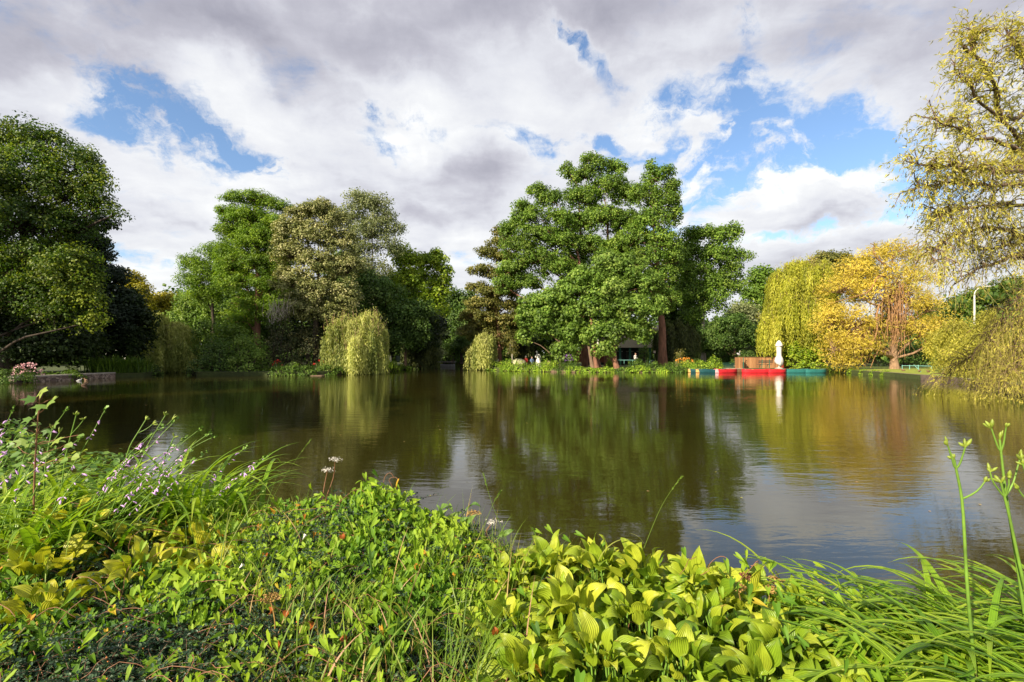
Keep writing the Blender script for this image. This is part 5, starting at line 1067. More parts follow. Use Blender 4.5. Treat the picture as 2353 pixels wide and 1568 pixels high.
def person(label, u, Y, cloth, h=1.2, seat=True, hairc='hair', face=0, group=None, z0=LAND):
    """small continuous skinned body, seated or standing"""
    x = PX(u, Y); r = empty('person', (x, Y, z0), label, 'person', group, face)
    s = h / 1.72
    if seat: J = {'hip': (0, 0, .5), 'che': (0, .02, .9), 'nk': (0, 0, 1.08), 'hd': (0, -.02, 1.2), 'sl': (-.19, 0, 1.0), 'el': (-.25, -.05, .76), 'hl': (-.15, -.25, .62), 'sr': (.19, 0, 1.0), 'er': (.25, -.05, .76), 'hr': (.15, -.25, .62), 'kl': (-.12, -.42, .5), 'fl': (-.12, -.42, .05), 'kr': (.12, -.42, .5), 'fr': (.12, -.42, .05), 'tl': (-.12, -.58, .03), 'tr': (.12, -.58, .03)}
    else: J = {'hip': (0, 0, .92), 'che': (0, .02, 1.25), 'nk': (0, 0, 1.45), 'hd': (0, -.02, 1.56), 'sl': (-.19, 0, 1.38), 'el': (-.25, 0, 1.12), 'hl': (-.24, -.12, .88), 'sr': (.19, 0, 1.38), 'er': (.25, 0, 1.12), 'hr': (.24, -.12, .88), 'kl': (-.1, -.02, .5), 'fl': (-.11, .02, .06), 'kr': (.11, .04, .5), 'fr': (.13, .08, .06), 'tl': (-.11, -.14, .03), 'tr': (.13, -.08, .03)}
    K = list(J); E = [('hip', 'che'), ('che', 'nk'), ('nk', 'hd'), ('che', 'sl'), ('sl', 'el'), ('el', 'hl'), ('che', 'sr'), ('sr', 'er'), ('er', 'hr'), ('hip', 'kl'), ('kl', 'fl'), ('fl', 'tl'), ('hip', 'kr'), ('kr', 'fr'), ('fr', 'tr')]
    RR = {'hip': .15, 'che': .15, 'nk': .06, 'hd': .09, 'sl': .07, 'sr': .07, 'el': .045, 'er': .045, 'hl': .035, 'hr': .035, 'kl': .07, 'kr': .07, 'fl': .045, 'fr': .045, 'tl': .035, 'tr': .035}
    me = bpy.data.meshes.new('body'); me.from_pydata([J[k] for k in K], [(K.index(a), K.index(b_)) for a, b_ in E], []); o = bpy.data.objects.new('body', me); COL.objects.link(o)
    md = o.modifiers.new('skin', 'SKIN'); sv = me.skin_vertices[0].data
    for i, k in enumerate(K): sv[i].radius = (RR[k], RR[k] * .85)
    sv[0].use_root = True; o.modifiers.new('sub', 'SUBSURF').levels = 1; o.modifiers['sub'].render_levels = 2
    m = material('clothed_' + cloth)[0]; nt = NT(m.node_tree); pz = nt.new('ShaderNodeSeparateXYZ', {0: nt.new('ShaderNodeTexCoord').outputs['Object']}).outputs[2]
    hip = J['hip'][2]; nk = J['nk'][2]; cc = {'cloth_red': (.6, .04, .03), 'cloth_blue': (.2, .3, .5), 'white': (.75, .73, .7)}[cloth]
    nt.l.new(nt.mix(nt.math('GREATER_THAN', pz, nk), nt.mix(nt.math('GREATER_THAN', pz, hip - .02), (.06, .07, .11), cc), (.55, .33, .24)), nt.n['Principled BSDF'].inputs[0]); me.materials.append(m)
    o.parent = r; o.scale = (s, s, s)
    hd = J['hd']; b = MB(); b.ball((hd[0] * s, (hd[1] + .03) * s, (hd[2] + .07) * s), .115 * s, .95, 1.05, .95, 10); b.build('hair', M[hairc], r, False)
    b = MB(); b.ball((0, (hd[1] - .035) * s, (hd[2] + .02) * s), .09 * s, .85, .85, 1.1, 10); b.ball((0, (hd[1] - .12) * s, (hd[2] + .01) * s), .018 * s, .8, 1, 1.2, 6); b.build('face', M['skin'], r, False)
    return r
person('person in a red top with light hair sitting left of the statue', 1208, 58.6, 'cloth_red', 1.7, True, 'flower_white')
person('person in a pale blue top sitting just behind the statue', 1222, 60, 'cloth_blue', 1.6, True, 'hair', .4)
person('person in a white top sitting under the conical alder', 1142, 59.5, 'white', 1.6, True, 'hair', -.5)
person('person in a white shirt standing at the kiosk terrace', 1357 + 37 + 66, 64, 'white', 1.72, False, 'hair', .5)
for i, (u, Y, v) in enumerate(((1178, 57, 792), (1284 - 78, 59, 800))): pass
for i, (u, Y, v0) in enumerate([(1177, 57, 788), (1282, 57.5, 790), (1646, 54, 812)]):
    T(['thin young tree with a pale stake left of the statue', 'thin young tree with brownish leaves right of the statue', 'slender young tree in the orange flower bed'][i], 'sapling', Y, u if i < 2 else 1563, [((u if i < 2 else 1563), v0 + 6, 10, 14), ((u if i < 2 else 1563) - 6, v0 + 20, 8, 9), ((u if i < 2 else 1563) + 7, v0 + 24, 8, 9)], 'lf_alder', 'bark_grey', 600 + i, size=.13, cr=.4, dens=.3, tr=.06, name='sapling', limb_r=.4)

# ------------------------------------------------------------------ buildings behind the oaks
def kiosk():
    Y = 74.; x = PX(1517 + 18, Y); r = empty('round_kiosk', (x, Y, LAND), 'round green kiosk tower with a domed cream roof rim behind the oaks', 'kiosk')
    zr = PZ(757, Y); b = MB(); b.lathe([(1.75, 0), (1.75, zr - LAND)], (x, Y, LAND), 32); b.build('wall', M['tower_green'], r)
    b = MB(); b.lathe([(2.15, -.28), (2.42, -.1), (2.42, .35), (2.2, .52), (.2, .75)], (x, Y, zr), 36); b.build('roof', M['cream'], r)
    for a in (-115, -92, -65, -40):
        c, s = math.cos(R(a)), math.sin(R(a)); bb = MB(); Mx = Matrix.Translation((x + c * 1.72, Y + s * 1.72, zr - 1.3)) @ Matrix.Rotation(R(a), 4, 'Z'); bb.box(-.05, .06, -.35, .35, -.5, .5, Mx); bb.build('window', M['metal_white'], r)
kiosk()
def terrace_house():
    Y = 70.; x0, x1 = PX(1352, Y), PX(1500, Y); r = empty('park_restaurant', ((x0 + x1) / 2, Y, LAND), 'park restaurant with a cream fascia and green columns before a darkened interior behind the oaks', 'building')
    z1, z0 = PZ(779, Y), PZ(799, Y)
    b = MB(); b.box(x0, x1, Y, Y + 6, z0, z1); b.box(x0 + 2, x1 - 3, Y + 1, Y + 5, z1 + .01, z1 + 1.9); b.build('roof', M['cream'], r)
    b = MB(); b.box(x0 + .2, x1 - .2, Y + 2, Y + 5.8, LAND, z0 - .01); b.build('wall', M['dark_wall'], r)  # near-black box stands in for the unlit interior under the roof
    for x in np.linspace(x0 + .3, x1 - .3, 7):
        b = MB(); b.box(x - .14, x + .14, Y + .25, Y + .5, LAND, z0 - .01); b.build('column', M['metal_green'], r)
    for x in np.linspace(x0 + 1.2, x1 - 1.8, 5):
        b = MB(); b.box(x, x + 1., Y + 1.9, Y + 2.01, 1.1, 2.3); f = b.build('window', M['metal_dark'], r)
        b = MB(); b.box(x - .05, x + 1.05, Y + 1.86, Y + 1.895, 1.02, 1.09); b.box(x - .05, x + 1.05, Y + 1.86, Y + 1.895, 2.31, 2.38)
        o = b.build('frame', M['metal_white'], None); o.parent = f; o.matrix_parent_inverse = Matrix.Identity(4); o.location = Vector((0, 0, 0)) - r.location; o.location = (-r.location.x, -r.location.y, -r.location.z)
    b = MB(); b.box(x0, x1, Y - 1.6, Y - 1.56, 1.05, 1.1); [b.box(x - .02, x + .02, Y - 1.6, Y - 1.56, LAND, 1.05) for x in np.arange(x0, x1, 1.2)]; b.build('railing', M['metal_teal'], r)
terrace_house()
def fence_panel():
    Y = 61.5; x0, x1 = PX(1322, Y), PX(1392, Y); z0, z1 = LAND + .5, PZ(807, Y); r = empty('panel_fence', ((x0 + x1) / 2, Y, LAND), 'reddish-brown panel fence seen between the leaning trunks', 'fence')
    n = 4; w = (x1 - x0) / n
    for i in range(n):
        b = MB(); b.box(x0 + i * w + .04, x0 + (i + 1) * w - .04, Y, Y + .03, z0, z1); b.build('panel', M['redbrown'], r)
        b = MB(); b.bar((x0 + i * w, Y, LAND), (x0 + i * w, Y, z1 + .05), .05); b.build('post', M['dark_wall'], r)
    b = MB(); b.box(x0, x1, Y - .02, Y - .003, (z0 + z1) / 2 - .015, (z0 + z1) / 2 + .015); b.build('rail', M['tan'], r)
fence_panel()
def sign(label, u, v, w, h, Y, mat='white', post=True, frame=None, name='sign'):
    x, z = PX(u, Y), PZ(v, Y); hw, hh = w * Y / F / 2, h * Y / F / 2; r = empty(name, (x, Y, LAND), label, 'sign')
    b = MB(); b.box(x - hw, x + hw, Y - .015, Y + .015, z - hh, z + hh); b.build('panel', M[mat], r)
    if frame: b = MB(); b.box(x - hw - .05, x - hw, Y - .03, Y + .03, z - hh, z + hh); b.box(x + hw, x + hw + .05, Y - .03, Y + .03, z - hh, z + hh); b.box(x - hw - .05, x + hw + .05, Y - .03, Y + .03, z + hh + .002, z + hh + .05); b.build('frame', M[frame], r)
    b = MB(); b.bar((x, Y + .06, LAND), (x, Y + .06, z + hh * .6), .05); b.build('post', M['metal_dark'], r)
sign('small white notice in front of the red-brown fence', 1345, 809.5, 4, 4.5, 61)
sign('pale yellow notice beside the massive trunk', 1504, 809, 5, 5.5, 58.5, 'cream')
sign('green board in a pale frame right of the massive trunk', 1532, 826, 7, 12, 60, 'metal_green', frame='metal_white')
sign('tall white banner between the leaning trunks', 1374, 786, 4.5, 17, 63)
sign('small slate board above the plank screen', 1752, 812, 4, 4, 56, 'cloth_blue')
def mast():
    Y = 72.; x = PX(1574.5, Y); r = empty('fairground_mast', (x, Y, LAND), 'pale turquoise mast with cross rails and a truss behind the trees', 'mast')
    b = MB(); b.tube([(x - .05, Y, LAND), (x, Y, PZ(768, Y)), (x + .12, Y, PZ(721, Y))], [.17, .15, .04], 10); b.build('pole', M['metal_teal'], r)
    b = MB()
    for v, ua, ub in ((750, 1557, 1592), (760, 1565, 1600), (769, 1545, 1604), (776, 1548, 1612), (787, 1546, 1622)): b.bar(P(ua, v, Y + .2), P(ub, v + .5, Y + .2), .07)
    b.build('cross_rails', M['metal_teal'], r)
    b = MB()
    for ua, va, ub, vb in ((1567, 770, 1581, 784), (1577, 748, 1592, 758), (1592, 750, 1592, 770), (1586, 750, 1586, 770), (1588, 776, 1600, 790), (1580, 760, 1592, 770), (1575, 730, 1596, 756)): b.bar(P(ua, va, Y - .1), P(ub, vb, Y - .1), .06)
    b.build('truss', M['metal_teal'], r)
mast()
def chair(label, u, Y, rz):
    r = empty('garden_chair', (PX(u, Y), Y, LAND), label, 'chair', None, rz)
    b = MB(); b.box(-.24, .24, -.22, .22, .42, .45); b.build('seat', M['white'], r, False)
    b = MB(); b.bar((-.22, .22, .45), (-.22, .32, .95), .03); b.bar((.22, .22, .45), (.22, .32, .95), .03); b.bar((-.22, .32, .93), (.22, .32, .93), .03, .05); b.bar((-.22, .28, .72), (.22, .28, .72), .03, .05); b.build('backrest', M['white'], r, False)
    for sx in (-.21, .21):
        for sy in (-.2, .2): bb = MB(); bb.bar((sx, sy, 0), (sx, sy, .42), .03); bb.build('leg', M['metal_white'], r, False)
chair('pale garden chair in the shade behind the orange flowers', 1549, 62, .5)
b = MB(); b.lathe([(.33, 0), (.29, .2), (.27, .62), (.25, .64)], (PX(1532, 55) + 1.2, 55, LAND), 12); tag(b.build('tree_stump', M['stump']), 'short brown tree stump beside the orange flowers', 'stump')
def table(label, u, Y):
    x = PX(u, Y); r = empty('garden_table', (x, Y, LAND), label, 'table'); b = MB(); b.box(x - .6, x + .6, Y - .4, Y + .4, LAND + .7, LAND + .74); b.build('table_top', M['metal_white'], r)
    for sx in (-.5, .5): b = MB(); b.bar((x + sx, Y - .3, LAND), (x + sx, Y + .3, LAND + .7), .04); b.bar((x + sx, Y + .3, LAND), (x + sx, Y - .3, LAND + .7), .04); b.build('leg', M['metal_dark'], r)
table('pale folding table in the shade left of the massive trunk', 1494, 60)
# street lamps behind the golden willow
def lamp(label, u, vtop, vhead, Y, du):
    x = PX(u, Y); zt = PZ(vtop, Y); r = empty('street_lamp', (x, Y, LAND), label, 'street lamp', 'street lamps behind the right lawn')
    b = MB(); b.tube([(x, Y, LAND), (x, Y, zt - 1)], [.13, .09], 8); pts = [(x + du * (1 - math.cos(a)) , Y, zt - 1 + 1.1 * math.sin(a)) for a in np.linspace(0, math.pi / 2, 7)]; b.tube(pts, .055, 8, False); b.build('pole', M['metal_white'], r)
    b = MB(); sg = 1 if du > 0 else -1; b.lathe([(.02, -.1), (.16, -.04), (.17, .06), (.05, .12)], (x + du + .25 * sg, Y, zt + .08), 10, 2.2, 1); b.build('lamp_head', M['metal_white'], r)
lamp('tall pale street lamp with its arm curving right behind the willow', 2239, 660, 660, 66, 1.7)
lamp('farther street lamp with a left-pointing arm beside the tall one', 2283, 700, 700, 80, -1.5)
# low railing and birds on the lawn
def railing():
    Y = 46.; r = empty('lawn_railing', (PX(2090, Y), Y, LAND), 'low bluish-green metal railing on the right lawn', 'railing'); b = MB(); pts = [(2073, 50), (2090, 49.5), (2110, 49), (2140, 48), (2165, 47)]
    for u, y in pts: q = MB(); q.bar((PX(u, y), y, LAND), (PX(u, y), y, LAND + .42), .04); q.build('post', M['metal_teal'], r)
    for (u0, y0), (u1, y1) in zip(pts[:-1], pts[1:]): b.bar((PX(u0, y0), y0, LAND + .36), (PX(u1, y1), y1, LAND + .36), .035)
    b.bar((PX(2100, 44), 44, LAND + .55), (PX(2116, 41), 41, LAND + .02), .04); b.build('rail', M['metal_teal'], r)
railing()
def duck(label, x, y, z, rz, mat='duck_brown', group=None, swim=False):
    r = empty('duck', (x, y, z), label, 'duck', group, rz); r.scale = (.7, .7, .7); zz = 0 if swim else .08
    b = MB(); Mx = Matrix.Translation((0, 0, .09 + zz)) @ Matrix.Rotation(R(78), 4, 'Y'); b.lathe([(.01, -.26), (.05, -.2), (.10, -.08), (.115, .04), (.09, .15), (.04, .2)], (0, 0, 0), 12, M=Mx)
    b.tube([(.15, 0, .12 + zz), (.19, 0, .2 + zz), (.2, 0, .27 + zz)], [.06, .038, .035], 8); b.ball((.215, 0, .29 + zz), .046, 1.2, .95, .95, 10); b.build('body', M[mat], r, False)
    b = MB(); b.tube([(.25, 0, .285 + zz), (.325, 0, .27 + zz)], [.02, .014], 6); b.build('beak', M['tan'], r, False)
    if not swim:
        for s in (-.04, .04): b = MB(); b.tube([(0, s, 0), (0, s, .1)], .009, 5); b.build('leg', M['tan'], r, False)
G1 = 'ducks on the right lawn'; G2 = 'ducks swimming by the stone wall'
duck('brown duck resting on the lawn nearest the willow trunk', PX(2075, 43), 43, LAND, 2.6, group=G1)
duck('brown duck on the lawn beside the slanting rail', PX(2112, 41), 41, LAND, .4, group=G1)
duck('brown duck on the lawn closest to the drooping willow curtain', PX(2133, 39.5), 39.5, LAND, 3.3, group=G1)
duck('pale duck swimming close under the stone wall', PX(182, 33.5), 33.5, -.03, .3, 'heron_grey', G2, True)
duck('brown and white duck swimming just right of the pale one', PX(198, 33.8), 33.8, -.03, 2.9, 'duck_brown', G2, True)
duck('dark duck swimming farther out from the stone wall', PX(193, 28.5), 28.5, -.03, .1, 'duck_brown', G2, True)
# ------------------------------------------------------------------ the near bank
def bankY(x): return np.interp(x, [-9, -5.6, -2.35, 1.68, 5.], [6.3, 5.25, 4.1, 2.7, 1.6])
HB = [(-.86, 3.12, .30, .32, .42), (-1.35, 3.25, .22, .42, .4), (-.45, 2.95, .18, .38, .42), (-1.9, 3.3, .10, .5, .5), (-.05, 2.7, .08, .35, .4), (-1.0, 2.5, .12, .9, .5),
      (-2.5, 2.7, .12, .6, .6), (-2.9, 3.3, .22, .6, .5), (.6, 2.1, .0, .9, .5), (-1.6, 2.1, .08, .6, .5), (-3.2, 2.6, .14, .6, .6)]
def Hm(x, y):
    x = np.asarray(x, float); y = np.asarray(y, float); z = np.full(np.broadcast(x, y).shape, .42)
    for cx, cy, a, sx, sy in HB: z = z + a * np.exp(-((x - cx) / sx) ** 2 - ((y - cy) / sy) ** 2)
    edge = np.clip((bankY(x) - .22 - y) / .3, 0, 1); z = .34 + (z - .34) * (edge ** .5)
    return z + .035 * np.sin(x * 9 + y * 5) * np.sin(y * 8 - x * 3) * edge
def mound_body():
    # soil mound carrying the plants
    xs = np.linspace(-6, 5, 150); ts = np.linspace(0, 1, 50); V = []; 
    for x in xs:
        yb = bankY(x) - .3
        for t in ts: y = -1.5 + (yb + 1.5) * t; V.append((x, y, float(Hm(x, y)) - .16 if y > .4 else .345))
    n = len(ts); Fs = [(i * n + j, (i + 1) * n + j, (i + 1) * n + j + 1, i * n + j + 1) for i in range(len(xs) - 1) for j in range(n - 1)]
    V = [(x, y, max(z, .344)) for x, y, z in V]
    tag(mk('soil_bank', V, Fs, M['soil'], smooth=True), kind='structure')
mound_body()
kb = [(x, float(bankY(x))) for x in (-9, -5.6, -2.35, 1.68, 5.)]
edging('pebble_kerb', 'low kerb of pebbled concrete along the near bank, mostly overgrown', kb, M['pebble'], -.6, .372, .3, 'kerb', .3)

def scatter(rng, n, x0, x1, y0, wfun=None, ymax_off=.12):
    x = rng.uniform(x0, x1, n * 3); yb = bankY(x) - ymax_off; y = y0 + (yb - y0) * rng.random(n * 3)
    k = np.ones(len(x)) if wfun is None else wfun(x, y)
    ok = rng.random(len(x)) < k; x, y = x[ok][:n], y[ok][:n]
    return x, y
def in_hosta(x, y):
    a = np.exp(-(((x - .72) / .95) ** 4 + ((y - 2.05) / .62) ** 4)); b = np.exp(-(((x + 2.15) / .62) ** 4 + ((y - 2.72) / .4) ** 4)); c = 1 / (1 + np.exp(-(x - 1.55) * 8))
    return a, b, c
# --- cotoneaster: fine dark leaves on arching twigs
def cotoneaster(label, cx, cy, rx, ry, n, seed, berries=0, zadd=0.):
    rng = np.random.default_rng(seed); r = empty('cotoneaster_shrub', (cx, cy, .35), label, 'shrub', 'low dark cotoneaster shrubs')
    a = rng.uniform(0, 2 * math.pi, n); q = np.sqrt(rng.random(n)); x = cx + rx * q * np.cos(a); y = np.minimum(cy + ry * q * np.sin(a), bankY(x := x) - .15)
    z = Hm(x, y) - .10 + rng.uniform(-.05, .09, n) + zadd
    s = np.stack([x, y, z], 1); hd = rng.uniform(0, 2 * math.pi, n); L = rng.uniform(.12, .34, n)
    e = s + np.stack([np.cos(hd) * L, np.sin(hd) * L * .8, rng.uniform(-.08, .13, n)], 1)
    pth = curve(s, e, np.stack([np.zeros(n), np.zeros(n), L * .12], 1), 6, rng, .08)
    tw = Chunks(); tubes(tw, pth, np.repeat(np.linspace(.0016, .0007, 6)[None], n, 0), 3); tw.build('twigs', M['bark'], r)
    k = 44; f = np.sort(rng.random((n, k)), 1) * 4.99; j = f.astype(int); ii = np.arange(n)[:, None]
    p = (pth[ii, j] * (1 - (f - j))[..., None] + pth[ii, j + 1] * (f - j)[..., None]).reshape(-1, 3); d = nrm(np.repeat(e - s, k, 0)); m = len(p)
    side = np.cross(d, [0, 0, 1]) * rng.choice([-1, 1], m)[:, None]; Ld = nrm(side + d * .5 + rng.normal(size=(m, 3)) * .35); Nn = nrm(rng.normal(size=(m, 3)) * .5 + [0, -.25, 1])
    sz = rng.uniform(.010, .018, m); ch = Chunks(); tb = np.repeat(rng.normal(.5, .2, n), k)
    ch.add(place(T_OVAL[0], p + Ld * .002, Ld, Nn, sz, sz), T_OVAL[1], np.clip(tb + rng.normal(size=m) * .18, 0, 1)); ch.build('leaves', M['cotoneaster'], r)
    if berries:
        b = Chunks(); o = rng.integers(0, m, berries); c = p[o] + [0, -.004, .003]; oc = np.array([(1, 0, 0), (-1, 0, 0), (0, 1, 0), (0, -1, 0), (0, 0, 1), (0, 0, -1)], float) * .0042
        b.add(c[:, None] + oc[None], [(0, 2, 4), (2, 1, 4), (1, 3, 4), (3, 0, 4), (2, 0, 5), (1, 2, 5), (3, 1, 5), (0, 3, 5)], np.full(berries, .5)); b.build('berries', M['berry'], r, smooth=True)
cotoneaster('spreading dark cotoneaster with orange berries at the lower left', -1.9, 1.95, .95, .5, 3000, 701, 900)
cotoneaster('dark cotoneaster showing between the bindweed below the central mound', -.75, 2.05, .8, .55, 3000, 702, 260)
cotoneaster('dark cotoneaster twigs under the bindweed mound at the water', -.8, 2.95, .8, .5, 3000, 703, 60)
cotoneaster('dark cotoneaster trailing behind the left end of the hosta bed', -.1, 2.55, .5, .5, 1500, 704, 40)
cotoneaster('dark cotoneaster between the golden hostas and the central mound', -1.75, 2.75, .7, .5, 1800, 705, 60)
# --- bindweed
def bindweed():
    rng = np.random.default_rng(710); ch = Chunks(); st = Chunks()
    def wf(x, y):
        a, b, c = in_hosta(x, y); w = np.ones(len(x)) * .95
        w *= 1 - .86 * a; w *= 1 - .55 * b; w *= 1 - .93 * c
        dark = .9 * np.exp(-(((x + 1.75) / .65) ** 2 + ((y - 1.8) / .34) ** 2)) + .55 * np.exp(-(((x + .5) / .5) ** 2 + ((y - 1.75) / .3) ** 2))
        w *= 1 - .82 * np.clip(dark, 0, 1)
        pat = .5 + .5 * np.sin(x * 6.1 + 1.3 * np.sin(y * 5)) * np.sin(y * 7.3 + x * 2.1)
        return np.clip(w * (.16 + 1.0 * pat), 0, 1)
    def layer(n, zlo, zhi, s0, s1, x0=-3.6, x1=2., y0=1.2, w=wf, tint0=.5):
        x, y = scatter(rng, n, x0, x1, y0, w); m = len(x)
        z = Hm(x, y) + rng.uniform(zlo, zhi, m); pos = np.stack([x, y, z], 1)
        L = nrm(np.stack([rng.normal(size=m) * .5 + .12, -.35 + rng.normal(size=m) * .45, -.62 + rng.normal(size=m) * .42], 1)); Nn = nrm(np.stack([rng.normal(size=m) * .45 - .1, -.6 + rng.normal(size=m) * .35, .65 + rng.normal(size=m) * .35], 1))
        sz = rng.uniform(s0, s1, m) * (1 + .25 * rng.random(m)); cl = .16 * np.sin(x * 4.3 + y * 3.1) + .1 * np.sin(x * 11 - y * 7)
        ti = np.clip(tint0 + (z - Hm(x, y)) * 1.4 + cl + rng.normal(size=m) * .14, .05, .9); yl = rng.random(m); ti = np.where(yl < .02, rng.uniform(.93, 1., m), ti)  # tint darkens with depth, imitating shade inside the tangle
        ch.add(place(T_ARROW[0], pos, L, Nn, sz, sz * rng.uniform(.6, 1.0, m)), T_ARROW[1], ti)
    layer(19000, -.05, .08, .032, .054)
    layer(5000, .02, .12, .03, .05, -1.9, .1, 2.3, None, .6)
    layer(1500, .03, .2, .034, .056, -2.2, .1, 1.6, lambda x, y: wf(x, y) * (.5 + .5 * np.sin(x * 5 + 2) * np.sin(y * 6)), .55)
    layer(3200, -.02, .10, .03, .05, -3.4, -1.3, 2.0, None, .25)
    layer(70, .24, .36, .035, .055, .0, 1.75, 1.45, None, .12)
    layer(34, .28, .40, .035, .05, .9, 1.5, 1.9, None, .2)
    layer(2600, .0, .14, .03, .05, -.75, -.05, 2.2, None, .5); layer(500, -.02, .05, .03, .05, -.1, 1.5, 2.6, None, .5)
    # twining stems
    n = 520; x, y = scatter(rng, n, -3.2, 1.7, 1.4); m = len(x); s = np.stack([x, y, Hm(x, y) + .02], 1); h = rng.uniform(0, 2 * math.pi, m); L = rng.uniform(.15, .55, m)
    e = s + np.stack([np.cos(h) * L, np.sin(h) * L * .6, rng.uniform(-.05, .06, m)], 1); e[:, 2] = Hm(e[:, 0], e[:, 1]) + rng.uniform(.0, .08, m)
    tubes(st, curve(s, e, np.stack([np.zeros(m), np.zeros(m), L * .15], 1), 10, rng, .14), np.full((m, 10), .0017), 4)
    # tendrils curling over the mound top
    for u, v, uu, vv, y_ in ((880, 1110, 905, 1098, 3.1), (860, 1105, 838, 1090, 3.15), (900, 1120, 915, 1104, 3.1), (1610, 1310, 1670, 1283, 2.35), (1690, 1330, 1725, 1300, 2.3), (1560, 1310, 1600, 1280, 2.4)):
        tubes(st, curve(P(u, v + 12, y_)[None], P(uu, vv, y_)[None], np.array([[0, 0, .04]]), 12, rng, .25), np.full((1, 12), .0018), 4)
    o = ch.build('bindweed', M['bindweed'], None, smooth=False); tag(o, 'bright green field bindweed sprawling over the near bank', 'bindweed', kind='stuff')
    o = st.build('bindweed_vines', M['stem_red'], None, smooth=True); tag(o, 'thin reddish bindweed stems twining through the leaves', 'vines', kind='stuff')
bindweed()
# --- hostas
HT = [grid_leaf(9, 8, .31, a, f, wv, td, s) for s, (a, f, wv, td) in enumerate([(.35, .28, .03, .3), (.6, .15, .05, .5), (.85, .25, .05, .6), (.2, .38, .03, .2), (.7, .05, .07, .7), (1.05, .3, .05, .4)])]
def hosta(label, x, y, z0, n, mat, seed, rad=.2, size=.24, h=.40, lean=(0, 0), group=None, tb=.55, stalks=None):
    rng = np.random.default_rng(seed); r = empty('hosta_plant', (x, y, z0), label, 'hosta', group)
    ch = Chunks(); pt = Chunks(); q = np.sort(rng.random(n)); az = rng.uniform(0, 2 * math.pi, n)
    hd = np.stack([np.cos(az), np.sin(az), np.zeros(n)], 1); rr = rad * (.15 + .95 * q); zz = z0 + h * (1 - .62 * q ** 1.5) * rng.uniform(.8, 1.08, n)
    pos = np.array([x, y, 0.]) + hd * rr[:, None]; pos[:, 2] = zz
    el = np.radians(62 - 78 * q + rng.normal(size=n) * 13); L = nrm(hd * np.cos(el)[:, None] + np.array([lean[0], lean[1], 0]) + np.array([0, 0, 1.]) * np.sin(el)[:, None] + rng.normal(size=(n, 3)) * .13)
    Nn = nrm(np.cross(np.cross(hd + rng.normal(size=(n, 3)) * .25, L), L) * -1 + 1e-3); Nn = np.where(Nn[:, 2:3] < 0, -Nn, Nn); Nn = nrm(Nn + rng.normal(size=(n, 3)) * .22)
    sz = size * rng.uniform(.68, 1.15, n) * (.8 + .3 * q); ti = np.clip(tb + .35 * (zz - z0 - h * .7) / h + rng.normal(size=n) * .2, 0, 1)  # low leaves tinted darker, shading put into the leaf colour
    kind = rng.integers(0, len(HT), n)
    for k in range(len(HT)):
        m = kind == k
        if m.any(): ch.add(place(HT[k][0], pos[m], L[m], Nn[m], sz[m], sz[m] * rng.uniform(.85, 1.12, m.sum())), HT[k][1], ti[m], HT[k][2])
    s = np.array([x, y, z0]) + rng.normal(size=(n, 3)) * [.025, .025, 0]; tubes(pt, curve(s, pos + L * sz[:, None] * .06, hd * .03, 5, rng, .03), np.repeat(np.linspace(.005, .0035, 5)[None], n, 0), 5)
    ch.build('leaves', M[mat], r, smooth=True); pt.build('leaf_stalks', M['stem_green'], r, smooth=True)
    for (ue, ve, ye, bx) in (stalks or []):
        e = P(ue, ve, ye); b = np.array([e[0] - bx, ye - .12, z0 + .1]); c = curve(b[None], e[None], np.array([[-.06 * np.sign(bx), 0, .05]]), 12, rng, .03)
        q_ = Chunks(); tubes(q_, c, np.linspace(.0038, .002, 12)[None], 5)
        # green bud tip
        T_ = c[0, -1]; d = nrm(c[0, -1] - c[0, -2]); kk = 9; pb = T_ + d * rng.uniform(-.02, .03, (kk, 1)) + rng.normal(size=(kk, 3)) * .004
        q_.add(place(T_OVAL[0], pb, np.repeat(d[None], kk, 0) + rng.normal(size=(kk, 3)) * .3, rdir(rng, kk), .018, .02), T_OVAL[1], np.full(kk, .5))
        so_ = q_.build('flower_stalk', M['stem_green'], r, smooth=True)
        bl = Chunks(); nb = rng.integers(6, 12); f = rng.uniform(6.5, 10.6, nb); j = f.astype(int); pb = c[0][j] * (1 - (f - j))[:, None] + c[0][j + 1] * (f - j)[:, None]
        dd = nrm(np.stack([rng.normal(size=nb) + .25, rng.normal(size=nb) * .6 - .2, -.35 + rng.normal(size=nb) * .25], 1)); ln = rng.uniform(.012, .032, nb)
        pth = pb[:, None] + dd[:, None] * (np.linspace(.003, 1, 5)[None, :, None] * ln[:, None, None]); pth[:, 3:, 2] -= (np.array([.1, .25])[None] * ln[:, None])
        tubes(bl, pth, np.array([.0015, .002, .0042, .0052, .0018])[None] * (ln / .028)[:, None], 5)
        o = bl.build('blossoms', M['flower_lilac'], so_, smooth=True, world=False); o.matrix_parent_inverse = Matrix.Identity(4); o.data.transform(Matrix.Translation(-r.location))
    return r
GH = 'light green hostas in the right-hand bed'
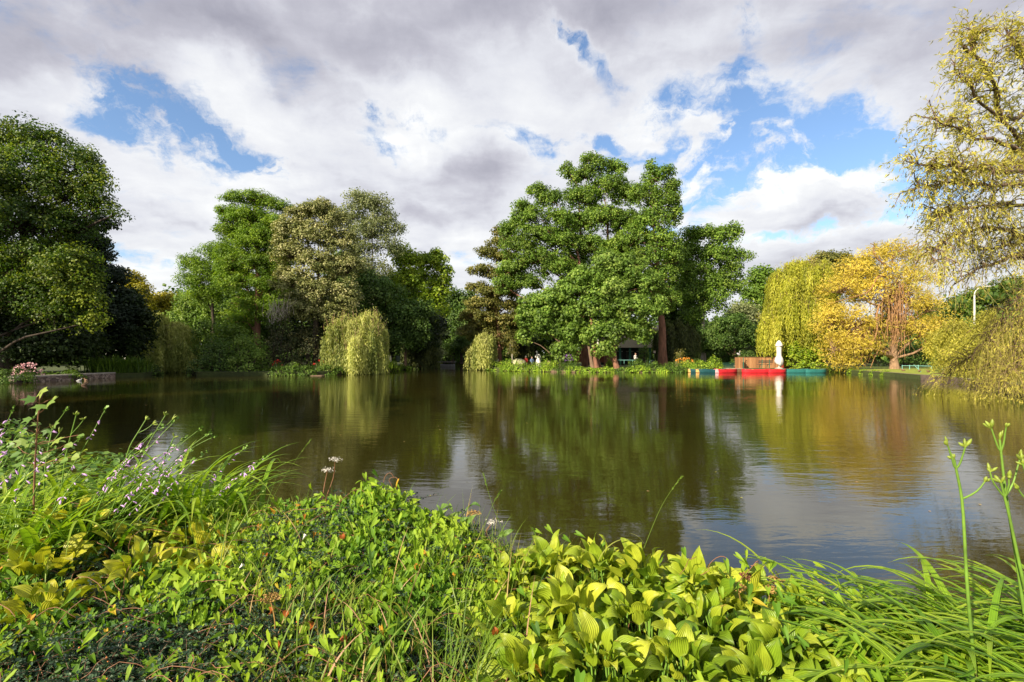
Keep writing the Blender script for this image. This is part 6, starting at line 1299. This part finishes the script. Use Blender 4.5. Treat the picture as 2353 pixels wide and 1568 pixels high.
hp = [(-.02, 2.55, 'light green hosta at the left rear corner of the right-hand bed'), (.22, 2.66, 'light green hosta standing tallest at the back left of the bed'), (.45, 2.62, 'light green hosta whose tall pointed leaves top the bed'), (.68, 2.55, 'light green hosta at the rear middle of the bed against the water'), (.92, 2.46, 'light green hosta behind the bindweed at the back of the bed'), (1.14, 2.38, 'light green hosta at the rear right of the bed by the umbels'), (1.34, 2.24, 'light green hosta beside the pebbled kerb'),
      (.0, 2.15, 'light green hosta on the left edge of the bed among the grass'), (.27, 2.22, 'light green hosta with strongly chewed leaves left of the bed centre'), (.55, 2.16, 'light green hosta in the very middle of the bed'), (.84, 2.1, 'light green hosta right of the bed centre, under the bindweed'), (1.12, 1.98, 'light green hosta in front of the right daylily leaves'),
      (.06, 1.78, 'light green hosta in the lower left of the bed, with wide flat leaves'), (.34, 1.84, 'light green hosta left of the bottom centre with down-curled leaves'), (.62, 1.80, 'light green hosta at the bottom centre of the bed'), (.9, 1.74, 'light green hosta at the bottom right of the bed'), (1.2, 1.66, 'light green hosta tucked beneath the arching daylily leaves'), (1.45, 1.95, 'light green hosta at the far right by the gravelly kerb'), (.22, 1.5, 'light green hosta cut by the bottom edge left of centre'), (.55, 1.47, 'light green hosta cut by the bottom edge at the middle of the bed'), (.86, 1.45, 'light green hosta cut by the bottom edge right of centre')]
for i, (x, y, lb) in enumerate(hp):
    hosta(lb, x, min(y, float(bankY(x)) - .42), .34 - .10 * abs(x - .5) ** 1.5, 78, 'hosta', 720 + i, rad=.21, size=.172 if y > 2.2 else .15, h=.345 if y > 2.2 else .335, lean=(-.32, .08) if y > 2.2 else (-.1, -.35), group=GH, tb=.66 if y > 2.2 else .52)  # front plants get a darker leaf tint as painted shading
gp = [(-2.28, 2.95, 'golden hosta at the back left among the daylily leaves'), (-1.92, 2.98, 'golden hosta with big smooth leaves at the water edge'), (-1.98, 2.62, 'golden hosta with chewed leaves in the middle of the left patch'), (-2.5, 2.6, 'golden hosta at the left edge behind the bindweed'), (-2.2, 2.3, 'golden hosta with slug-eaten leaves at the front of the left patch'), (-1.68, 2.7, 'golden hosta at the right side of the left patch'), (-2.75, 3.0, 'golden hosta half covered at the far left'), (-2.45, 2.15, 'yellow-striped hosta low at the left frame edge')]
stk = {0: [(75, 960, 3.1, .3), (20, 985, 3.0, .25), (150, 945, 3.2, .3), (240, 945, 3.1, .3), (180, 1010, 3.0, .3), (28, 945, 3.2, .2)],
       1: [(420, 1010, 3.1, .45), (455, 990, 3.2, .5), (475, 1000, 3.25, .55), (482, 1008, 3.1, .5), (390, 1030, 3.1, .4), (560, 1032, 3.3, .4), (608, 1050, 3.3, .42)],
       2: [(400, 970, 3.0, .4), (365, 985, 3.0, .4), (345, 1000, 3.0, .35), (330, 1035, 2.9, .35), (300, 1050, 2.9, .3), (430, 1040, 3.0, .4), (590, 1065, 3.2, .45)],
       3: [(10, 1030, 2.8, .2), (60, 1060, 2.8, .2), (120, 1040, 2.8, .25), (5, 1075, 2.7, .15), (215, 1060, 2.8, .25)],
       5: [(440, 1060, 3.0, .4), (465, 1045, 3.05, .45), (410, 1075, 2.95, .4), (380, 1062, 2.95, .35), (350, 1090, 2.9, .3), (375, 1110, 2.9, .3)]}
for i, (x, y, lb) in enumerate(gp): hosta(lb, x, y, float(Hm(x, y)) - .18, 46, 'hosta_gold', 750 + i, rad=.24, size=.155, h=.28, lean=(.12, -.12), group='golden hostas in the left-hand bed', tb=.6, stalks=stk.get(i))
# --- daylilies
def lily_stalk(r, pts, seed, forks, buds=5, rad=.0065):
    rng = np.random.default_rng(seed); q = Chunks(); p = np.array(pts); t = np.linspace(0, len(p) - 1, 14); c = np.stack([np.interp(t, range(len(p)), p[:, i]) for i in range(3)], 1); c[1:-1] = (c[:-2] + c[1:-1] * 2 + c[2:]) / 4
    tubes(q, c[None], np.linspace(rad, rad * .62, 14)[None], 8); b = Chunks()
    tips = []
    for (f, e) in forks:
        a = c[int(f * 13)]; e = np.array(e); tubes(q, curve(a[None], e[None], np.array([[0, 0, -.012]]), 6, rng, .03), np.linspace(rad * .6, rad * .42, 6)[None], 7); tips.append((e, nrm(e - a)))
    tips.append((c[-1], nrm(c[-1] - c[-2])))
    so_ = q.build('flower_stalk', M['stem_green'], r, smooth=True); BL = []
    for e, d in tips:
        m = rng.integers(2, 5); dd = nrm(d + rng.normal(size=(m, 3)) * .55 + [0, 0, .3]); ln = rng.uniform(.018, .042, m)
        pth = e + dd[:, None] * (np.linspace(0, 1, 6)[None, :, None] * ln[:, None, None]); b = Chunks(); tubes(b, pth, np.array([.0025, .004, .0062, .0068, .005, .0012])[None] * rng.uniform(.7, 1.1, (m, 1)), 7); BL.append(b)
    for b in BL: o = b.build('buds', M['bud_green'], so_, smooth=True, world=False); o.data.transform(Matrix.Translation(-r.location))
def daylily(label, x, y, z0, n, seed, length=.75, azm=None, group=None, width=.024, tint=(.5, .2), th1=(1.5, 2.7), th=(.05, .65)):
    return make_tuft('daylily_plant', label, 'daylily', x, y, z0, n, length, 'daylily', seed, spread=.22, width=width, th=th, th1=th1, group=group, segs=12, fold=.16, az=azm, tint=tint, pname='leaves', pw=1.4)
GL = 'daylilies on the left of the near bank'; GR = 'daylilies on the right of the near bank'
ll = [(-2.95, 3.3, 'daylily clump with broad arching leaves left of the hosta flower stalks'), (-2.5, 3.42, 'daylily clump standing tallest near the left water edge'), (-3.35, 3.1, 'daylily clump cut by the left frame edge'), (-2.15, 3.4, 'daylily clump leaning over the water beside the lilac flowers'), (-2.75, 2.85, 'daylily clump in front of the tall left one')]
for i, (x, y, lb) in enumerate(ll):
    r = daylily(lb, x, y, .5, 90, 770 + i, .82, (0.2, 1.5), GL, .034, (.66, .18))
    SL = {0: [((PX(205, 3.3), 3.3, .6), P(240, 1060, 3.3), P(265, 960, 3.35))], 1: [((PX(300, 3.4), 3.4, .6), P(480, 1060, 3.4), P(510, 975, 3.45)), ((PX(330, 3.4), 3.4, .6), P(548, 1050 - 10, 3.45), P(575, 960, 3.5))], 2: [((PX(80, 3.1), 3.1, .6), P(110, 1060, 3.1), P(165, 985, 3.1)), ((PX(60, 3.1), 3.1, .7), P(50, 1090, 3.1), P(30, 985, 3.1))], 3: [((PX(420, 3.4), 3.4, .6), P(500, 1060, 3.4), P(560, 1000, 3.4))]}
    SL = {0: [((PX(95, 3.3), 3.3, .6), P(105, 1060, 3.3), P(120, 985, 3.35)), ((PX(130, 3.3), 3.3, .6), P(150, 1050, 3.3), P(175, 955, 3.3))], 1: [((PX(255, 3.4), 3.4, .6), P(295, 1030, 3.4), P(335, 965, 3.45)), ((PX(270, 3.4), 3.4, .6), P(335, 1030, 3.45), P(380, 955, 3.5))], 2: [((PX(30, 3.1), 3.1, .7), P(40, 1090, 3.1), P(75, 1005, 3.1))], 3: [((PX(330, 3.4), 3.4, .6), P(375, 1060, 3.4), P(400, 1005, 3.4))]}
    for k, (a, b_, c_) in enumerate(SL.get(i, [])): lily_stalk(r, [a, b_, c_], 775 + i * 3 + k, [(.8, c_ + np.array([.05, 0, -.03]))], rad=.005)
lr = [(1.68, 2.15, 'daylily clump whose leaves arch left over the pebbled kerb'), (2.05, 2.15, 'daylily clump along the water left of the forked stalk'), (2.45, 2.05, 'daylily clump at the right frame edge behind the stalks'), (1.9, 1.8, 'daylily clump carrying the lone forked bud stalk'), (2.35, 1.65, 'daylily clump in the bottom right corner'), (1.62, 1.65, 'daylily clump beside the last hosta'), (2.0, 1.5, 'lowest daylily clump at the bottom frame edge'), (2.75, 1.9, 'daylily clump partly beyond the right frame edge')]
for i, (x, y, lb) in enumerate(lr):
    r = daylily(lb, x, y, .40, 120, 790 + i, .66, (2.95, .8), GR, .036, (.62, .2), (1.9, 2.8), (.25, .8))
    if i == 3: lily_stalk(r, [(PX(2245, 1.85), 1.85, .5), P(2222, 1350, 1.85), P(2212, 1150, 1.85), P(2192, 1055, 1.85)], 811, [(.93, P(2178, 1025, 1.85)), (.93, P(2218, 1028, 1.83)), (.72, P(2262, 1108, 1.85))])
    if i == 2:
        lily_stalk(r, [(PX(2400, 2.0), 2.0, .5), P(2345, 1310, 2.0), P(2318, 1180, 2.0), P(2300, 1110, 2.0)], 812, [(.9, P(2275, 1085, 2.)), (.9, P(2318, 1100, 1.98)), (.85, P(2345, 1050, 2.))])
        lily_stalk(r, [(PX(2370, 2.05), 2.05, .5), P(2338, 1300, 2.05), P(2310, 1130, 2.05), P(2297, 1010, 2.05)], 813, [(.95, P(2278, 985, 2.05)), (.95, P(2312, 982, 2.03))])
    if i == 7: lily_stalk(r, [(PX(2440, 1.9), 1.9, .5), P(2400, 1250, 1.9), P(2352, 1070, 1.9)], 814, [(.9, P(2348, 1060, 1.9)), (.8, P(2340, 1125, 1.9))])
for i, (x, y, rx, h, lb) in enumerate([(-3.3, 3.75, .5, .75, 'round-leaved green bush behind the left daylilies'), (-4.2, 4.1, .6, .8, 'round-leaved green bush at the left frame edge over the kerb'), (-2.75, 3.85, .35, .5, 'low round-leaved bush at the water behind the hosta flowers'), (-5.2, 4.6, .7, .9, 'round-leaved bush farthest along the left kerb')]):
    make_bush(lb, 'bush', x, y, rx, .4, h, 'maple', 815 + i, size=.05, tmpl=T_OVAL, group='round-leaved bushes on the left kerb', width=1.2)
# --- sapling and big-leaved weeds
def sapling():
    rng = np.random.default_rng(820); Y = 3.; r = empty('leafy_sapling', (PX(70, Y), Y, .6), 'upright sapling with lobed green leaves rising highest at the left', 'sapling'); q = Chunks(); ch = Chunks()
    path = np.array([[PX(75, Y), Y, .6], P(80, 1080, Y), P(85, 990, Y), P(92, 905, Y)]); t = np.linspace(0, 3, 12); c = np.stack([np.interp(t, range(4), path[:, i]) for i in range(3)], 1); tubes(q, c[None], np.linspace(.006, .003, 12)[None], 6)
    spec = [(100, 893, .075), (80, 918, .07), (112, 925, .065), (95, 930, .06), (122, 915, .05), (70, 960, .055), (92, 972, .05), (60, 985, .05), (110, 985, .05), (125, 975, .05), (75, 1005, .06), (55, 1010, .06), (100, 1012, .06), (130, 1010, .06), (150, 1022, .06), (85, 1035, .06), (50, 1040, .06), (115, 1040, .06), (165, 1050, .06), (180, 1000, .05), (35, 1020, .05), (62, 1062, .06), (140, 1060, .06)]
    for k, (u, v, s) in enumerate(spec):
        e = P(u, v, Y + rng.normal() * .05); a = c[np.argmin(np.abs(c[:, 2] - (e[2] - .05)))]; tubes(q, curve(a[None], e[None], np.zeros((1, 3)), 5, rng, .05), np.full((1, 5), .0016), 4)
        L = nrm(np.array([(e[0] - a[0]) * 8 + rng.normal() * .3, -.5, -.25 + rng.normal() * .3])); Nn = nrm(np.array([rng.normal() * .3, -.6, .7 + rng.normal() * .2]))
        tm = T_STAR if k < 14 else T_OVAL; ch.add(place(tm[0], e[None], L[None], Nn[None], s, s * (1. if k < 14 else 1.3)), tm[1], np.array([rng.uniform(.3, .9)]))
    ch.build('leaves', M['maple'], r); q.build('stem', M['stem_red'], r, smooth=True)
sapling()
def broadweed(label, u, v, Y, n, size, seed, mat='maple', z0=None, up=.6, name='broad_leaved_weed', w=1.):
    rng = np.random.default_rng(seed); x = PX(u, Y); zt = PZ(v, Y); z0 = z0 or float(Hm(x, Y)) - .05; r = empty(name, (x, Y, z0), label, 'weed'); q = Chunks(); ch = Chunks()
    s = np.repeat(np.array([[x, Y, z0]]), n, 0); e = np.stack([x + rng.normal(size=n) * size * .9, Y + rng.normal(size=n) * .05, rng.uniform(z0 + (zt - z0) * .35, zt, n)], 1); tubes(q, curve(s, e, np.zeros((n, 3)), 6, rng, .06), np.full((n, 6), .0025), 5); q.build('stems', M['stem_green'], r, smooth=True)
    L = nrm(np.stack([(e[:, 0] - x) * 5 + rng.normal(size=n) * .4, -.3 + rng.normal(size=n) * .3, up + rng.normal(size=n) * .4], 1)); kd = rng.integers(0, 6, n)
    for k in range(6):
        m = kd == k
        if m.any(): ch.add(place(HT[k][0], e[m], L[m], nrm(rng.normal(size=(m.sum(), 3)) * .4 + [0, -.6, .6]), size, size * w), HT[k][1], rng.uniform(.2, .7, m.sum()), HT[k][2])
    ch.build('leaves', M[mat], r, smooth=True)
broadweed('dark broad-leaved weed at the right shoulder of the mound', 1005, 1175, 2.95, 7, .13, 831, w=.6)
broadweed('second dark upright weed leaf pair near the water gap', 1052, 1195, 2.85, 5, .12, 832, w=.5)
broadweed('blue-green big leaf plant growing between the hostas', 1520, 1440, 2.0, 6, .13, 833, z0=.4, up=.2)
# --- umbels, hawkweed seedheads
def umbel(label, u, v, Y, rad, mat, seed, tilt=0., base_u=None):
    rng = np.random.default_rng(seed); e = P(u, v, Y); b = np.array([PX(base_u or u, Y), Y, .45]); r = empty('dry_umbel', b, label, 'umbel', 'dry umbels beside the water'); q = Chunks()
    n = 16; c = curve(b[None], (e - [0, 0, rad * .8])[None], np.array([[.02, 0, 0]]), 8, rng, .03); tubes(q, c, np.linspace(.0035, .0022, 8)[None], 6)
    a = np.arange(n) * 2.4; rr = rad * np.sqrt((np.arange(n) + .5) / n); top = e + np.stack([rr * np.cos(a) + tilt * rr * .3, rr * np.sin(a), -rr * .35], 1)
    tubes(q, curve(np.repeat(c[:, -1], n, 0), top, np.zeros((n, 3)), 4, rng, .03), np.full((n, 4), .0009), 3); q.build('stalk', M['seed_brown'], r, smooth=True)
    ch = Chunks(); k = 12; idx = np.repeat(np.arange(n), k); p = top[idx] + rng.normal(size=(n * k, 3)) * [rad * .12, rad * .12, rad * .07]; ch.add(place(T_OVAL[0], p, rng.normal(size=(n * k, 3)) + [0, 0, 1.5], rdir(rng, n * k), .0065, .011), T_OVAL[1], np.full(n * k, .5)); ch.build('seeds', M[mat], r)
umbel('dark red-brown dry umbel above the hosta bed', 1717, 1320, 2.35, .035, 'seed_red', 841)
umbel('tan dry umbel with a tilted head right of the red one', 1778, 1328, 2.35, .038, 'seed_brown', 842, .6, 1755)
umbel('smaller tan dry umbel just below the tilted one', 1768, 1350, 2.3, .034, 'seed_brown', 843, .2, 1750)
umbel('pale tan dry umbel low beside a hosta leaf', 1697, 1345, 2.3, .036, 'seed_brown', 844)
umbel('flat orange-brown umbel standing in the water gap grasses', 1088, 1176, 2.95, .045, 'seed_brown', 845)
umbel('small brown umbel low among the grass in the centre', 605 + 18, 1368, 2.1, .04, 'seed_brown', 846)
def hawk(label, u, v, Y, bu, seed):
    rng = np.random.default_rng(seed); e = P(u, v, Y); b = np.array([PX(bu, Y), Y, .7]); r = empty('seed_head_flower', b, label, 'wildflower', 'fluffy white seed heads'); q = Chunks(); tubes(q, curve(b[None], e[None], np.array([[-.02, 0, 0]]), 9, rng, .04), np.linspace(.004, .0022, 9)[None], 6); q.build('stalk', M['stem_red'], r, smooth=True)
    ch = Chunks(); n = 90; d = rdir(rng, n); p = e + rng.normal(size=(n, 3)) * [.02, .01, .006]; ch.add(place(T_NARROW[0], p, d, rdir(rng, n), .016, .016), T_NARROW[1], np.full(n, .5)); ch.build('seed_head', M['flower_white'], r)
hawk('fluffy white seed head standing highest over the left water', 770, 1056, 3.35, 752, 851)
hawk('fluffy white seed head just left of the highest one', 753, 1080, 3.35, 748, 852)
hawk('small fluffy seed head near the water gap', 1131, 1200, 2.9, 1118, 853)
def bells():
    rng = np.random.default_rng(860)
    for i, (u, v, Y) in enumerate([(836, 1128, 3.1), (852, 1124, 3.1), (700, 1232, 2.7), (556, 1300, 2.5)]):
        e = P(u, v, Y); r = empty('bindweed_flower', e, ['white bindweed flower left of the mound top', 'white bindweed flower just right of another on the mound', 'closed white bindweed flower on the mound slope', 'tiny white bindweed flower low on the left'][i], 'flower')
        b = MB(); Mx = Matrix.Translation(e) @ Matrix.Rotation(R(-35), 4, 'X') @ Matrix.Rotation(R(20 * (i - 1)), 4, 'Y'); b.lathe([(.001, -.022), (.003, -.012), (.006, 0), (.011, .008), (.010, .009), (.004, -.004)], (0, 0, 0), 10, M=Mx); b.build('petals', M['flower_white'], r)
bells()
# --- grasses
def grasses():
    rng = np.random.default_rng(870); ch = Chunks()
    def patch(n, ulo, uhi, Ylo, Yhi, length, width, az=(1.2, 1.6), th=(.02, .5), th1=(.4, 1.7), tint=(.45, .2), z=None, x=None):
        Y = rng.uniform(Ylo, Yhi, n); X = (rng.uniform(ulo, uhi, n) - CX) / F * Y; Y = np.minimum(Y, bankY(X) - .05); Z = np.full(n, z) if z else Hm(X, Y) - .05
        b = np.stack([X, Y, Z], 1); strips(ch, b, rng.normal(az[0], az[1], n), rng.uniform(*th, n), rng.uniform(*th1, n), length * rng.uniform(.5, 1.2, n), width * rng.uniform(.6, 1.3, n), np.clip(rng.normal(tint[0], tint[1], n), 0, 1), 8, 0, 1.5, twist=rng.normal(size=n) * 1.2)
    patch(230, 560, 1150, 1.7, 2.9, .38, .006)
    patch(150, 600, 1100, 1.6, 2.4, .42, .009, tint=(.6, .3))
    patch(120, 480, 700, 3.2, 3.7, .30, .004, th1=(.2, 1.0)); patch(60, 680, 900, 3.2, 3.5, .24, .004, th1=(.1, .7))
    patch(240, 1050, 1330, 2.55, 2.9, .34, .0045, th1=(.2, 1.1), tint=(.55, .25)); patch(110, 1300, 1480, 2.55, 2.75, .36, .0055, th1=(.2, 1.2), tint=(.5, .25))
    patch(120, 990, 1200, 1.6, 2.5, .45, .007, tint=(.5, .22)); patch(60, 420, 620, 2.4, 3.3, .5, .006, th1=(.3, 1.2))
    patch(45, 1810, 1870, 2.35, 2.55, .2, .003, th1=(.3, 1.3), tint=(.97, .03)); patch(40, 600, 1000, 1.6, 2.4, .3, .008, tint=(.95, .05), th1=(.8, 2.4)); patch(30, 500, 1100, 1.7, 2.6, .34, .006, tint=(.92, .05))
    patch(60, 1100, 1700, 2.1, 2.5, .2, .004)
    patch(220, 1040, 1420, 2.6, 3.1, .26, .005, th1=(.4, 1.9)); patch(120, 500, 640, 3.5, 4.2, .3, .005); patch(420, 1000, 1760, 2.65, 3.3, .19, .005, th1=(.3, 1.8)); patch(160, 440, 620, 3.6, 4.4, .34, .005)
    o = ch.build('grass', M['grass_blade'], None, smooth=True); tag(o, 'thin green and straw-coloured grass growing through the near bank', 'grass', kind='stuff')
grasses()
def stem_seed(label, p0, p1, seed, rad=.0016):
    rng = np.random.default_rng(seed); q = Chunks(); c = curve(np.array([p0]), np.array([p1]), np.array([[-.02, 0, .02]]), 14, rng, .02); tubes(q, c, np.linspace(rad, rad * .5, 14)[None], 4); n = 40
    f = rng.uniform(10.5, 12.9, n); j = f.astype(int); p = c[0][j] * (1 - (f - j))[:, None] + c[0][j + 1] * (f - j)[:, None]; d = nrm(c[0, -1] - c[0, -4]); q.add(place(T_NARROW[0], p, d + rng.normal(size=(n, 3)) * .2, rdir(rng, n), .02, .02), T_NARROW[1], np.full(n, .5))
    tag(q.build('grass_stalk', M['grass_blade'], None, smooth=True), label, 'grass stalk', 'tall lone grass stalks')
stem_seed('long lone grass stalk crossing the water right of centre', P(1470, 1285, 2.6), P(1566, 1096, 2.7), 881)
stem_seed('faint tall grass stalk over the water beyond the left flowers', P(610, 1190, 3.3), P(715, 1000 + 10, 3.4), 882)
stem_seed('grass stalk rising left of the hosta leaves', P(1180, 1290, 2.6), P(1110, 1085, 2.75), 883)
stem_seed('grass stalk beside the water gap umbel', P(1100, 1290, 2.7), P(1150, 1130, 2.8), 884)
# bent broad grass blade over the water and over the hostas
bb_ = Chunks(); strips(bb_, np.array([P(1375, 1290, 2.55), P(640, 1420, 2.2), P(1480, 1250, 2.6)]), np.array([.1, .15, 3.0]), np.array([.5, .3, .6]), np.array([2.0, 1.5, 1.6]), np.array([.24, .42, .1]), np.array([.013, .013, .01]), np.array([.75, .7, .8]), 10, .15)
tag(bb_.build('grass_blade', M['grass_blade'], None, smooth=True), 'broad yellowing grass blades arching over the near bank', 'grass', kind='stuff')
def specks():
    rng = np.random.default_rng(895); n = 160; Y = rng.uniform(5, 46, n); X = rng.uniform(-.9, 1., n) * Y; ch = Chunks()
    p = np.stack([X, Y, np.full(n, .004)], 1); ch.add(place(T_DIA[0], p, rdir(rng, n) * [1, 1, 0], np.repeat([[0, 0, 1.]], n, 0) + rng.normal(size=(n, 3)) * .05, rng.uniform(.02, .06, n), rng.uniform(.02, .05, n)), T_DIA[1], rng.uniform(.8, 1, n))
    tag(ch.build('floating_leaves', M['grass_blade']), 'scattered tiny leaves floating on the lake', 'floating leaves', kind='stuff')
specks()
# --- leaf litter of the bed: fallen orange leaves
def litter():
    rng = np.random.default_rng(890); sp = [(655, 1420, 2.15), (725, 1432, 2.1), (1085 - 455, 1400, 2.2), (905, 1245, 2.7), (900, 1290, 2.6), (1420 - 560, 1280, 2.6), (780 - 130, 1480, 2.0), (780, 1470, 2.05), (790, 1240, 2.7), (1135, 1380 + 60, 2.0)]
    for i, (u, v, Y) in enumerate(sp):
        e = P(u, v, Y); e[2] = max(e[2], float(Hm(e[0], Y)) + .03); V, Fs, uv = grid_leaf(5, 4, .35, 1.2, .6, .1, .8, i)
        q = Chunks(); q.add(place(V, e[None], rdir(rng, 1), nrm(np.array([[0, -.6, .7]])), .05, .05), Fs, np.array([1.]), uv)
        tag(q.build('withered_leaf', M['bindweed'], None, smooth=True), 'small crumpled orange-brown dead leaf caught in the green tangle', 'dead leaf', 'withered orange leaves in the tangle')
litter()
print('FACES', sum(len(o.data.polygons) for o in bpy.data.objects if o.type == 'MESH'))
